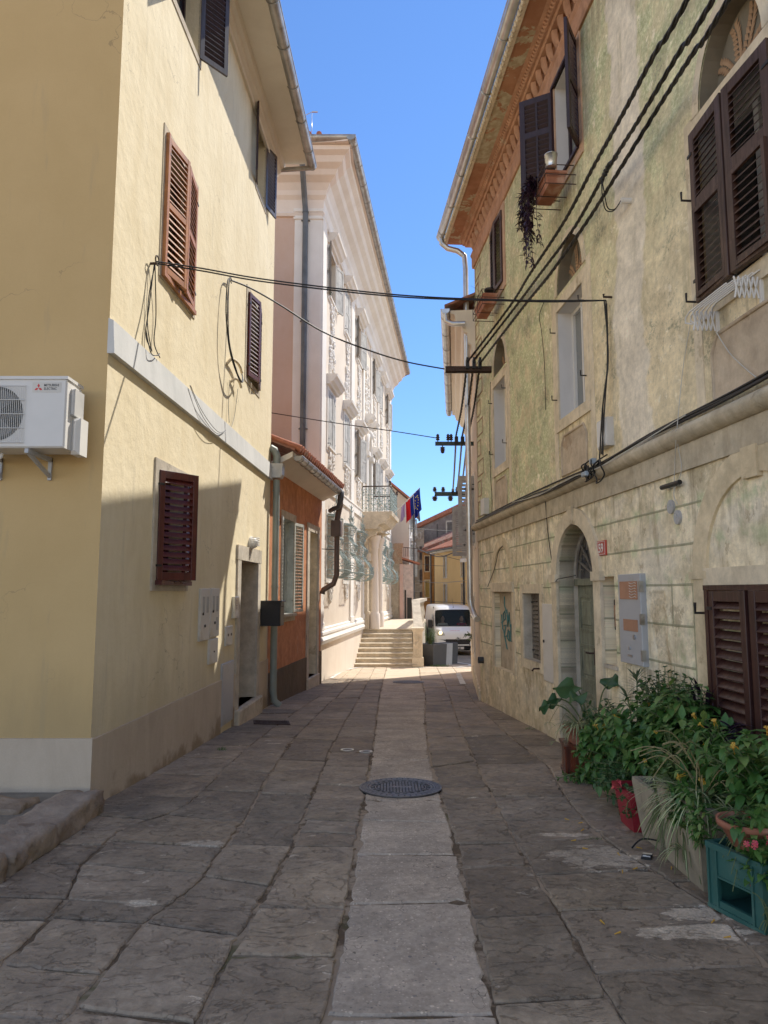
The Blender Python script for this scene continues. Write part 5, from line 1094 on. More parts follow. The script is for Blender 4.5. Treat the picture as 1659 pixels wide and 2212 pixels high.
# lower window at the right edge, with blind arch over it
w = window(WR, 4.30, 5.40, -1.0, .02, gh, m_stone_y, .12, .03, .12, m_w_brown, m_pane, None, bottom=True)
b = MB(WR); b.box(4.18, 5.52, -.0, .18, -.01, .034); b.build('lintel', m_stone_y, w)
leaf(WR, 5.38, -1.0, .01, .50, 2, -1, .03, m_w_dark, w, 12, None, stile=.07, th=.05); leaf(WR, 4.34, -1.0, .01, .50, 2, 1, .03, m_w_dark, w, 12, None, stile=.07, th=.05)
b = MB(WR); b.box(4.28, 5.43, .012, .05, .0, .09); b.box(5.385, 5.43, -1.02, .02, .0, .085); b.box(4.28, 5.43, -1.06, -1.01, 0, .09); b.build('shutter_frame', m_w_dark, w)
for z in (-.16, -.88): MB(WR).tube([(5.50, z, 0), (5.50, z, .12), (5.50, z + .08, .12)], .012, 6).build('shutter_hook', m_black, w)
def archband(c, ri, ro, z0, zs, mat, o=.025, foot=True, name='blind_arch', rzi=None, rzo=None):
    m = MB(WR); n = 24; rzi = rzi or ri; rzo = rzo or ro
    A_ = [(c + ri * math.cos(PI * i / n), zs + rzi * math.sin(PI * i / n)) for i in range(n + 1)]; B2 = [(c + ro * math.cos(PI * i / n), zs + rzo * math.sin(PI * i / n)) for i in range(n + 1)]
    m.add([(a, b_, o) for a, b_ in A_] + [(a, b_, o) for a, b_ in B2] + [(a, b_, -.01) for a, b_ in B2] + [(a, b_, -.01) for a, b_ in A_], [(i, i + 1, n + 2 + i, n + 1 + i) for i in range(n)] + [(n + 1 + i, n + 2 + i, 2 * n + 3 + i, 2 * n + 2 + i) for i in range(n)] + [(i, i + 1, 3 * n + 4 + i, 3 * n + 3 + i) for i in range(n)])
    if foot: m.box(c - ro, c - ri, z0, zs, -.01, o); m.box(c + ri, c + ro, z0, zs, -.01, o)
    return m.build(name, mat, gh)
m_arch = plaster('arch_render', (.43, .36, .245), (.32, .26, .17), spots=(.22, .165, .10), bump=.7)
archband(4.83, .66, .86, -1.6, .16, m_arch)
MB(WR).box(5.47, 5.74, .10, .16, -.01, .035).build('impost', m_arch, gh); MB(WR).box(4.74, 4.92, .78, 1.0, -.01, .045).build('keystone', m_arch, gh)
archband(12.09, .60, .76, .16, .16, m_arch, .02, False)
b = MB(WR); b.bbox(11.34, 12.84, .0, .16, -.01, .04); b.box(11.30, 11.46, -1.3, .0, -.01, .015); b.box(12.72, 12.86, -1.3, 0, -.01, .015); b.build('lintel', m_stone_y, gh)
b = MB(WR); b.quad((11.46, -1.3, -.10), (12.72, -1.3, -.10), (12.72, 0, -.10), (11.46, 0, -.10)); pn = b.build('blocked_doorway', plaster('smooth_patch', (.55, .46, .335), (.45, .37, .265), spots=(.31, .23, .15), bump=.3), gh)
# graffiti strokes on the blocked doorway
m = MB(WR); f = lambda pts, w=.014: m.tube([(12.62 - x * .95, -.06 - y * .95, -.094) for x, y in pts], w, 4)
f([(.28, .02), (.30, .2), (.45, .32), (.62, .45)]); f([(.30, .28), (.18, .33), (.20, .45), (.33, .42), (.32, .30)]); f([(.05, .35), (.12, .62)]); f([(.45, .25), (.50, .55), (.62, .30), (.66, .55)]); f([(.02, .50), (.16, .47)]); f([(.20, .55), (.38, .52), (.22, .75), (.48, .70)]); f([(.52, .60), (.44, .75), (.58, .80), (.60, .62)]); f([(.18, .62), (.42, .95)]); f([(.72, .5), (.68, .8), (.80, .78)])
m.build('graffiti', simple('teal_spray', (.07, .20, .19), .7), pn)
# small window with little shutters
w = window(WR, 9.92, 10.80, -.98, -.02, gh, m_stone_y, .13, .02, .16, m_w_inner, m_pane, m_stone)
leaf(WR, 10.79, -.98, -.03, .42, 2, -1, -.15, m_w_inner, w, 13, th=.03, stile=.05); leaf(WR, 9.93, -.98, -.03, .42, 2, 1, -.15, m_w_inner, w, 13, th=.03, stile=.05)
MB(WR).tube([(9.98, -1.05, .0), (9.98, -1.05, .10), (10.0, -1.08, .12)], .014, 6).build('shutter_hook', m_iron, w)
# arched entrance
dr = archband(8.48, .64, .84, -1.95, .17, m_stone_y, .035, True, 'door_surround', .63, .82)
MB(WR).box(7.60, 7.86, .12, .22, -.01, .055).build('impost', m_stone_y, dr); MB(WR).box(9.10, 9.36, .12, .22, -.01, .055).build('impost', m_stone_y, dr); MB(WR).box(8.42, 8.54, .80, 1.02, -.01, .055).build('keystone', m_stone_y, dr)
m = MB(WR)
A_ = AR; n = len(A_); m.add([(a, b_, -.005) for a, b_ in A_] + [(a, b_, -.30) for a, b_ in A_], [(i, (i + 1) % n, n + (i + 1) % n, n + i) for i in range(n)]); m.build('reveal', m_stone, dr)
# the door itself: far leaf shut, near leaf ajar
DD = -.25; b = MB(WR); b.box(8.50, 9.12, -1.95, .08, DD - .05, DD)
for z0, z1 in ((-1.75, -1.2), (-1.1, -.62), (-.5, -.02)): b.ring(8.62, 9.02, z0 + .05, z1 - .05, .03, DD, DD + .015); b.bbox(8.66, 8.98, z0 + .09, z1 - .09, DD, DD + .012, .01)
b.box(8.485, 8.54, -1.95, .08, DD, DD + .03); b = b.build('door', m_w_green, gh)
MB(WR).tube([(8.52, -.72, DD + .03), (8.52, -.72, DD + .09), (8.62, -.72, DD + .10)], .012, 6).box(8.50, 8.54, -.86, -.66, DD + .03, DD + .036).build('handle', m_iron, b)
b2 = MB(lambda a, z, c: WR(7.87 + c, z, DD - .05 - a)); b2.box(0, .55, -1.95, .06, 0, .05); b2.build('open_leaf', m_w_green, b)
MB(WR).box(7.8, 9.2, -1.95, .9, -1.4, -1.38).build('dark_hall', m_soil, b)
b2 = MB(WR); b2.box(7.84, 9.12, .08, .16, DD - .05, DD + .05); b2.build('transom', m_w_green, b)
b2 = MB(WR); b2.poly([[(8.48 + .62 * math.cos(PI * i / 18), .16 + .60 * math.sin(PI * i / 18)) for i in range(19)]], DD - .03); b2.build('fanlight_glass', glassy('fanlight_glass', (.07, .07, .075), .15), b)
m = MB(WR)
for k in range(1, 8): q = PI * k / 8; m.tube([(8.48 + .12 * math.cos(q), .18 + .12 * math.sin(q), DD + .02), (8.48 + .34 * math.cos(q), .18 + .34 * math.sin(q), DD + .02), (8.48 + .6 * math.cos(q), .18 + .57 * math.sin(q), DD + .02)], [.010, .018, .012], 5)
m.tube([(8.48 + .12 * math.cos(PI * i / 10), .18 + .12 * math.sin(PI * i / 10), DD + .02) for i in range(11)], .014, 5); m.tube([(8.48 + .61 * math.cos(PI * i / 16), .18 + .58 * math.sin(PI * i / 16), DD + .02) for i in range(17)], .016, 5)
for k in range(8): q = PI * (k + .5) / 8; m.tube([(8.48 + (.45 + .07 * math.cos(t)) * math.cos(q), .18 + (.45 + .07 * math.sin(t)) * math.sin(q), DD + .02) for t in (0, 1, 2, 3, 4)], .008, 4)
m.build('fanlight_iron', m_w_inner, b)
# shallow rubble patch and wall stubs
b = MB(WR); b.box(7.85, 9.12, -2.05, -1.9, -.5, .05); b.build('threshold', m_gstone, gh)
b = MB(WR); b.tube([(13.70, -1.28, -.02), (13.70, -1.28, .10)], .062, 14, caps=False); b.disc(13.70, -1.28, 0, .055, .0, .05, 14); b.build('pipe_stub', m_anthr, gh)

# ---- wall fixtures on the green house
def ex(t):
    m = MB(WR); m.box(6.66, 7.06, -.07, .10, .055, .06); m.build('upper_panel', simple('orange_reflecting_panel', (.42, .22, .14), .25, .4), t)
    m = MB(WR); m.box(6.68, 7.0, -.37, -.26, .055, .06); m.build('lower_panel', simple('orange_reflecting_strip', (.45, .24, .15), .25, .4), t)
    m = MB(WR)
    for i in range(6): m.tube([(6.68 + j * .03, -.05 + i * .026 + .006 * math.sin(j * 1.5), .063) for j in range(6)], .003, 4)
    m.build('wavy_lines', m_metal_w, t)
    m = MB(WR); m.disc(6.76, -.42, 0, .022, .055, .07, 14); m.disc(6.88, -.53, 0, .016, .055, .066, 12); m.box(6.82, 6.93, -.61, -.59, .055, .06); m.build('lock', m_zinc_br, t)
    for z in (.05, -.25, -.58): MB(WR).box(6.585, 6.61, z - .05, z + .05, .03, .07).build('hinge', m_zinc, t)
box_thing('electricity_cabinet', 'light grey metal electricity cabinet with orange reflecting panels right of the arched door', 'electricity cabinet', WR, 6.60, 7.11, -.68, .17, .055, m_metal_g, ex)
box_thing('utility_door', 'flat pale enamelled utility door flush in the wall left of the arched door', 'utility door', WR, 9.24, 9.80, -1.18, -.16, .02, m_metal_w, lambda t: MB(WR).disc(9.74, -.66, 0, .02, .02, .035, 10).build('lock', m_black, t))
t = thing('house_number_plate', 'red enamel house number plate reading 59 beside the arched door', 'house number', WR(7.60, .38))
MB(WR).bbox(7.49, 7.72, .385, .545, 0, .02, .006).build('plate', m_red, t); m = MB(WR); m.ring(7.505, 7.705, .40, .53, .004, .02, .0215); text_into(m, '59', .135, lambda x, y: (7.68 - x * 1.05, .418 + y, .022), .003); m.build('lettering', m_whitemark, t)
t = thing('niche_sign', 'round red metal sign leaning in the narrow wall niche', 'sign', WR(7.5, -.0)); m = MB(WR); m.disc(7.50, .04, 0, .10, -.14, -.125, 24); m.build('plate', m_red, t)
m = MB(WR); text_into(m, 'GRAUM', .045, lambda x, y: (7.58 - x, .05 + y, -.122), .001); m.build('lettering', m_whitemark, t)
t = thing('niche_box', 'small glazed box standing in the narrow wall niche', 'box', WR(7.5, -.4)); MB(WR).bbox(7.38, 7.62, -.40, -.08, -.19, -.10, .01).build('casing', m_iron, t); MB(WR).box(7.40, 7.60, -.36, -.14, -.10, -.095).build('front', simple('orange_cards', (.50, .22, .10), .4, 0, .8, 16), t)
MB(WR).quad((7.33, -.75, -.195), (7.64, -.75, -.195), (7.64, .16, -.195), (7.33, .16, -.195)).build('niche_back', m_stone, gh)
b = MB(WR); b.box(7.30, 7.66, -.79, -.75, -.01, .02); b.build('niche_sill', m_stone, gh)
box_thing('junction_box', 'ribbed grey junction box under the hanging black cables', 'junction box', WR, 7.20, 7.46, 1.50, 1.80, .08, m_metal_w, lambda t: MB(WR).box(7.21, 7.45, 1.52, 1.78, .08, .085).build('cover', m_white_p, t))
box_thing('junction_box', 'small pale junction box near the far end of the string course', 'junction box', WR, 13.0, 13.28, 1.42, 1.72, .10, m_metal_w)
t = thing('bar_light', 'thin black bar fixture on the wall above the two round vents', 'fixture', WR(5.93, .86)); MB(WR).tube([(5.78, .895, .05), (6.10, .895, .05)], .022, 8).build('bar', m_black, t); MB(WR).tube([(5.93, .895, 0), (5.93, .895, .05)], .012, 6).build('stem', m_black, t)
for s, z, lb in ((6.03, .72, 'round vent cover on a cord under the black bar, the far one'), (5.92, .62, 'round vent cover on a cord under the black bar, the near one')):
    t = thing('vent_cover', lb, 'vent cover', WR(s, z), 'round vents under the black bar'); MB(WR).disc(s, z, 0, .055, .0, .02, 20, 1.1).build('disc', m_metal_g, t); MB(WR).tube([(s, z, .022), (s, z + .03, .03)], .006, 5).build('cord_stub', m_cable_w, t)
# folding drying rack on the wall under the near upper window
t = thing('drying_rack', 'white folding clothes drying rack fixed below the big brown shutters', 'drying rack', WR(5.0, 1.95))
m = MB(WR)
for i in range(6):
    o = .03 + .042 * i; s0, s1 = 4.60, 5.16; dz = -.0
    m.tube([(s0 + .03 * i * .3, 2.16 - .016 * i, o), (s1 - .02, 2.16 - .016 * i, o), (s1 + .04, 2.14 - .016 * i, o), (s1 + .05, 2.10 - .016 * i, o), (s1 + .02, 2.0, o * .8 + .01)], .0065, 6)
m.build('rail', m_white_p, t)
for s in (4.62, 5.17):
    m = MB(WR)
    for i in range(5):
        o = .03 + .034 * i; a_, b_ = (2.12, 1.97) if s < 5 else (2.10, 1.95)
        m.tube([(s, a_, o), (s, b_, o + .034)], .007, 5); m.tube([(s, b_, o), (s, a_, o + .034)], .007, 5)
    m.build('folding_arm', m_white_p, t); m = MB(WR); m.box(s - .012, s + .012, 1.94, 2.2, 0, .02)
    m.build('wall_plate', m_white_p, t)

# ================================================================ CREAM HOUSE beyond
C1 = 8.35
ch = thing('cream_house', 'cream rendered house beyond the green one with open light grey shutters', 'house', WC(4, -2.4))
MB(WC).poly([[(-.05, -3), (C1, -3), (C1, 6.1), (-.05, 6.1)], rect(1.6, 2.5, 1.07, 2.54), rect(3.95, 4.85, .90, 2.14), rect(3.2, 4.0, -1.5, -.1), rect(5.6, 6.4, -1.55, -.15)], 0, .2).build('wall', m_cream, ch)
b = MB(WC); b.quad((C1, -3, 0), (C1, 6.1, 0), (C1, 6.1, -8), (C1, -3, -8)); b.quad((0, 1, 0), (0, 6.1, 0), (0, 6.1, -8), (0, 1, -8)); b.quad((0, -3, -8), (C1, -3, -8), (C1, 6.1, -8), (0, 6.1, -8)); b.build('rear_wall', m_cream, ch)
b = MB(WC); b.prof([(4.85, -.01), (4.85, .05), (5.0, .08), (5.05, .14), (5.25, .16), (5.3, .24), (5.45, .28), (5.5, .38), (5.66, .42), (5.68, .5), (5.74, .5), (5.74, -.01)], -.02, C1 + .1); b.build('cornice', m_cream_trim, ch)
gutter(WC, -.1, C1 + .15, 5.74, .60, .09, ch, m_zinc_br, .95)
MB(WC).prof([(5.80, .6), (5.84, .62), (7.6, -4), (5.84, -8), (5.80, -8), (7.5, -4)], -.1, C1 + .2).build('roof', m_tile2, ch)
m = MB(WC); m.tube([(-.05, 5.68, .6), (-.05, 5.50, .58), (-.1, 5.42, .45), (-.15, 5.40, .2)], .055, 10); m.build('gutter_outlet', m_zinc_br, ch)
b = MB(WC); b.box(-.02, 4.9, -3, -1.9, -.01, .03); b.box(0, C1, -.05, .05, -.01, .03) if 0 else None; b.build('plinth', m_stone_y, ch)
for s0, s1, z0, z1, lv in ((1.6, 2.5, 1.07, 2.54, 1), (3.95, 4.85, .90, 2.14, 1), (3.2, 4.0, -1.5, -.1, 0), (5.6, 6.4, -1.55, -.15, 0)):
    w = window(WC, s0, s1, z0, z1, ch, m_cream_trim, .1, .02, .16, m_w_inner if not lv else m_w_lgrey, m_pane)
    if lv:
        for dr_, sh in ((1, s0), (-1, s1)):
            if dr_ == 1 and s0 > 3: ang = 85
            else: ang = 95 if dr_ == 1 else 150
            o = leaf(WC, sh, z0, z1 + .02, .36 if s0 < 3 else .50, ang, dr_, .02, m_w_lgrey, w, 16 if s0 < 3 else 22, None, th=.03, stile=.09)
            ca, sa = math.cos(R(ang)), math.sin(R(ang)); f = lambda a, b_, c: WC(sh + dr_ * (a * ca - c * sa), b_, .02 + a * sa + c * ca)
            if s0 < 3 or 1:
                m = MB(f)
                for z in (z0 + .28, z1 - .28):
                    for cc in (-.012, .038):
                        m.add([(0, z - .02, cc), (.22, z - .008, cc), (.26, z, cc), (.22, z + .008, cc), (0, z + .02, cc)], [(0, 1, 2, 3, 4)])
                        for a in (.05, .1, .15, .2): m.add([(a - .02, z, cc), (a, z + .035, cc), (a + .02, z, cc), (a, z - .035, cc)], [(0, 1, 2, 3)])
                m.build('strap_hinge', m_black, o)
    else: MB(WC).tube([(s0, z0 + .9, .02), (s0, z0 + .9, .1)], .01, 5).build('shutter_hook', m_black, w)
# ================================================================ BEYOND THE SQUARE
def house(name, label, corners, z0, z1, mat, holes=(), roofh=0, roofmat=None, cat='house'):
    """corners: list of (x, y); first edge is the facade with windows"""
    t = thing(name, label, cat, ((corners[0][0] + corners[1][0]) / 2, (corners[0][1] + corners[1][1]) / 2, z0)); (ax, ay), (bx, by) = corners[0], corners[1]
    W = Wall(ax, ay, bx - ax, by - ay, 1); L = math.hypot(bx - ax, by - ay)
    b = MB(W); b.poly([rect(0, L, z0, z1)] + [rect(*h) for h in holes], 0, .15)
    n = len(corners)
    for i in range(1, n): (cx, cy), (dx, dy) = corners[i], corners[(i + 1) % n]; b.quad(*[(0, 0, 0)] * 0) if 0 else b.add([(cx, cy, z0), (dx, dy, z0), (dx, dy, z1), (cx, cy, z1)], [(0, 1, 2, 3)], raw=True)
    b.build('wall', mat, t); return t, W, L
# big white house with gable towards the viewer
wh = thing('white_house', 'pale plastered house behind the palace with a blank gable and white street front', 'house', (1, 38, -3.2))
G = lambda a, b_, c=0: V((a, 38 - c, b_))
MB(G).poly([[(-4, -3.2), (1.36, -3.2), (1.36, 4.85), (-1.5, 7.3), (-4, 5.2)]], 0).build('gable_wall', m_far_white, wh)
WF = Wall(1.36, 38, .6, 8, 1)
MB(WF).poly([rect(0, 8, -3.2, 4.85), rect(1.2, 2.2, .9, 2.6), rect(1.2, 2.2, 3.3, 4.3), rect(4.5, 5.5, .9, 2.6), rect(4.5, 5.5, 3.3, 4.3)], 0, .15).build('wall', m_far_white2, wh)
for s0, z0, z1 in ((1.2, .9, 2.6), (4.5, .9, 2.6), (1.2, 3.3, 4.3), (4.5, 3.3, 4.3)):
    w = window(WF, s0, s0 + 1, z0, z1, wh, m_far_white2, .14, .05, .1, m_w_weather, m_pane)
    if z0 < 3: MB(WF).prof([(z1 + .15, 0), (z1 + .2, .14), (z1 + .32, .2), (z1 + .34, 0)], s0 - .25, s0 + 1.25).build('hood', m_far_white2, w)
    leaf(WF, s0, z0, z1, .5, 150, 1, .05, m_w_weather, w, 16)
b = MB(); b.add([(1.75, 37.7, 4.62), (2.3, 46, 4.62), (-1.3, 46, 7.5), (-1.5, 37.7, 7.32), (1.75, 37.7, 4.74), (2.3, 46, 4.74), (-1.3, 46, 7.62), (-1.5, 37.7, 7.44)], [(0, 1, 2, 3), (4, 5, 6, 7), (0, 1, 5, 4), (3, 0, 4, 7)], raw=True); b.add([(-1.5, 37.7, 7.44), (-1.3, 46, 7.62), (-4.5, 46, 5), (-4.5, 37.7, 5)], [(0, 1, 2, 3)], raw=True); b.build('roof', m_tile, wh)
b = MB(); b.tube([(1.80, 37.7, 4.62), (2.3, 46, 4.62)], .07, 8, raw=True); b.tube([(1.8, 37.8, 4.6), (1.7, 37.9, 4.4), (1.62, 38.5, 4.2), (1.62, 38.5, -3)], .05, 8, raw=True); b.build('gutter', m_zinc_dk, wh)
# ruined annex with broken brick pier
an = thing('ruined_annex', 'crumbling plaster annex with a broken brick pier and a red tiled ledge beside the palace', 'ruin', (.8, 36.5, -2.9))
b = MB(); b.box(.15, .80, 36.6, 37.9, -2.9, 1.45); b.build('wall', m_far_old, an)
b = MB(); b.box(.80, .98, 36.5, 37.9, -2.9, 1.42); b.build('pink_pier', plaster('faded_pink', (.62, .33, .26), (.60, .45, .38), bump=.4), an)
b = MB(); b.box(.98, 1.5, 36.55, 37.9, -2.9, 1.4); b.build('wall', m_far_pink, an)
b = MB()
for i in range(15):
    z = 1.45 + i * .07; ins = .02 + (.05 if i > 11 else 0) + rnd.uniform(0, .03)
    for k in range(3): b.box(.45 + ins + k * .155, .45 + ins + k * .155 + .145, 36.55 + rnd.uniform(0, .02), 37.2, z, z + .06)
b.build('brick_pier', m_brick, an); b = MB(); b.box(.47, .9, 36.6, 37.1, 1.45, 2.48); b.build('brick_mortar', m_far_old, an)
b = MB(); b.add([(.92, 36.3, 1.68), (1.85, 36.3, 1.40), (1.85, 37.9, 1.40), (.92, 37.9, 1.68), (.92, 36.3, 1.76), (1.85, 36.3, 1.47), (1.85, 37.9, 1.47), (.92, 37.9, 1.76)], [(0, 1, 2, 3), (4, 5, 6, 7), (0, 1, 5, 4), (3, 0, 4, 7), (1, 2, 6, 5)]); b.build('tiled_ledge', m_tile, an)
b = MB(); b.box(1.05, 1.13, 36.50, 36.56, -2.9, .1); b.box(1.18, 1.42, 36.5, 36.56, -2.9, -.3); b.build('opening', m_manhole_d, an)
m = MB(); 
for i in range(9): m.tube([(1.02 + i * .09, 36.5, 1.8), (1.02 + i * .09, 36.5, 2.28)], .012, 4)
m.tube([(1.0, 36.5, 2.28), (1.78, 36.5, 2.2)], .02, 5); m.build('balcony_railing', m_iron, an)
# grey rubble gable, far right
t, W, L = house('rubble_house', 'tall grey rubble stone house with red tile edge, highest of the far roofs', [(2.45, 52), (6.5, 50), (6.5, 60), (2.45, 60)], -3.3, 3.0, m_grey_rubble)
MB(W).poly([[(0, 3.0), (4.5, 3.0), (4.5, 6.3), (0, 4.6)]], 0).build('gable_wall', m_grey_rubble, t)
b = MB(W); b.add([(-.3, 4.55, .15), (4.8, 6.55, .15), (4.8, 6.85, .15), (-.3, 4.85, .15), (-.3, 4.55, -5), (4.8, 6.55, -5), (4.8, 6.85, -5), (-.3, 4.85, -5)], [(0, 1, 2, 3), (3, 2, 6, 7), (0, 1, 5, 4), (0, 3, 7, 4)]); b.build('roof', m_tile, t)
w = window(W, 2.35, 2.8, 4.0, 5.0, t, m_stone, .1, .03, .1, m_w_inner); leaf(W, 2.35, 4.0, 5.0, .44, 3, 1, .0, m_w_inner, w, 12)
MB(W).tube([(1.6, 3.1, .08), (1.6, 4.9, .08)], .03, 5).build('pipe', m_black, t)
# pale old house with oval window
t, W, L = house('old_pale_house', 'old pale ochre house front with red brown shutters, left of the orange one', [(1.95, 49), (2.75, 48.6), (2.75, 55), (1.95, 55)], -3.3, 4.35, m_far_old)
for z in (-.9, .6, 2.2): w = window(W, .15, .55, z, z + .9, t, m_stone, .06, .03, .1, m_w_brown); leaf(W, .55, z, z + .9, .25, 150, -1, .03, m_w_brown, w, 8)
for s in (.22, .55): MB(W).disc(s, 3.85, .10, .17, 0, .05, 18, 1.7).build('oval_window', m_stone, t)
# orange house
t, W, L = house('ochre_orange_house', 'narrow orange house front between the old pale house and the yellow one', [(2.62, 47.2), (3.30, 46.9), (3.30, 54), (2.62, 54)], -3.3, 2.65, m_far_orange)
w = window(W, .12, .42, 1.35, 2.35, t, m_stone_y, .05, .03, .1, m_w_brown); leaf(W, .12, 1.35, 2.35, .28, 3, 1, .0, m_w_brown, w, 10)
w = window(W, .12, .42, -.35, .75, t, m_stone_y, .05, .03, .1, m_w_orange); leaf(W, .12, -.35, .75, .28, 3, 1, .0, simple('ochre_shutter', (.40, .26, .06), .6), w, 10)
b = MB(W); b.box(-.35, .95, 2.62, 2.78, -1, .4); b.build('eaves', m_tile2, t); MB(W).tube([(.55, 2.6, .1), (.55, -3.2, .1)], .05, 8).build('downpipe', m_zinc_dk, t)
# yellow house with red roof
YH = [(3.28, 46.2), (5.75, 36.0), (12, 37.5), (10, 48)]
ww = [(1.9, 2.5, .9, 2.2), (5.1, 5.7, .9, 2.2), (1.9, 2.5, -.62, .45), (5.1, 5.7, -.62, .45), (8.3, 8.9, .9, 2.2), (8.3, 8.9, -.62, .45)]
t, W, L = house('yellow_far_house', 'yellow ochre house with red tiled roof and small shuttered windows behind the van', YH, -3.3, 2.55, m_far_yellow, ww)
for s0, s1, z0, z1 in ww: w = window(W, s0, s1, z0, z1, t, m_stone, .07, .03, .12, m_w_lgrey, m_pane); leaf(W, s0 + .02, z0, z1, s1 - s0 - .04, 2, 1, -.08, m_w_lgrey, w, 3, None, solid=True)
b = MB(W); b.box(-.2, L + .3, 2.45, 2.6, -.01, .25); b.build('cornice', m_cream_trim, t)
b = MB(W); b.add([(-.3, 2.62, .4), (L + .3, 2.62, .4), (L + .3, 4.1, -3.2), (-.3, 4.1, -3.2)], [(0, 1, 2, 3)]); b.build('roof', m_tile, t)
m = MB(W); k = -.25
while k < L + .3: m.tube([(k, 2.66, .44), (k, 4.14, -3.2)], .055, 6); k += .21
m.build('roof_tiles', m_tile, t); gutter(W, -.3, L + .3, 2.58, .46, .07, t, m_zinc_dk, 1.5)
MB(W).add([(-.2, 2.6, -.2), (L, 2.6, -.2), (L, 4.2, -3), (-.2, 4.2, -3)], [(0, 1, 2, 3)]).build('wall_head', m_far_yellow, t)
# dark roof slope between rubble house and yellow house
t = thing('tiled_lean_to', 'old brown tiled roof sloping up in front of the rubble gable', 'roof', (3.8, 49, 3)); b = MB(); b.add([(2.6, 48.4, 2.95), (6.3, 46.8, 4.3), (6.3, 48.5, 4.9), (2.6, 50, 3.3), (2.6, 48.4, 2.75), (6.3, 46.8, 4.1)], [(0, 1, 2, 3), (4, 5, 1, 0)]); b.build('roof', m_tile2, t)
b = MB(); b.add([(2.7, 48.6, -3), (6.3, 47.2, -3), (6.3, 47.2, 4.1), (2.7, 48.6, 2.75)], [(0, 1, 2, 3)]); b.build('wall', m_grey_rubble, t)
# filler blocks to close the place off sideways
for i, (x0, x1, y0, y1, z1, mm) in enumerate([(6.5, 14, 30, 36, 5.5, m_far_white), (-14, -3.6, 36, 46, 7, m_far_old)]):
    t = thing('side_house', ['pale house closing the square on the right', 'old ochre house behind the palace'][i], 'house', ((x0 + x1) / 2, y0, -3)); b = MB(); b.box(x0, x1, y0, y1, -3.4, z1); b.build('wall', mm, t); b = MB(); b.add([(x0 - .4, y0 - .4, z1), (x1 + .4, y0 - .4, z1), (x1 + .4, y1 + .4, z1), (x0 - .4, y1 + .4, z1), ((x0 + x1) / 2, (y0 + y1) / 2, z1 + 1.8)], [(0, 1, 4), (1, 2, 4), (2, 3, 4), (3, 0, 4)]); b.build('roof', m_tile2, t)
# street lamp
t = thing('street_lamp', 'dark street lamp post with a white lamp head behind the van', 'street lamp', (4.36, 39.0, gz(0, 39)))
MB().tube([(4.36, 39, gz(0, 39)), (4.36, 39, 1.62)], [.07, .05], 8).build('post', m_black, t); MB().bbox(4.18, 4.50, 38.8, 39.1, 1.62, 1.80, .03).build('lamp_head', m_white_p, t)
# wooded hill
b = MB(); n = 40; P = []
for i in range(n + 1):
    x = -60 + 200 * i / n; h = 11.5 + 5 * math.sin(i * .25 + 1.2) + 1.2 * noise.noise(V((i * .7, 0, 0)))
    P += [(x, 180, -5), (x, 200, h * .9 - 2), (x, 260, h * 1.5 - 3)]
b.add(P, [(3 * i + j, 3 * i + 3 + j, 3 * i + 4 + j, 3 * i + 1 + j) for i in range(n) for j in range(2)], smooth=True); b.build('hills', m_hill, kind='structure')
# ---- square metal planters by the steps
def planter(x, y, rz, w, h, top, mats, label):
    z = gz(x, y); t = thing('metal_planter', label, 'planter', (x, y, z), 'metal planters beside the palace steps', rz)
    b = MB(); a = w / 2; k = a * top; b.add([(-k, -k, 0), (k, -k, 0), (k, k, 0), (-k, k, 0), (-a, -a, h), (a, -a, h), (a, a, h), (-a, a, h), (-a + .05, -a + .05, h), (a - .05, -a + .05, h), (a - .05, a - .05, h), (-a + .05, a - .05, h), (-a + .05, -a + .05, h - .12), (a - .05, -a + .05, h - .12), (a - .05, a - .05, h - .12), (-a + .05, a - .05, h - .12)],
          [(0, 1, 5, 4), (1, 2, 6, 5), (2, 3, 7, 6), (3, 0, 4, 7), (4, 5, 9, 8), (5, 6, 10, 9), (6, 7, 11, 10), (7, 4, 8, 11), (8, 9, 13, 12), (9, 10, 14, 13), (10, 11, 15, 14), (11, 8, 12, 15)])
    b.build('tub', mats, t, local=True); MB().quad((-a + .05, -a + .05, h - .1), (a - .05, -a + .05, h - .1), (a - .05, a - .05, h - .1), (-a + .05, a - .05, h - .1)).build('soil', m_soil, t, local=True); return t
planter(1.70, 25.42, R(45), .74, .76, .92, m_anthr, 'anthracite metal planter with weeds, nearest the stone pier')
planter(2.06, 26.05, R(45), .60, .76, .92, m_anthr2, 'light grey metal planter in the middle of the row')
planter(2.34, 26.75, R(45), .58, .76, .92, m_anthr, 'anthracite metal planter at the road end of the row')
# ================================================================ VAN
VAN = thing('delivery_van', 'white delivery van with lit headlamp coming round the corner, two people in the cab', 'van', (3.42, 33.2, gz(0, 33.5)), None, R(3))
vm = NT('white_van_paint', .28, 0, .5); vm.set('Base Color', (.80, .79, .77, 1)); vm.set('Coat Weight', .5); vm = vm.m
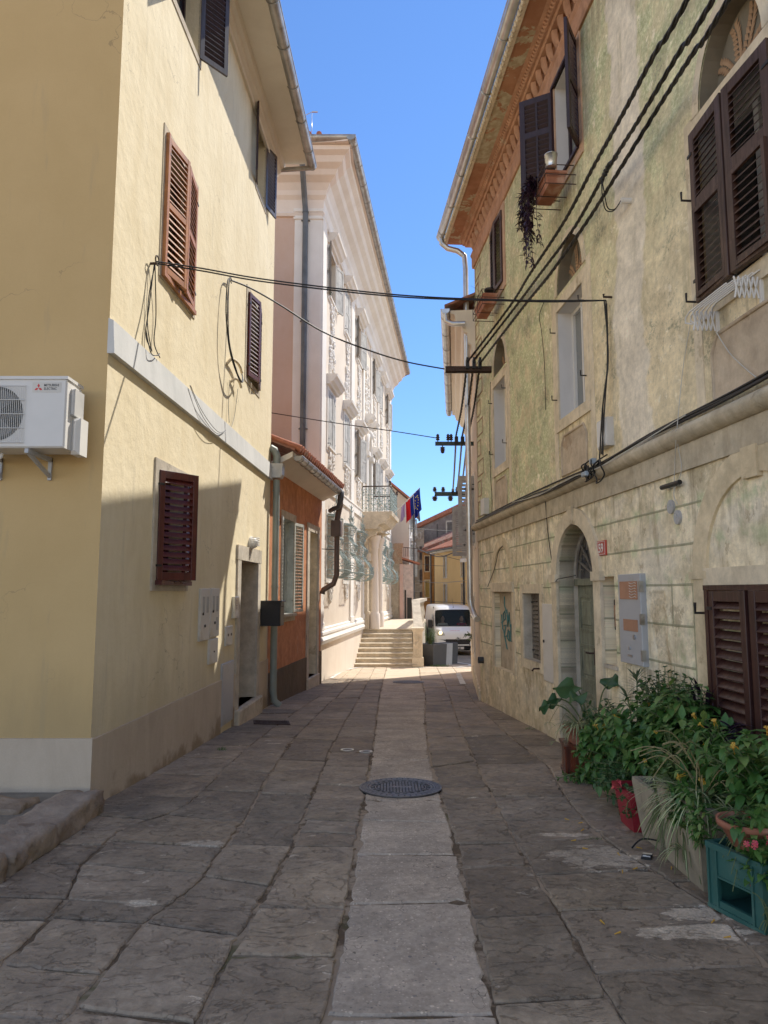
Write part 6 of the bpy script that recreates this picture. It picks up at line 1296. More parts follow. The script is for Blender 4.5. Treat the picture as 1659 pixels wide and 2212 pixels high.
# side profile (y back, z up)
PR = [(.10, .22), (.03, .30), (.0, .42), (.0, .60), (.02, .74), (.03, .90), (.06, 1.02), (.16, 1.12), (.34, 1.20), (.50, 1.28), (.56, 1.33), (.80, 1.58), (1.02, 1.84), (1.14, 2.0), (1.20, 2.07), (1.34, 2.16), (1.58, 2.24), (1.95, 2.29), (2.6, 2.31), (4.0, 2.31), (5.3, 2.30)]
XS = [(0, 0, 0), (.40, .008, .003), (.70, .04, .012), (.86, .10, .03), (.95, .19, .07), (1.0, .30, .14), (1.015, .42, .26)]
def S(xi, ti, e=0):
    x, sb, dr = XS[abs(xi)]; y, z = PR[ti]; fr = max(0, 1 - y / 1.8); hi = max(0, (z - 1.2) / 1.1); tp = 1 - .13 * hi ** 2
    return V((math.copysign(x * tp, xi) if xi else 0, y + sb * (1 if y < 1.8 else max(0, 1 - (y - 1.8))) - e, z - (dr * hi if z > 1.3 else 0) + e * .4))
b = MB(); N6 = 6; pts = []; idx = {}
for xi in range(-N6, N6 + 1):
    for ti in range(len(PR)): idx[(xi, ti)] = len(pts); pts.append(S(xi, ti))
fs = []
for xi in range(-N6, N6):
    for ti in range(len(PR) - 1):
        if 10 <= ti < 14 and -4 <= xi < 4: continue
        fs.append((idx[(xi, ti)], idx[(xi + 1, ti)], idx[(xi + 1, ti + 1)], idx[(xi, ti + 1)]))
b.add(pts, fs, smooth=True)
for sg in (-1, 1):
    side = [S(sg * 6, t) for t in range(len(PR))]; n = len(side)
    low = [V((sg * 1.02, p.y, max(.28, min(p.z, 1.9)))) for p in side]
    b.add(side, [tuple(range(n))] if 0 else [])
    # flank: strips from the profile edge down to the sill
    bot = [V((sg * 1.015, p.y, .25)) for p in side]; mid = [V((sg * 1.025, p.y, min(p.z, 1.0))) for p in side]
    b.add(side + mid + bot, [(i, i + 1, n + i + 1, n + i) for i in range(n - 1)] + [(n + i, n + i + 1, 2 * n + i + 1, 2 * n + i) for i in range(n - 1)], smooth=False)
b.add([S(xi, len(PR) - 1) for xi in range(-6, 7)] + [V((1.0, 5.3, .3)), V((-1.0, 5.3, .3))], [tuple(range(15))])
b.add([(-1, .3, .25), (1, .3, .25), (1, 5.3, .25), (-1, 5.3, .25)], [(0, 1, 2, 3)])
b.build('body', vm, VAN, local=True)
# windscreen
gl = NT('windscreen_glass', .03, 0, .5); tr = gl.n('ShaderNodeBsdfTransparent', {0: (.55, .62, .64, 1)}); mx = gl.n('ShaderNodeMixShader', {0: .22}); gl.t.links.new(tr.outputs[0], mx.inputs[1]); gl.set('Base Color', (.02, .03, .035, 1)); gl.t.links.new(gl.b.outputs[0], mx.inputs[2]); gl.t.links.new(mx.outputs[0], gl.out.inputs[0]); gl = gl.m
def patch(name, x0, x1, t0, t1, e, mat, parent=VAN, smooth=True):
    m = MB(); P = [S(x, t, e) for x in range(x0, x1 + 1) for t in range(t0, t1 + 1)]; w = t1 - t0 + 1
    m.add(P, [(i * w + j, (i + 1) * w + j, (i + 1) * w + j + 1, i * w + j + 1) for i in range(x1 - x0) for j in range(w - 1)], smooth=smooth); return m.build(name, mat, parent, local=True)
wsn = patch('windscreen', -4, 4, 10, 14, .0, gl)
m = MB()
m.tube([S(x, 10, .01) for x in range(-4, 5)] , .02, 5); m.tube([S(x, 14, .01) for x in range(-4, 5)], .016, 5)
for sg in (-4, 4): m.tube([S(sg, t, .01) for t in range(10, 15)], .02, 5)
m.build('seal', m_black, wsn, local=True)
for x0 in (-.55, .25): m = MB(); m.tube([(x0 - .25, .60, 1.36), (x0 + .35, .60, 1.40)], .012, 5); m.build('wiper', m_black, VAN, local=True)
m = MB(); m.quad((-.9, .62, 1.30), (.9, .62, 1.30), (.9, 1.3, 1.30), (-.9, 1.3, 1.30)); m.quad((-.9, 2.1, .4), (.9, 2.1, .4), (.9, 2.1, 2.2), (-.9, 2.1, 2.2)); m.build('cab_interior', m_anthr, VAN, local=True)
# side door window and mirror
for sg in (-1, 1):
    m = MB(); P = [(sg * 1.028, 1.0, 1.30), (sg * 1.028, 1.85, 1.30), (sg * 1.0, 1.85, 1.88), (sg * 1.0, 1.40, 1.88), (sg * 1.02, 1.10, 1.55)]; m.add(P, [tuple(range(5))]); m.build('side_window', m_pane, VAN, local=True)
    m = MB(); m.bbox(sg * 1.17 - .10, sg * 1.17 + .10, 1.0, 1.12, 1.22, 1.62, .03); m.tube([(sg * 1.0, 1.1, 1.32), (sg * 1.1, 1.06, 1.32)], .03, 6); m.build('mirror', m_black, VAN, local=True)
    m = MB(); m.box(sg * 1.03 - .006, sg * 1.03 + .006, 1.0, 5.2, .45, .62); m.build('side_trim', m_anthr, VAN, local=True)
    for yy in (.95, 4.35):
        m = MB(); m.lathe([(.20, -.12), (.31, -.11), (.335, -.06), (.335, .06), (.31, .11), (.20, .12)], (sg * .92, yy, .335), 'x', 22); wl = m.build('wheel', m_black, VAN, local=True)
        m = MB(); m.lathe([(.05, sg * .13), (.20, sg * .125), (.21, sg * .10)], (sg * .92, yy, .335), 'x', 16); m.build('rim', m_zinc, wl, local=True)
        m = MB(); m.lathe([(.40, -.02), (.40, .012)], (sg * 1.02, yy, .36), 'x', 22); m.build('wheel_arch', m_black, VAN, local=True)
def front(x, z, e):
    # point of the nose surface at lateral x, height z
    ax = abs(x); k = 0
    while k < len(XS) - 2 and XS[k + 1][0] < ax: k += 1
    f = min(1, max(0, (ax - XS[k][0]) / (XS[k + 1][0] - XS[k][0]))); sb = XS[k][1] + (XS[k + 1][1] - XS[k][1]) * f
    j = 0
    while j < len(PR) - 2 and PR[j + 1][1] < z: j += 1
    g = min(1, max(0, (z - PR[j][1]) / max(1e-6, PR[j + 1][1] - PR[j][1]))); y = PR[j][0] + (PR[j + 1][0] - PR[j][0]) * g
    return V((x, y + sb - e, z))
def nose(name, poly, e, mat, parent=VAN, sub=1):
    m = MB(); P = []
    for i, (x, z) in enumerate(poly):
        x2, z2 = poly[(i + 1) % len(poly)]
        for k in range(4): P.append((x + (x2 - x) * k / 4, z + (z2 - z) * k / 4))
    cx_, cz_ = sum(p[0] for p in P) / len(P), sum(p[1] for p in P) / len(P); n = len(P)
    pts = [front(x, z, e) for x, z in P] + [front((x + cx_) / 2, (z + cz_) / 2, e) for x, z in P] + [front(cx_, cz_, e)]
    m.add(pts, [(i, (i + 1) % n, n + (i + 1) % n, n + i) for i in range(n)] + [(n + i, n + (i + 1) % n, 2 * n) for i in range(n)], smooth=True); return m.build(name, mat, parent, local=True)
nose('bumper', [(-1.0, .24), (1.0, .24), (1.0, .74), (.60, .74), (.50, .46), (-.50, .46), (-.60, .74), (-1.0, .74)], .022, m_anthr)
nose('bumper_lower', [(-.98, .24), (.98, .24), (.9, .45), (-.9, .45)], .032, m_black)
nose('grille', [(-.48, .52), (.48, .52), (.56, .68), (.58, .76), (-.58, .76), (-.56, .68)], .03, m_manhole_d)
nose('grille_surround', [(-.62, .76), (.62, .76), (.66, .82), (-.66, .82)], .045, vm); nose('grille_surround', [(-.52, .47), (.52, .47), (.50, .52), (-.50, .52)], .045, vm)
hl = simple('headlamp_lens', (.50, .46, .36), .12, .2, .1)
hg = NT('headlamp_glow', .3); hg.set('Base Color', (.9, .8, .5, 1)); hg.set('Emission Color', (1, .83, .45, 1)); hg.set('Emission Strength', 2.2); hg = hg.m
for sg in (-1, 1):
    o = nose('headlight', [(sg * .60, .93), (sg * .92, .90), (sg * .985, 1.05), (sg * .95, 1.20), (sg * .82, 1.18), (sg * .64, 1.03)], .02, hl)
    m = MB(); c = front(sg * .80, 1.04, .05); m.blob(c, (.09, .03, .09), 7); m.build('bulb', hg, o, local=True)
m = MB(); c = front(0, .80, .05); m.blob(c, (.12, .02, .085), 8); em = m.build('emblem', m_zinc_br, VAN, local=True)
m = MB(); y = c.y - .024; m.add([(-.05, y, .76), (-.02, y, .80), (-.06, y, .82), (-.03, y, .86), (.01, y, .83), (.05, y, .85), (.03, y, .80), (.06, y, .77), (.01, y, .79)], [tuple(range(9))]); m.build('lion_shape', m_black, em, local=True)
npl = nose('number_plate', [(-.26, .30), (.26, .30), (.26, .41), (-.26, .41)], .05, m_whitemark)
m = MB(); yy = front(0, .35, .058).y; text_into(m, 'KP 620', .105, lambda x, z: (-.21 + x * 1.05, yy, .32 + z), .003); m.build('plate_lettering', m_ink, npl, local=True)
m = MB(); text_into(m, 'autoelektronika  servis', .055, lambda x, z: tuple(front(-.36 + x * .9, 1.125, .012) + V((0, .3 * z * 2.2, z * .9)))); m.build('bonnet_lettering', m_logo, VAN, local=True)
# roof pressings and aerial
for sg in (-1, 1): m = MB(); m.add([S(sg * 1, 15, .012), S(sg * 3, 15, .012), S(sg * 3, 17, .012), S(sg * 1, 17, .012)], [(0, 1, 2, 3)]); m.build('roof_pressing', vm, VAN, local=True)
m = MB(); m.tube([(.0, 1.40, 2.17), (.02, 1.9, 2.60)], .007, 4); m.lathe([(.03, 0), (.02, .03)], (0, 1.4, 2.17), 'z', 8); m.build('aerial', m_black, VAN, local=True)
m = MB()
for t in (0, 1): m.tube([(.28 + .19 * math.cos(q), 1.05 + .06 * math.sin(q) - .02, 1.38 + .15 * math.sin(q)) for q in [2 * PI * i / 16 for i in range(16)]], .016, 5, closed=True)
m.build('steering_wheel', m_black, VAN, local=True)
# ---- people in the cab
m_skin = simple('skin', (.52, .30, .20), .6, 0, .05); m_hair = simple('dark_hair', (.03, .02, .015), .8); m_tee = simple('white_tshirt', (.62, .58, .52), .85, 0, .08); m_teer = simple('red_tshirt', (.36, .03, .04), .85, 0, .1)
def person(x, label, shirt, arms):
    M = Matrix.Translation(VAN.location) @ Matrix.Rotation(R(3), 4, 'Z'); base = M @ V((x, 1.60, .95))
    t = thing('person', label, 'person', base, None, R(3))
    # continuous body: rings lofted from hips to crown
    ring = [(0, .17, .13), (.12, .175, .12), (.28, .20, .125), (.40, .215, .12), (.46, .17, .10), (.50, .075, .07), (.545, .058, .06), (.575, .062, .075), (.62, .078, .095), (.67, .082, .105), (.72, .083, .108), (.78, .070, .095), (.815, .035, .05)]
    P = []; n = 14
    for z, rx, ry in ring:
        for j in range(n):
            q = 2 * PI * j / n; fx = 1.0; y = ry * math.sin(q)
            if .60 < z < .70 and math.sin(q) < -.95: y -= .022     # nose
            P.append((rx * math.cos(q), y - .02, z))
    m = MB(); m.add(P, [(i * n + j, i * n + (j + 1) % n, (i + 1) * n + (j + 1) % n, (i + 1) * n + j) for i in range(len(ring) - 1) for j in range(n)], smooth=True); m.add(P[-n:], [tuple(range(n))])
    for sg in (-1, 1): m.tube([(sg * .17, -.0, .42), (sg * .225, -.06, .30), (sg * .24, -.12, .17), arms[0 if sg < 0 else 1][0], arms[0 if sg < 0 else 1][1]], [.06, .055, .046, .036, .028], 8)
    for sg in (-1, 1): m.blob((sg * .086, -.01, .665), (.012, .02, .03), 5)
    for k, a in enumerate(arms):
        hx, hy, hz = a[1]
        for q in range(5): m.tube([(hx + (q - 2) * .014, hy, hz), (hx + (q - 2) * .017, hy - .045 + .008 * abs(q - 2), hz + .012), (hx + (q - 2) * .017, hy - .07 + .012 * abs(q - 2), hz - .012)], [.009, .008, .006], 5)
    bd = m.build('body', m_skin, t, local=True)
    m = MB(); sh = ring[:5] + [(.485, .09, .08)]; P = [((rx + .008) * math.cos(2 * PI * j / n), (ry + .008) * math.sin(2 * PI * j / n) - .02, z) for z, rx, ry in sh for j in range(n)]
    m.add(P, [(i * n + j, i * n + (j + 1) % n, (i + 1) * n + (j + 1) % n, (i + 1) * n + j) for i in range(len(sh) - 1) for j in range(n)], smooth=True)
    for sg in (-1, 1): m.tube([(sg * .15, 0, .425), (sg * .20, -.02, .39), (sg * .235, -.08, .26)], [.075, .072, .062], 9)
    m.build('t_shirt', shirt, t, local=True)
    m = MB(); m.blob((0, .005, .745), (.093, .115, .085), 8, .06); m.build('hair', m_hair, t, local=True)
    m = MB()
    for sg in (-1, 1): m.blob((sg * .032, -.118, .69), (.013, .006, .007), 5)
    m.build('eyes', m_black, t, local=True); m = MB(); m.blob((0, -.108, .618), (.026, .006, .006), 5); m.build('mouth', m_redp, t, local=True)
    return t
person(-.50, 'person in a pale T-shirt sitting in the passenger seat of the van', m_tee, [((-.2, -.25, .10), (-.10, -.34, .12)), ((.2, -.25, .10), (.10, -.34, .12))])
person(.42, 'person in a red T-shirt at the steering wheel of the van', m_teer, [((-.22, -.30, .28), (-.20, -.44, .40)), ((.22, -.30, .28), (.16, -.44, .42))])
# ================================================================ CABLES, CROSSARMS, BRACKETS
def smooth(pts, n=10):
    P = [V(p) for p in pts]; out = []
    for i in range(len(P) - 1):
        p0, p1, p2, p3 = P[max(i - 1, 0)], P[i], P[i + 1], P[min(i + 2, len(P) - 1)]
        for k in range(n):
            t = k / n; out.append(.5 * ((2 * p1) + (p2 - p0) * t + (2 * p0 - 5 * p1 + 4 * p2 - p3) * t * t + (3 * p1 - p0 - 3 * p2 + p3) * t ** 3))
    out.append(P[-1]); return out
def cable(name, label, paths, r, mat=None, cat='cable', group=None, twist=0, n=10, extra=None):
    m = MB()
    for pts in paths:
        P = smooth(pts, n)
        if twist:
            Q = []; L = 0
            for i in range(len(P) - 1):
                k = max(1, int((P[i + 1] - P[i]).length / .05))
                for j in range(k): Q.append(P[i].lerp(P[i + 1], j / k))
            Q.append(P[-1])
            for ph in range(3):
                out = []; L = 0; prev = Q[0]
                for p in Q:
                    L += (p - prev).length; prev = p; a = L * 2 * PI / twist + ph * 2 * PI / 3; out.append(p + V((math.cos(a), 0, math.sin(a))) * r * .85)
                m.tube(out, r * .8, 6, raw=True)
        else: m.tube(P, r, 6, raw=True)
    if extra: extra(m)
    b = [p for pts in paths for p in pts]
    return m.build(name, mat or m_cable, None, label, cat, group)
A1 = [at('U', 145, 605, 12.55), at('U', 195, 590, 12.55), at('U', 240, 615, 12.55)]
A2 = [at('U', 62, 1150, 16.2), at('U', 108, 1155, 16.2), at('U', 148, 1165, 16.2)]
A3 = [at('Q', 680, 270, 22.5), at('Q', 745, 270, 22.5), at('Q', 800, 290, 22.5)]
tops = [[('G', 1290, -60, 4.2), ('G', 1105, 250, 4.8), ('G', 940, 560, 5.6), ('G', 790, 830, 6.6), ('G', 640, 1110, 7.8), ('G', 470, 1370, 9.4), ('G', 370, 1530, 10.8)],
        [('G', 1390, -10, 4.2), ('G', 1220, 255, 4.8), ('G', 1020, 590, 5.6), ('G', 850, 860, 6.6), ('G', 690, 1140, 7.8), ('G', 520, 1370, 9.2), ('G', 400, 1530, 10.6)],
        [('G', 1455, 10, 4.2), ('G', 1290, 260, 4.8), ('G', 1110, 540, 5.6), ('G', 930, 830, 6.2), ('G', 760, 1100, 7.1), ('G', 570, 1370, 8.3), ('G', 440, 1530, 9.6)]]
nm = ['leftmost', 'middle', 'rightmost']
for k in range(3):
    P = [at(*q) for q in tops[k]]; d = P[0] - P[1]; P = [P[0] + d.normalized() * 4 + V((0, 0, .3)), P[0]] + P[1:] + [A1[k]]
    cable('overhead_cable', 'thick twisted black cable slanting down the right side of the street, the %s of three' % nm[k], [P], .0135, group='three thick twisted cables along the green house', twist=.42)
    cable('overhead_cable', 'black cable dropping from the rusty crossarm to the green insulated crossarm, the %s of three' % nm[k], [[A1[k], A1[k].lerp(A2[k], .45) + V((0, 0, -.16)), A2[k]]], .015, group='three cables between the crossarms', twist=.5)
    cable('overhead_cable', 'grey twisted cable running on to the farthest crossarm, the %s of three' % nm[k], [[A2[k], A2[k].lerp(A3[k], .5) + V((0, 0, -.1)), A3[k]]], .017, m_cable_g, group='three grey cables to the farthest crossarm', twist=.35)
def clampx(P):
    m = MB()
    for p in P: m.box(p.x - .035, p.x + .035, p.y - .03, p.y + .03, p.z - .07, p.z + .05)
    return m
t = thing('crossarm', 'rusty steel crossarm sticking out of the green house carrying three cables', 'crossarm', at('U', 320, 660, 12.6), 'crossarms on the right-hand houses')
p0, p1 = at('U', -20, 660, 12.6), WR(12.62, 4.03, -.03); z = p0.z; m = MB(); m.box(p0.x, p1.x, 12.57, 12.60, z - .055, z + .055); m.box(p0.x, p1.x, 12.57, 12.66, z - .055, z - .045); m.build('bar', m_iron, t)
for p in A1: m = MB(); m.box(p.x - .03, p.x + .03, 12.52, 12.60, z, z + .16); m.box(p.x - .02, p.x + .02, 12.5, 12.62, z + .12, z + .2); m.build('clamp', m_black, t)
def insul(m, x, y, z, up=1, r=.045):
    m.lathe([(.012, 0), (.012, .05 * up), (r * .7, .05 * up), (r, .075 * up), (r * .6, .09 * up), (r, .12 * up), (r * .6, .14 * up), (r * .8, .17 * up), (r * .3, .2 * up)], (x, y, z), 'z', 10)
def xarm(y, x0, x1, z, ups, downs, label, pts, sc_):
    t = thing('crossarm', label, 'crossarm', (x1, y, z), 'crossarms on the right-hand houses'); MB().box(x0, x1, y - .03, y + .03, z - .045 * sc_, z + .045 * sc_).build('bar', m_green_iron, t)
    for x in ups: m = MB(); insul(m, x, y, z + .03, 1, .05 * sc_); m.build('insulator', m_iron, t)
    for x in downs: m = MB(); insul(m, x, y, z - .03, -1, .065 * sc_); m.build('insulator', m_iron, t)
    for p in pts: m = MB(); m.box(p.x - .04, p.x + .04, y - .06, y + .05, z - .02, z + .16); m.build('clamp', m_black, t)
q0, q1 = at('H', 0, 808, 16.2), at('U', 185, 1215, 16.2); xarm(16.2, q0.x, 2.15, q0.z, [q0.x + .06, q0.x + .30, A2[0].x - .12], [q0.x + .17], 'green steel crossarm with dark insulators fixed to the downpipe corner', A2, 1)
q0 = at('Q', 395, 320, 22.5); xarm(22.5, q0.x, 2.75, q0.z, [q0.x + .0, q0.x + .27, q0.x + .72], [q0.x + .0, q0.x + .50], 'small green crossarm with insulators, the farthest one', A3[:2], 1.5)
# cables slung across the street
LA = WL(6.80, 3.27, .06); RA = WR(7.16, 3.03, .05)
cable('overhead_cable', 'bundle of black cables crossing the street from the orange shutters to the right-hand wall', [[LA, at('A', 1050, 1405, 7.05), at('A', 1400, 1465, 7.15), at('M', 860, 2, 7.22) * 0 + at('d', 860, 641, 7.25), at('d', 1100, 650, 7.35), at('d', 1200, 652, 7.38), RA], [LA + V((0, 0, .02)), at('A', 1050, 1392, 7.05), at('A', 1400, 1452, 7.15), at('d', 860, 637, 7.25), at('d', 1100, 648, 7.35), RA]], .008)
LB = WL(9.72, 4.42, .05); XB = at('d', 960, 797, 12.6)
cable('overhead_cable', 'thin black cable sloping across the street to the tip of the rusty crossarm', [[LB, at('A', 1300, 1495, 10.0), at('A', 1450, 1580, 10.35), at('d', 700, 718, 10.9), at('d', 800, 758, 11.6), at('d', 880, 782, 12.1), XB]], .013)
cable('overhead_cable', 'thin dark wire crossing in front of the palace to the insulated crossarm', [[at('d', 575, 890, 17.6), at('d', 720, 913, 17.2), at('d', 840, 930, 16.8), at('d', 942, 946, 16.2)]], .012)
for k, (pts, lb) in enumerate([([('Q', -20, 855, 36), ('Q', 250, 880, 38), ('Q', 690, 905, 40)], 'dark wire strung high between the far houses'), ([('Q', 150, 1190, 44), ('Q', 330, 1270, 42), ('Q', 500, 1305, 40), ('Q', 690, 1240, 38)], 'thick sagging cable bundle in front of the far yellow house'), ([('Q', 330, 1240, 44), ('Q', 600, 1310, 42), ('Q', 890, 1380, 40)], 'dark wire slanting down to the street lamp'), ([('Q', 120, 1680, 44), ('Q', 450, 1715, 41), ('Q', 890, 1680, 38)], 'pale wire across the middle of the far yellow house'), ([('Q', 240, 2000, 44), ('Q', 500, 2015, 41), ('Q', 900, 2035, 38)], 'dark wire low across the far yellow house just over the van roof'), ([('Q', 120, 1410, 44), ('Q', 400, 1445, 42), ('Q', 545, 1450, 40.5)], 'thin wire to the small insulators on the far yellow house')]):
    cable('overhead_cable', lb, [[at(*p) for p in pts]], .03 if k == 1 else .016, m_cable if k != 3 else m_cable_g)
# cable run along the string course
def wp(s, z, o=.0): return WR(s, z, o)
cable('wall_cable', 'bundle of black and grey cables lying along the string course of the green house', [[wp(3.0, 1.52, .05), wp(4.6, 1.40, .06), wp(5.9, 1.40, .06), wp(7.0, 1.36, .06), wp(7.6, 1.33, .1), wp(8.6, 1.29, .13), wp(9.8, 1.33, .13), wp(11.5, 1.34, .12), wp(13.7, 1.36, .1)], [wp(3.0, 1.56, .04), wp(4.6, 1.43, .05), wp(6.2, 1.41, .05), wp(7.4, 1.36, .05), wp(8.9, 1.40, .02), wp(11, 1.42, .02), wp(13.7, 1.40, .03)], [wp(3.0, 1.49, .07), wp(4.8, 1.38, .07), wp(6.6, 1.37, .08), wp(7.4, 1.30, .12), wp(9, 1.27, .13), wp(10.6, 1.32, .13), wp(13.7, 1.32, .12)]], .011)
cable('wall_cable', 'thin white cable lying along the string course beside the black bundle', [[wp(5.6, 1.41, .07), wp(6.6, 1.32, .12), wp(7.3, 1.28, .14), wp(8.2, 1.31, .14), wp(9.4, 1.28, .15), wp(10.8, 1.36, .14)]], .005, m_cable_w)
lo = []
for r, c, z in ((.11, 7.55, 1.30), (.085, 7.62, 1.27), (.12, 7.30, 1.24), (.07, 7.68, 1.33)): lo.append([wp(c + r * math.cos(q), z + r * math.sin(q), .14 + .02 * math.sin(3 * q)) for q in [i * .7 for i in range(10)]])
lo += [[wp(7.75, 1.36, .1), wp(7.6, 1.22, .15), wp(7.4, 1.34, .14), wp(7.2, 1.40, .08)], [wp(7.8, 1.30, .12), wp(7.66, 1.38, .14), wp(7.5, 1.26, .15), wp(7.36, 1.36, .1)]]
cable('cable_tangle', 'tangle of looped black cables below the junction box', lo, .008, cat='cable loops')
m_bgp = simple('blue_grey_plastic', (.30, .36, .42), .5); MB(WR).bbox(7.55, 7.68, 1.24, 1.29, .13, .19, .01).build('splice_box', m_bgp, None, 'small flat blue grey splice box low in the cable tangle', 'splice box', 'splice boxes in the cable tangle'); MB(WR).bbox(7.5, 7.56, 1.36, 1.42, .08, .14, .01).build('splice_box', m_bgp, None, 'small square blue grey splice box at the top of the cable tangle', 'splice box', 'splice boxes in the cable tangle')
cable('wall_cable', 'black cables hanging from the wall hook down past the junction box', [[wp(7.16, 3.03, .05), wp(7.18, 2.4, .05), wp(7.17, 1.9, .10), wp(7.3, 1.42, .1)], [wp(7.16, 3.03, .07), wp(7.13, 2.4, .06), wp(7.20, 1.9, .11), wp(7.36, 1.38, .1)], [wp(7.17, 3.0, .04), wp(7.22, 2.4, .03), wp(7.22, 1.9, .10), wp(7.26, 1.40, .1)]], .008)
m = MB(WR); m.tube([(7.12, 3.05, 0), (7.12, 3.05, .09), (7.12, 3.08, .09)], .012, 6); m.build('wall_hook', m_iron, None, 'small iron hook holding the crossing cables on the right-hand wall', 'hook')
m = MB(WL); m.tube([(6.80, 3.27, 0), (6.80, 3.27, .07)], .014, 6); m.tube([(6.80 + .05 * math.cos(q), 3.30 + .05 * math.sin(q), .07) for q in [i * .8 for i in range(8)]], .008, 5, closed=True); m.build('wall_hook', m_iron, None, 'iron eye hook for the cables between house corner and orange shutters', 'hook')
cable('wall_cable', 'loose black cables hanging down the yellow wall under the eye hook', [[WL(6.80, 3.27, .05), WL(6.72, 2.9, .03), WL(6.74, 2.6, .02), WL(6.80, 2.36, .05)], [WL(6.80, 3.27, .04), WL(6.76, 2.8, .02), WL(6.70, 2.5, .02), WL(6.78, 2.37, .05)], [WL(6.82, 3.27, .04), WL(6.95, 2.8, .02), WL(6.93, 2.5, .02), WL(7.0, 2.36, .06)], [WL(6.70, 2.55, .02), WL(6.72, 2.32, .07), WL(6.86, 2.34, .08), WL(6.98, 2.40, .06)]], .006)
cable('wall_cable', 'black cable drooping from the sloping line down to the conduit elbow on the yellow wall', [[LB, WL(9.5, 4.35, .08), WL(9.38, 3.9, .10), WL(9.42, 3.4, .12), WL(9.7, 3.08, .16), WL(10.0, 3.02, .16), WL(10.25, 3.12, .12), WL(10.3, 3.25, .08)], [LB + V((0, 0, -.04)), WL(9.45, 4.3, .07), WL(9.36, 3.8, .08), WL(9.45, 3.3, .12), WL(9.8, 3.04, .15), WL(10.1, 3.04, .14), WL(10.28, 3.2, .1)]], .009)
cable('wall_conduit', 'pale bent conduit elbows on the yellow wall, holding the drooping cable', [[WL(9.75, 3.20, .0), WL(9.78, 3.28, .06), WL(9.95, 3.31, .08), WL(10.15, 3.30, .09), WL(10.28, 3.24, .09)], [WL(10.0, 3.02, .0), WL(10.05, 3.08, .06), WL(10.2, 3.07, .08), WL(10.3, 3.02, .08)]], .022, m_stone_y, 'conduit')
cable('wall_cable', 'grey wires drooping over the white band of the yellow house', [[WL(8.0, 2.37, .06), WL(8.3, 2.2, .08), WL(8.8, 2.10, .08), WL(9.2, 2.09, .08), WL(9.55, 2.2, .07)], [WL(8.0, 2.37, .05), WL(8.35, 2.14, .08), WL(8.8, 2.04, .09), WL(9.2, 2.07, .08), WL(9.55, 2.2, .07)], [WL(9.85, 3.0, .02), WL(9.84, 2.6, .02), WL(9.86, 2.38, .03)], [WL(10.3, 3.0, .03), WL(10.2, 2.6, .02), WL(10.0, 2.36, .03)]], .0045, m_cable_g)
# splice with drop cable and wall sleeve
s0 = at('G', 890, 790, 6.35); s1 = at('G', 830, 890, 6.6); w0 = at('G', 930, 1000, 6.75)
m = MB(); 
for i in range(6): p = s0.lerp(s1, i / 5); m.bbox(p.x - .03, p.x + .03, p.z - .03, p.z + .03, 0, .01, .003) if 0 else m.blob(p + V((rnd.uniform(-.02, .02), rnd.uniform(-.02, .02), 0)), (.028, .04, .03), 5, .5, raw=True)
m.build('cable_splice', m_black, None, 'black clamp splice on the middle thick cable', 'cable splice')
hole = WR(6.60, R and 4.0, .0); ray = at('G', 960, 1003, 1.0); 
def onwall(W, k, x, y, off=0):
    r = at(k, x, y, 1.0); O = W.O + W.n * off; t = (O.x * W.n.x + O.y * W.n.y) / (r.x * W.n.x + r.y * W.n.y); return r * t
h = onwall(WR, 'G', 975, 1003); m = MB(); m.tube([h, h + WR.n * .10 + V((0, 0, 0))], .03, 10, raw=True); m.build('wall_sleeve', m_white_p, None, 'short pale conduit sleeve in the wall where the drop cables enter', 'conduit')
e = h + WR.n * .10
cable('drop_cable', 'thin black drop cables looping from the splice to the sleeve in the green wall', [[s1, s1 + V((.0, 0, -.18)), at('G', 850, 1045, 6.75), at('G', 890, 1050, 6.72), e], [s1, s1 + V((.02, 0, -.14)), at('G', 860, 1035, 6.75), at('G', 895, 1042, 6.72), e]], .006)
cable('wall_cable', 'thin white cord hanging beside the rack down to the round vents', [[onwall(WR, 'H', 1300, 60, .03), onwall(WR, 'H', 1240, 400, .02), onwall(WR, 'H', 1205, 740, .1), onwall(WR, 'H', 1195, 900, .04), onwall(WR, 'H', 1190, 1060, .04)], [onwall(WR, 'H', 1200, 740, .12), onwall(WR, 'H', 1212, 830, .05), onwall(WR, 'H', 1228, 940, .04), onwall(WR, 'H', 1190, 1050, .04), onwall(WR, 'H', 1207, 1110, .04)]], .0035, m_cable_w)
cable('wall_cable', 'thin white cord from the drying rack to the cable bundle', [[onwall(WR, 'H', 1400, 250, .04), onwall(WR, 'H', 1480, 370, .03), onwall(WR, 'H', 1620, 495, .04)]], .004, m_cable_w)
cable('wall_cable', 'thin black wire running down from the string course to the arched door', [[onwall(WR, 'H', 548, 1070, .04), onwall(WR, 'H', 562, 1250, .02), onwall(WR, 'H', 595, 1475, .03), onwall(WR, 'H', 615, 1482, .06), onwall(WR, 'H', 700, 1465, .04)]], .006)
cable('wall_cable', 'thin black wire hanging in the blind arch left of the small window', [[onwall(WR, 'H', 335, 1318, .03), onwall(WR, 'H', 315, 1350, .03), onwall(WR, 'H', 296, 1430, .03), onwall(WR, 'H', 262, 1520, .05)]], .007)
cable('wall_cable', 'thin black wire with clips running down beside the far tall window', [[onwall(WR, 'H', 276, 500, .02), onwall(WR, 'H', 272, 700, .02), onwall(WR, 'H', 275, 940, .02), onwall(WR, 'H', 283, 1080, .02), onwall(WR, 'H', 282, 1170, .03)]], .006)
cable('wall_cable', 'short broken black wire on the render between the two tall windows', [[onwall(WR, 'H', 545, 95, .02), onwall(WR, 'H', 520, 170, .03), onwall(WR, 'H', 530, 250, .02), onwall(WR, 'H', 545, 420, .02), onwall(WR, 'H', 550, 640, .02)]], .005)
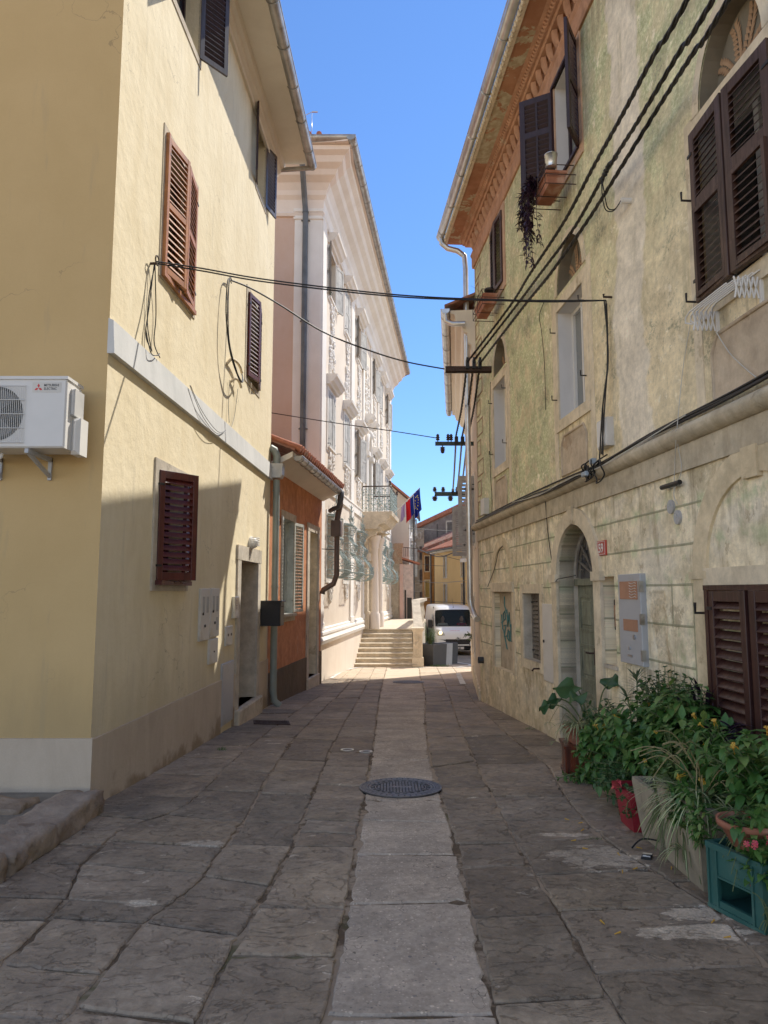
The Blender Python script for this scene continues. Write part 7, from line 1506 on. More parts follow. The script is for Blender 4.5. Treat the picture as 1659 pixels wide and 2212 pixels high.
# ================================================================ POTS AND PLANTS along the green house
def rv(rg, s=1): return V((rg.uniform(-s, s), rg.uniform(-s, s), rg.uniform(-s, s)))
def blade(m, p, d, L, w, droop=.3, fold=.25, segs=3, shape=.8, rg=rnd, up=None, uvs=False):
    d = d.normalized(); side = d.cross(up or V((0, 0, 1)))
    if side.length < .05: side = d.cross(V((1, 0, 0)))
    side.normalize(); nrm = side.cross(d); m.t = rg.random(); k0 = len(m.v); P = []; C = p.copy(); dd = d.copy()
    for i in range(segs + 1):
        t = i / segs; ww = w * (math.sin(PI * min(1, t ** shape * .98 + .02)) if shape else (1 - t * t) * min(1, t * 4 + .5)) * .5
        P += [C - side * ww + nrm * fold * ww, C, C + side * ww + nrm * fold * ww]
        dd = (dd + V((0, 0, -droop / segs))).normalized(); C = C + dd * L / segs
    m.add(P, [(3 * i, 3 * i + 1, 3 * i + 4, 3 * i + 3) for i in range(segs)] + [(3 * i + 1, 3 * i + 2, 3 * i + 5, 3 * i + 4) for i in range(segs)], smooth=True, raw=True)
    for j in range(k0, len(m.v)): m.uv[j] = (((j - k0) % 3) / 2, (j - k0) // 3 / segs)
def plant(name, label, base, cat='plant', group=None): return thing(name, label, cat, base, group)
def bushy(t, base, c, rad, n, LL, LW, mat, seed, pairs=5, droop=.5, fl=None, flmat=None, start=.45, low=-.2, spread=.05, shape=.75, term=4):
    rg = random.Random(seed); ms, ml, mf = MB(), MB(), MB(); base = V(base); c = V(c)
    for i in range(n):
        while 1:
            q = rv(rg)
            if .25 < q.length < 1 and q.z > low: break
        tip = c + V((q.x * rad[0], q.y * rad[1], q.z * rad[2])); b0 = base + V((rg.uniform(-spread, spread), rg.uniform(-spread, spread), 0))
        mid = b0.lerp(tip, .5) + V((0, 0, .12 * (tip - b0).length)) + rv(rg, .02); P = smooth([b0, mid, tip], 5)
        ms.tube(P, [.006 * (1 - .5 * k / len(P)) for k in range(len(P))], 4, caps=False, raw=True)
        rot = rg.uniform(0, 3)
        for k in range(pairs):
            u = start + (1 - start) * k / (pairs - 1 + 1e-6); f = u * (len(P) - 1); j = min(int(f), len(P) - 2); p = P[j].lerp(P[j + 1], f - j); ax = (P[j + 1] - P[j]).normalized(); a = ax.cross(V((.3, .2, .9))).normalized(); b_ = ax.cross(a)
            rot += PI / 2 + rg.uniform(-.3, .3); s = (1 - .45 * abs(u - .7)) * rg.uniform(.7, 1.15)
            for sg in (0, PI): d = a * math.cos(rot + sg) + b_ * math.sin(rot + sg); blade(ml, p, d + ax * .45 + rv(rg, .15), LL * s, LW * s, droop * rg.uniform(.5, 1.4), .3, 3, shape, rg)
        for k in range(term): q = rg.uniform(0, 6.3); blade(ml, P[-1], V((math.cos(q), math.sin(q), .7)), LL * rg.uniform(.4, .75), LW * rg.uniform(.4, .75), droop, .3, 3, shape, rg)
        if fl and rg.random() < fl:
            for k in range(rg.randint(1, 3)):
                d = (tip - c).normalized() + rv(rg, .5) + V((-.2, -.3, .2)); d.normalize(); p0 = tip + rv(rg, .02); p1 = p0 + d * .045; mf.tube([p0, p0 + d * .03, p1], [.003, .0035, .006], 4, raw=True)
                for q in range(5): a = q * 1.256; s_ = d.cross(V((.2, .1, 1))).normalized(); e_ = d.cross(s_); mf.t = rg.random(); mf.add([p1, p1 + (s_ * math.cos(a) + e_ * math.sin(a)) * .016 + d * .004, p1 + (s_ * math.cos(a + .9) + e_ * math.sin(a + .9)) * .016 + d * .004], [(0, 1, 2)], raw=True)
    ms.build('stem', m_stem, t); ml.build('leaves', mat, t)
    if mf.v: mf.build('flower', flmat or m_flower_y, t)
def spider(t, c, n, L, W_, seed, mat=None, up=.9, droop=1.6, runners=0, cone=1):
    rg = random.Random(seed); m = MB(); c = V(c)
    for i in range(n):
        a = rg.uniform(0, 2 * PI); e = rg.uniform(.25, 1.3) * up; d = V((math.cos(a) * cone, math.sin(a) * cone, e)); blade(m, c + V((math.cos(a), math.sin(a), 0)) * .02, d, L * rg.uniform(.6, 1.15), W_, droop * rg.uniform(.7, 1.3), .35, 7, 0, rg)
    m.build('leaves', mat or m_leaf_s, t)
    if runners:
        m = MB(); pls = []
        for i in range(runners):
            a = rg.uniform(0, 6.3); e = c + V((math.cos(a) * .28, math.sin(a) * .28, rg.uniform(-.2, .15))); P = smooth([c, c.lerp(e, .5) + V((0, 0, .2)), e], 6); m.tube(P, .003, 4, raw=True); m2 = MB()
            for k in range(9): b = rg.uniform(0, 6.3); blade(m2, e, V((math.cos(b), math.sin(b), .5)), .10, .009, 1.2, .3, 4, 0, rg)
            pls.append(m2)
        o = m.build('runner', m_straw, t)
        for m2 in pls: m2.build('plantlet', m_leaf_s, o)
def feathery(t, base, c, rad, n, mat, seed, L=.03):
    rg = random.Random(seed); ms, ml = MB(), MB(); c = V(c); base = V(base)
    for i in range(n):
        q = rv(rg); tip = c + V((q.x * rad[0], q.y * rad[1], q.z * rad[2])); P = smooth([base, base.lerp(tip, .5) + V((0, 0, .06)), tip], 5); ms.tube(P, .0022, 4, caps=False, raw=True)
        for k in range(26):
            f = (.25 + .75 * k / 26) * (len(P) - 1); j = min(int(f), len(P) - 2); p = P[j].lerp(P[j + 1], f - j); d = rv(rg).normalized(); blade(ml, p, d, L * rg.uniform(.6, 1.3), .006, .3, .1, 1, .9, rg)
            if rg.random() < .4: e = p + d * L; [blade(ml, e, rv(rg), L * .6, .005, .2, .1, 1, .9, rg) for _ in range(3)]
    ms.build('stem', m_stem, t); ml.build('leaves', mat, t)
def tapered(m, x0, x1, y0, y1, z0, z1, k, rim=.02, th=.02, ch=.0, sk=0.0):
    """hollow tapering tub; x/y at the top, k = bottom scale"""
    cx, cy = (x0 + x1) / 2, (y0 + y1) / 2
    def rng(s, z, e=0): return [(cx + (x - cx) * s + (e if x > cx else -e), cy + (y - cy) * s + (e if y > cy else -e), z) for x, y in ((x0, y0), (x1, y0), (x1, y1), (x0, y1))]
    P = rng(k, z0) + rng(1, z1 - .04, 0) + rng(1, z1 - .04, rim) + rng(1, z1, rim) + rng(1, z1, -th) + rng(1, z1 - .07, -th)
    return m.add(P, [(0, 3, 2, 1)] + [(4 * a + i, 4 * a + (i + 1) % 4, 4 * a + 4 + (i + 1) % 4, 4 * a + 4 + i) for a in range(5) for i in range(4)] + [(20, 21, 22, 23)])
def roundpot(name, label, x, y, z, r0, r1, h, mat, soil=True, group=None):
    t = thing(name, label, 'pot', (x, y, z), group); MB().lathe([(r0 * .9, 0), (r0, .005), (r1 * .96, h - .04), (r1 * 1.06, h - .04), (r1 * 1.07, h), (r1 * .95, h), (r1 * .92, h - .03)], (x, y, z), 'z', 22).build('body', mat, t); MB().disc(x, y, 0, r1 * .93, z + h - .04, z + h - .028, 18).build('soil', m_soil, t); return t
# -- mahogany cabinet with terracotta trough
z = gz(0, 7.35); t = thing('wooden_cabinet', 'small dark mahogany cabinet used as a plant stand at the far end of the pots', 'cabinet', (1.98, 7.35, z))
cf = lambda a, b_, c: V((1.76 + a * .99 + b_ * .12, 7.12 + b_ * .99 - a * .12, z + c)); b = MB(cf); b.box(.015, .42, .015, .40, .03, .27); b.build('body', m_w_cab, t)
b = MB(cf); b.box(-.01, .445, -.01, .42, .27, .295); b.box(.0, .43, .0, .41, .0, .035); b.build('top', m_w_cab, t); b = MB(cf); b.ring(.09, .36, .08, .22, .02, .0, .0) if 0 else b.box(.06, .375, .006, .016, .055, .25); b.box(.10, .34, -.002, .006, .09, .21); b.build('door_panel', m_w_cab, t)
b = MB(cf); b.box(.405, .43, .0, .025, .03, .27); b.box(.0, .025, .0, .02, .03, .27); b.build('corner_post', m_w_cab, t)
t = thing('flower_trough', 'terracotta flower trough standing on the mahogany cabinet', 'flower pot', (1.98, 7.3, z + .295)); b = MB(); tapered(b, 1.84, 2.22, 7.2, 7.42, z + .296, z + .46, .85); b.build('body', m_terra, t)
t = plant('spider_plant', 'striped spider plant spilling over the terracotta trough on the cabinet', (1.95, 7.3, z + .44)); spider(t, (1.93, 7.28, z + .46), 90, .34, .016, 1, droop=1.8, runners=5)
t = plant('spider_plant', 'taller striped spider plant right behind the one on the cabinet', (2.15, 7.0, z + .35)); spider(t, (2.10, 6.95, z + .42), 85, .42, .017, 2, up=1.3, droop=1.5, runners=4)
# -- taro with big leaves
t = plant('elephant_ear', 'plant with very large heart shaped leaves rising above the cabinet', (2.12, 7.45, z + .1)); m = MB(); ms = MB()
def big(c, n, tipd, L, w, seed):
    rg = random.Random(seed); N = 16; P = []; side = tipd.cross(n).normalized(); tipd = tipd.normalized()
    for i in range(N + 1):
        q = -PI + 2 * PI * i / N; r = (.55 + .45 * math.cos(q)) ** .5 if 0 else 1
        x = math.sin(q) * w * (1 - .25 * math.cos(q)); y = math.cos(q) * L * .5 + (.12 * L if abs(q) > 2.6 else 0) + L * .25; P.append(c + side * x + tipd * y + n * (.05 * math.cos(3 * q) - .12 * (x / w) ** 2 * w) + V((0, 0, -.15 * max(0, y) ** 2 / L)))
    m.t = rg.random(); m.add([c] + P, [(0, i + 1, i + 2) for i in range(N)], smooth=True, raw=True)
for c, n_, td, L, w in ((at('X', 265, 235, 7.45), V((.1, -.35, .9)), V((-.9, -.2, -.12)), .32, .13), (at('X', 500, 235, 7.3), V((-.6, -.7, .5)), V((.6, .1, .6)), .22, .08), (at('X', 140, 330, 7.4), V((0, -.3, .9)), V((-.8, -.3, -.25)), .20, .07), (at('X', 250, 330, 7.2), V((0, -.5, .8)), V((.8, -.2, .3)), .2, .08), (at('X', 70, 375, 7.3), V((0, -.3, .9)), V((-.8, -.3, -.4)), .14, .05)):
    big(c, n_.normalized(), td, L, w, int(c.x * 100)); ms.tube(smooth([V((2.12, 7.4, z + .3)), V((2.12, 7.4, z + .3)).lerp(c, .6) + V((0, 0, .1)), c], 6), .008, 5, raw=True)
ms.build('stem', m_stem, t); m.build('leaves', m_leaf_d, t)
# -- ground cover by the cabinet
t = plant('weed_patch', 'low patch of small leaved weeds on the paving in front of the cabinet', (1.9, 6.9, gz(0, 6.9))); bushy(t, (1.92, 6.88, gz(0, 6.9)), (1.92, 6.86, gz(0, 6.9) + .04), (.30, .16, .12), 46, .05, .032, m_leaf, 5, 4, .4, start=.3, low=-.1, spread=.1)
# -- big four o'clock bushes
RB = [('broad_bush', 'broad leaved bush with orange trumpet flowers, hanging out furthest over the street', (2.2, 6.2, -1.6), at('X', 500, 720, 6.2), (.24, .32, .34), 46, .12, .058, 11, .2, m_flower_y),
      ('broad_bush', 'broad leaved bush in the middle of the row, tallest dense mass of leaves', (2.2, 5.7, -1.45), at('X', 800, 560, 5.7), (.42, .40, .34), 64, .14, .068, 12, .10, m_flower_y),
      ('broad_bush', 'broad leaved bush against the wall just left of the low brown shutters', (2.3, 5.3, -1.35), at('X', 1150, 440, 5.35), (.34, .34, .24), 50, .13, .062, 13, .12, m_flower_y),
      ('broad_bush', 'broad leaved bush with yellow and pink trumpet flowers at the right edge of the photo', (2.2, 3.9, -1.35), at('X', 1600, 900, 3.95), (.28, .36, .30), 52, .115, .055, 14, .12, m_flower_y),
      ('leafy_bush', 'dark green leafy bush rising behind the terracotta bowl and crate', (2.2, 4.3, -1.35), at('X', 1350, 800, 4.5), (.30, .34, .28), 64, .10, .046, 16, .08, m_flower_y),
      ('leafy_bush', 'low leafy shoots spilling over the front of the cement planters', (1.9, 4.6, -1.3), at('X', 1100, 1150, 4.22), (.07, .30, .17), 64, .06, .034, 17, 0, m_flower_y),
      ('broad_bush', 'flowering leafy shoots hanging in front of the green crate', (2.0, 3.7, -1.25), at('X', 1600, 1430, 3.68), (.12, .16, .22), 30, .085, .042, 15, .3, m_flower_r)]
for nmx, lb, base, c, rad, n, LL, LW, sd, fl, fm in RB: t = plant(nmx, lb, base, group='broad leaved bushes in the row of pots'); bushy(t, base, c, rad, n, LL, LW, m_leaf, sd, 6, .8, fl, fm, low=-.75)
t = plant('mint_bush', 'rounded bush of small crinkled leaves against the wall under the cabinet door', (2.35, 5.9, -1.5)); bushy(t, (2.32, 5.9, -1.4), at('X', 960, 280, 5.95), (.30, .32, .20), 110, .055, .036, m_leaf_d, 21, 7, .3, start=.3, low=-.6)
t = plant('trailing_vine', 'dark trailing foliage filling the gap between cabinet and bushes', (2.2, 6.6, -1.7)); bushy(t, (2.2, 6.6, -1.5), at('X', 450, 520, 6.75), (.20, .26, .30), 60, .06, .038, m_leaf_d, 22, 7, .5, start=.3, low=-.9)
t = plant('trailing_vine', 'dark low foliage under the tall bushes beside the red pot', (2.2, 5.7, -1.7)); bushy(t, (2.2, 5.7, -1.6), at('X', 620, 880, 5.8), (.26, .3, .26), 70, .06, .036, m_leaf_d, 23, 7, .5, start=.3, low=-.9)
# -- oleander
t = plant('oleander', 'upright oleander shoot with narrow leaves sticking up out of the bushes', (2.22, 6.35, -1.5)); ms, ml = MB(), MB(); rg = random.Random(31)
for tip, n in ((at('X', 715, 175, 6.35), 46), (at('X', 800, 260, 6.3), 22), (at('X', 640, 300, 6.3), 22)):
    b0 = V((2.2, 6.35, -1.3)); P = smooth([b0, b0.lerp(tip, .6), tip], 8); ms.tube(P, .006, 5, raw=True)
    for k in range(n): u = .45 + .55 * k / n; f = u * (len(P) - 1.01); j = int(f); p = P[j].lerp(P[j + 1], f - j); a = k * 2.2; blade(ml, p, V((math.cos(a), math.sin(a), .3 + 1.3 * max(0, u - .7) / .3)), .15 * (1.1 - .5 * max(0, u - .6)), .018, .5, .2, 4, .9, rg)
ms.build('stem', m_stem, t); ml.build('leaves', m_leaf_o, t)
# -- purple heart
for (px, py, Y, n, sd, lb) in ((1210, 330, 5.4, 16, 41, 'dark purple spear leaf plant standing by the corner of the low shutters'), (1330, 560, 4.95, 46, 42, 'dark purple strap leaved plant below the low shutters'), (1060, 370, 5.6, 30, 43, 'dark purple leaves showing through the top of the bushes'), (1440, 700, 4.6, 26, 44, 'dark purple leaves beside the bush at the right edge')):
    c = at('X', px, py, Y); t = plant('purple_plant', lb, c - V((0, 0, .3))); m = MB(); rg = random.Random(sd)
    for k in range(n): a = rg.uniform(0, 6.3); p = c + V((rg.uniform(-.08, .08), rg.uniform(-.08, .08), rg.uniform(-.2, .0))); blade(m, p, V((math.cos(a), math.sin(a), 1.2 if sd != 41 else 2.2)), .19, .036, 1.0 if sd != 41 else .3, .5, 5, .7, rg)
    m.build('leaves', m_leaf_p, t)
m = MB(); P = [at('X', 1215, 330, 5.4), at('X', 1208, 290, 5.4), at('X', 1210, 225, 5.4)]
# -- red pot, stone planters
zz = gz(0, 5.35); t = thing('red_pot', 'crimson plastic pot half hidden behind the first cement planter', 'pot', (1.95, 5.38, zz)); b = MB(); tapered(b, 1.74, 2.1, 5.22, 5.56, zz, -1.42, .82, .015); b.build('body', m_redp, t)
t = plant('geranium', 'small red flowered plant spilling from the crimson pot', (1.8, 5.3, -1.45)); bushy(t, (1.85, 5.35, -1.45), (1.76, 5.28, -1.48), (.10, .12, .12), 16, .035, .024, m_leaf_d, 51, 4, .5, .18, m_flower_r, start=.4, low=-1)
def cplanter(x0, x1, y0, y1, ztop, label, seed, k=.78):
    z0 = gz(0, (y0 + y1) / 2); t = thing('cement_planter', label, 'planter', ((x0 + x1) / 2, (y0 + y1) / 2, z0), 'cement planters in the row'); b = MB(); tapered(b, x0, x1, y0, y1, z0, ztop, k, .0, .03); b.build('trough', m_planter, t); MB().quad((x0 + .03, y0 + .03, ztop - .06), (x1 - .03, y0 + .03, ztop - .06), (x1 - .03, y1 - .03, ztop - .06), (x0 + .03, y1 - .03, ztop - .06)).build('soil', m_soil, t)
cplanter(1.76, 2.15, 4.78, 5.22, -1.30, 'tall tapering cement planter right of the crimson pot', 1); cplanter(1.74, 2.15, 4.1, 4.70, -1.20, 'weathered cement planter beside the green crate, the nearer one', 2, .84)
t = plant('feathery_geranium', 'lacy leaved geranium growing from the first cement planter', (1.95, 4.95, -1.35)); bushy(t, (1.98, 4.95, -1.36), at('X', 1080, 790, 4.88), (.30, .32, .24), 110, .05, .045, m_leaf_f, 61, 6, .3, start=.25, low=-.7, shape=.6)
t = plant('spider_plant', 'large striped spider plant with straw coloured runners in the nearer cement planter', (1.95, 4.4, -1.25)); spider(t, (1.90, 4.40, -1.24), 170, .46, .017, 3, up=1.1, droop=1.9, runners=9)
m = MB(); rg = random.Random(71); c = V((2.0, 4.5, -1.25))
for i in range(12): a = rg.uniform(2.3, 3.9); e = c + V((math.cos(a) * rg.uniform(.2, .5), rg.uniform(-.1, .25), rg.uniform(.15, .42))); m.tube(smooth([c, c.lerp(e, .6) + V((0, 0, .12)), e], 6), .0028, 4, raw=True)
m.build('dry_stalks', m_straw, None, 'straw coloured dry flower stalks arching over the nearer cement planter', 'dry stalks', base=c)
t = plant('spider_plantlet', 'small striped spider plantlet hanging low down the cement planter', (1.78, 4.35, -1.55)); spider(t, (1.76, 4.36, -1.50), 44, .20, .010, 4, up=.8, droop=2.2)
t = plant('asparagus_fern', 'fine feathery fern hanging down the face of the cement planters', (1.78, 4.6, -1.3)); feathery(t, (1.85, 4.62, -1.24), (1.74, 4.50, -1.42), (.06, .36, .22), 110, m_leaf_f, 72, .045)
t = plant('asparagus_fern', 'fine feathery greenery on the terracotta bowl over the crate', (1.9, 3.85, -1.2)); feathery(t, (1.95, 3.9, -1.22), (1.84, 3.84, -1.32), (.12, .16, .18), 60, m_leaf_f, 73)
t = plant('succulent', 'small rosette leaved plant on the rim of the terracotta bowl', (1.73, 4.05, -1.2)); m = MB(); rg = random.Random(74)
for c in (V((1.74, 4.12, -1.16)), V((1.71, 4.2, -1.33)), V((1.80, 4.0, -1.17))):
    for k in range(22): a = k * 2.4; blade(m, c, V((math.cos(a), math.sin(a), .3 + k * .05)), .055 - k * .001, .028, .2, .2, 2, .55, rg)
m.build('leaves', m_leaf_f, t)
# -- crate with terracotta bowl
zc = gz(0, 3.8); t = thing('plastic_crate', 'teal green plastic crate set on end carrying a terracotta bowl', 'crate', (1.9, 3.8, zc))
A_ = V((1.71, 3.93, zc)); B_ = V((1.83, 3.60, zc)); ux = (B_ - A_).normalized(); nx = V((-ux.y, ux.x, 0)) * 1; nx = nx if nx.x > 0 else -nx; Lc = (B_ - A_).length
kf = lambda a, b_, c: A_ + ux * a + V((0, 0, b_)) - nx * c; H = .33
m = MB(kf); m.box(0, Lc, 0, .05, -.02, 0); m.box(0, Lc, H * .52, H, -.02, 0); m.box(0, .06, .05, H * .52, -.02, 0); m.box(Lc - .06, Lc, .05, H * .52, -.02, 0); m.build('side_panel', m_crate, t)
m = MB(kf); m.box(-.004, Lc + .004, H - .03, H, 0, .012); m.box(-.004, Lc + .004, 0, .02, 0, .012)
for a in (.0, .055, Lc - .07, Lc - .012): m.box(a, a + .012, .02, H - .03, 0, .010)
m.box(.06, Lc - .06, H * .50, H * .53, 0, .008); m.build('rib', m_crate, t)
m = MB(kf); m.box(0, .02, 0, H, -.26, -.02); m.box(Lc - .02, Lc, 0, H, -.26, -.02); m.box(0, Lc, 0, .02, -.26, -.02); m.box(0, Lc, 0, H, -.28, -.26); m.build('body', m_crate, t)
m = MB(); c = kf(.16, H + .002, -.12)
t = thing('terracotta_bowl', 'worn terracotta bowl on top of the teal crate', 'pot', c); MB().lathe([(.07, 0), (.08, .005), (.135, .105), (.15, .105), (.152, .135), (.135, .135), (.13, .11)], c, 'z', 24).build('body', m_terra, t); MB().disc(c.x, c.y, 0, .13, c.z + .10, c.z + .112, 18).build('soil', m_soil, t)
t = plant('creeping_weeds', 'fine weeds growing out of the paving under the crate', (1.8, 3.55, gz(0, 3.55))); feathery(t, (1.84, 3.56, gz(0, 3.56)), (1.84, 3.52, gz(0, 3.5) + .10), (.08, .08, .10), 22, m_leaf_f, 75)
# round saucer with pebbles
t = thing('pebble_bowl', 'shallow terracotta saucer with white pebbles at the bottom right corner', 'bowl', (1.86, 3.40, gz(0, 3.4))); MB().lathe([(.06, 0), (.10, .02), (.105, .04), (.09, .03)], (1.90, 3.38, gz(0, 3.4)), 'z', 20).build('saucer', m_terra, t)
for k in range(9): m = MB(); m.blob((1.90 + rnd.uniform(-.07, .06), 3.38 + rnd.uniform(-.07, .07), gz(0, 3.4) + .045), (.014, .017, .01), 5, .3); m.build('pebble', m_whitemark, t)
# cigarette packet and wire on the ground
z = gz(0, 4.7); pf = lambda a, b_, c: V((1.66 + a * .9 + b_ * .45, 4.70 + b_ * .85 - a * .35, z + c)); t = thing('cigarette_packet', 'crushed black cigarette packet lying at the foot of the planter', 'packet', (1.66, 4.7, z)); MB(pf).bbox(-.03, .03, -.045, .045, .0, .022, .003).build('box', m_black, t)
m = MB(pf); m.box(-.029, .029, .02, .04, .022, .0235); m.build('picture', m_stone_y, t); m = MB(pf)
for k, w_ in enumerate((.02, .045, .05)): m.box(-.022, -.022 + w_, -.012 - .01 * k, -.008 - .01 * k, .022, .0236)
m.build('lettering', m_whitemark, t)
m = MB(); m.tube(smooth([(1.62, 4.86, z + .01), (1.70, 4.88, z + .06), (1.82, 4.84, z + .05), (1.86, 4.76, z + .01)], 6), .006, 5, raw=True); m.build('wire_loop', m_cable, None, 'short black wire loop behind the cigarette packet', 'wire')
# fallen trumpet flowers
for k in range(16): x, y = rnd.uniform(1.0, 1.9), rnd.uniform(3.2, 5.6); a = rnd.uniform(0, 3); m = MB(); p = gp(x, y, .006); m.tube([p, p + V((math.cos(a) * .035, math.sin(a) * .035, .004))], [.0025, .005], 5, raw=True); m.build('fallen_flower', m_flower_y, None, 'small yellow trumpet flower fallen on the slabs near the pots', 'fallen flower', 'fallen flowers on the paving')
# weeds in the joints
def tuft(x, y, r, n, lb, h=.04, mat=None):
    m = MB(); rg = random.Random(int(x * 100 + y * 1000))
    for k in range(n): a = rg.uniform(0, 6.3); q = rg.random() ** .5 * r; blade(m, gp(x + q * math.cos(a), y + q * math.sin(a) * .6, -.01), V((rg.uniform(-1, 1), rg.uniform(-1, 1), 1.2)), h * rg.uniform(.6, 1.4), .008, .6, .2, 2, .8, rg)
    m.build('weed_tuft', mat or m_leaf_f, None, lb, 'weeds')
tuft(1.9, 24.9, .35, 260, 'bright green grass tuft at the foot of the metal planters', .10); tuft(1.1, 24.3, .2, 60, 'thin weeds at the foot of the stone pier', .06); tuft(1.45, 5.12, .06, 50, 'small weed in the joint behind the lime stained slab', .02); tuft(-1.9, 8.6, .06, 30, 'small weed at the foot of the yellow house plinth', .05); tuft(2.05, 10.2, .08, 30, 'small weed at the foot of the green house wall', .06)
for (x, y, lb) in ((-1.55, 8.9, 0), ): pass
# weeds in the anthracite planter
c = V((1.62, 25.35, gz(0, 25.5) + .72)); t = plant('tall_weed', 'tall thin weeds growing in the nearest metal planter', c); bushy(t, c, c + V((0.05, 0, .32)), (.24, .15, .30), 26, .10, .022, m_leaf_f, 91, 9, .4, start=.15, low=-.4); ms = MB(); ml = MB()
P = [c + V((-.12, 0, 0)), c + V((-.17, 0, .5)), c + V((-.16, 0, .78))]; ms.tube(P, .006, 4, raw=True); rg = random.Random(5)
for k in range(50): p = P[0].lerp(P[2], .2 + .8 * k / 50); blade(ml, p, rv(rg) + V((0, 0, .5)), .07, .02, .3, .1, 2, .8, rg)
o = ms.build('stalk', m_stem, t); ml.build('stalk_leaves', m_leaf_f, o)
# ---- window boxes of the green house
def boxr(y, x0, x1, z0, z1, s_, label, lb2):
    t = thing('window_box', label, 'window box', ((x0 + x1) / 2, y, z0)); return t
def wbox(s0, s1, z0, z1, label):
    t = thing('window_box', label, 'window box', WR((s0 + s1) / 2, z0, .2), 'terracotta window boxes in iron brackets'); m = MB(WR)
    P = []
    for z, e in ((z0, .02), (z1, -.01)): P += [(s0 + e, z, .12 + e), (s1 - e, z, .12 + e), (s1 - e, z, .34 - e), (s0 + e, z, .34 - e)]
    m.add(P, [(0, 1, 2, 3), (0, 4, 5, 1), (1, 5, 6, 2), (2, 6, 7, 3), (3, 7, 4, 0)]); m.ring(s0 + .0, s1 - .0, z1 - .025, z1, .0, .1, .36) if 0 else m.box(s0 - .015, s1 + .015, z1 - .03, z1, .10, .36); m.build('trough', m_terra, t)
    m = MB(WR)
    for zz in (z0 - .02, z0 + .10, z1 + .06): m.tube([(s0 - .03, zz, .0), (s0 - .03, zz, .38), (s1 + .03, zz, .38), (s1 + .03, zz, .0)], .007, 5)
    for s in (s0 - .03, (s0 + s1) / 2, s1 + .03): m.tube([(s, z0 - .02, .02), (s, z0 - .02, .38), (s, z1 + .06, .38)], .007, 5)
    m.build('iron_bracket', m_iron, t); MB(WR).box(s0 + .01, s1 - .01, z1 - .01, z1 + .003, .12, .34).build('soil', m_soil, t)
wbox(8.08, 8.60, 4.88, 5.04, 'terracotta window box with trailing purple plant under the open attic shutters')
wbox(11.62, 12.34, 4.86, 5.04, 'terracotta window box with feathery green plant under the far attic window')
c = WR(8.05, 5.06, .3); t = thing('tin_pot', 'small silver tin pot standing in the nearer window box', 'pot', c); MB().lathe([(.065, 0), (.075, .15), (.08, .15), (.08, .16), (.07, .16)], c, 'z', 16).build('tin', m_zinc_br, t)
base = WR(8.55, 5.05, .32); t = plant('purple_trailing_plant', 'long dark purple trailing plant hanging from the nearer window box', base); ms, ml = MB(), MB(); rg = random.Random(81)
for k in range(16):
    L = rg.uniform(.35, 1.0) if k > 3 else rg.uniform(.9, 1.1); b0 = base + WR.u * rg.uniform(-.15, .2) + WR.n * rg.uniform(-.04, .08); P = smooth([b0, b0 + WR.n * .08 + V((0, 0, .05)), b0 + WR.n * .12 + V((rg.uniform(-.04, .04), rg.uniform(-.05, .05), -L * .5)), b0 + WR.n * .10 + V((rg.uniform(-.05, .05), rg.uniform(-.05, .05), -L))], 8); ms.tube(P, .004, 4, raw=True)
    for j in range(0, len(P) - 1):
        for q in range(2): blade(ml, P[j], rv(rg) + V((0, 0, -.2)), rg.uniform(.07, .12), .028, .8, .4, 3, .75, rg)
ms.build('stem', m_leaf_p, t); ml.build('leaves', m_leaf_p, t)
c = WR(12.0, 5.05, .22); t = plant('feathery_plant', 'feathery light green plant in the farther window box', c); feathery(t, c, c + V((-.12, .05, .12)), (.22, .26, .16), 40, m_leaf_f, 82, .05)
c = WR(11.75, 5.05, .22); roundpot('small_pot', 'small black pot in the farther window box', c.x, c.y, c.z, .06, .08, .12, m_black)
# weed on the cream wall
c = WC(5.8, -1.2, .03); t = plant('wall_weed', 'green weed growing out of the cream wall near the corner', c); bushy(t, c, c + WC.n * .12, (.12, .1, .14), 14, .05, .025, m_leaf, 95, 5, .5, start=.2, low=-1)
# ================================================================ CAMERA, SUN, SKY
cam = bpy.data.cameras.new('camera'); co = bpy.data.objects.new('camera', cam); col.objects.link(co)
cam.sensor_fit = 'VERTICAL'; cam.sensor_height = 24; cam.lens = 24 * FPX / 2212; cam.clip_start = .05; cam.clip_end = 2000
co.location = (0, 0, 0); co.rotation_euler = (PI / 2 + TH, 0, 0); bpy.context.scene.camera = co
SUN = V((3.3, 3.55, 5.8)).normalized()
el = math.asin(SUN.z); az = math.atan2(SUN.x, SUN.y)
sun = bpy.data.lights.new('sun', 'SUN'); so = bpy.data.objects.new('sun', sun); col.objects.link(so)
sun.energy = 6.3; sun.angle = R(.53); sun.color = (1, .94, .84); so.rotation_euler = SUN.to_track_quat('Z', 'Y').to_euler(); so.location = (20, 20, 40)
sc = bpy.context.scene; wd = bpy.data.worlds.new('World'); sc.world = wd; wd.use_nodes = True; nt = wd.node_tree; nt.nodes.clear()
sk = nt.nodes.new('ShaderNodeTexSky'); sk.sky_type = 'NISHITA'; sk.sun_disc = False; sk.sun_elevation = el; sk.sun_rotation = az; sk.altitude = 0; sk.air_density = 1; sk.dust_density = .0; sk.ozone_density = 2.5
bg = nt.nodes.new('ShaderNodeBackground'); bg.inputs[1].default_value = .25; wo = nt.nodes.new('ShaderNodeOutputWorld')
hs = nt.nodes.new('ShaderNodeHueSaturation'); hs.inputs['Saturation'].default_value = 1.0; wt = nt.nodes.new('ShaderNodeMix'); wt.data_type = 'RGBA'; wt.blend_type = 'MULTIPLY'; wt.inputs[0].default_value = 1; 
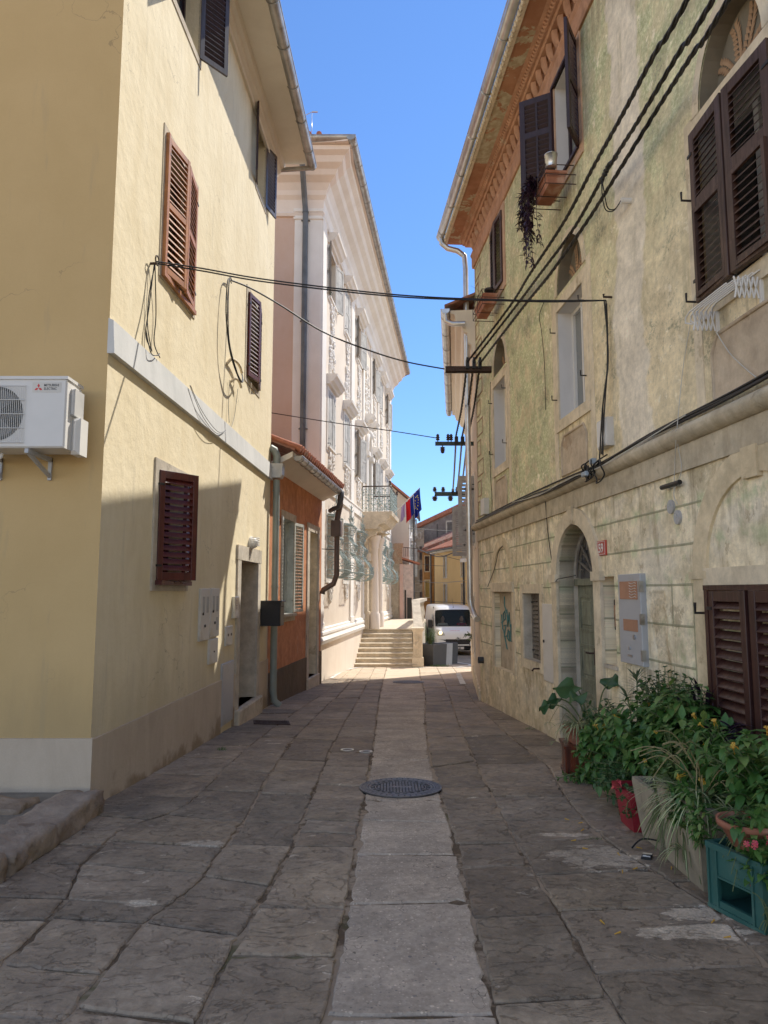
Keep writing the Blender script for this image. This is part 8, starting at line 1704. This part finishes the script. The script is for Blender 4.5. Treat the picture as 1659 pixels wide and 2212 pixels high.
# sky ahead tinted deeper blue; unseen rest made warmer and brighter to lift shade
tc = nt.nodes.new('ShaderNodeTexCoord'); dt = nt.nodes.new('ShaderNodeVectorMath'); dt.operation = 'DOT_PRODUCT'; dt.inputs[1].default_value = (0, .90, .436); nt.links.new(tc.outputs['Generated'], dt.inputs[0])
mr = nt.nodes.new('ShaderNodeMapRange'); mr.interpolation_type = 'SMOOTHSTEP'; mr.inputs[1].default_value = .60; mr.inputs[2].default_value = .88; nt.links.new(dt.outputs['Value'], mr.inputs[0])
cm = nt.nodes.new('ShaderNodeMix'); cm.data_type = 'RGBA'; cm.inputs[6].default_value = (1.42, 1.14, 1.0, 1); cm.inputs[7].default_value = (.385, .565, .835, 1); nt.links.new(mr.outputs[0], cm.inputs[0]); nt.links.new(cm.outputs[2], wt.inputs[7])
nt.links.new(sk.outputs[0], wt.inputs[6]); nt.links.new(wt.outputs[2], hs.inputs['Color']); nt.links.new(hs.outputs[0], bg.inputs[0]); nt.links.new(bg.outputs[0], wo.inputs[0])
sc.view_settings.view_transform = 'Standard'; sc.view_settings.look = 'None'; sc.view_settings.exposure = 0; sc.view_settings.gamma = 1.17
sc.cycles.max_bounces = 8; sc.cycles.diffuse_bounces = 5; sc.cycles.use_denoising = True
def tintmat(mats, k):
    for m in mats:
        nt_ = m.node_tree; b = next(n for n in nt_.nodes if n.type == 'BSDF_PRINCIPLED'); i = b.inputs['Base Color']
        if i.is_linked:
            src = i.links[0].from_socket; mx = nt_.nodes.new('ShaderNodeMix'); mx.data_type = 'RGBA'; mx.blend_type = 'MULTIPLY'; mx.inputs[0].default_value = 1; mx.inputs[7].default_value = (*k, 1); nt_.links.new(src, mx.inputs[6]); nt_.links.new(mx.outputs[2], i)
        else: c = i.default_value; i.default_value = (c[0] * k[0], c[1] * k[1], c[2] * k[2], 1)
tintmat([m_slab], (2.15, 1.94, 1.66))
tintmat([m_strip], (2.0, 1.82, 1.6))
tintmat([m_mortar], (1.5, 1.32, 1.12))
tintmat([m_kerb], (1.15, 1.06, .94))
tintmat([m_green], (2.06, 2.06, 1.95))
tintmat([m_arch], (1.75, 1.70, 1.60))
tintmat([m_stone_y], (1.42, 1.43, 1.45))
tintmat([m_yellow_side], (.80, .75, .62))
tintmat([m_plinth], (1.12, 1.03, .92))
tintmat([m_dark_plinth, m_gstone], (1.2, 1.1, .95))
tintmat([m_leaf, m_leaf_d, m_leaf_f, m_leaf_o], (1.5, 1.45, 1.3))
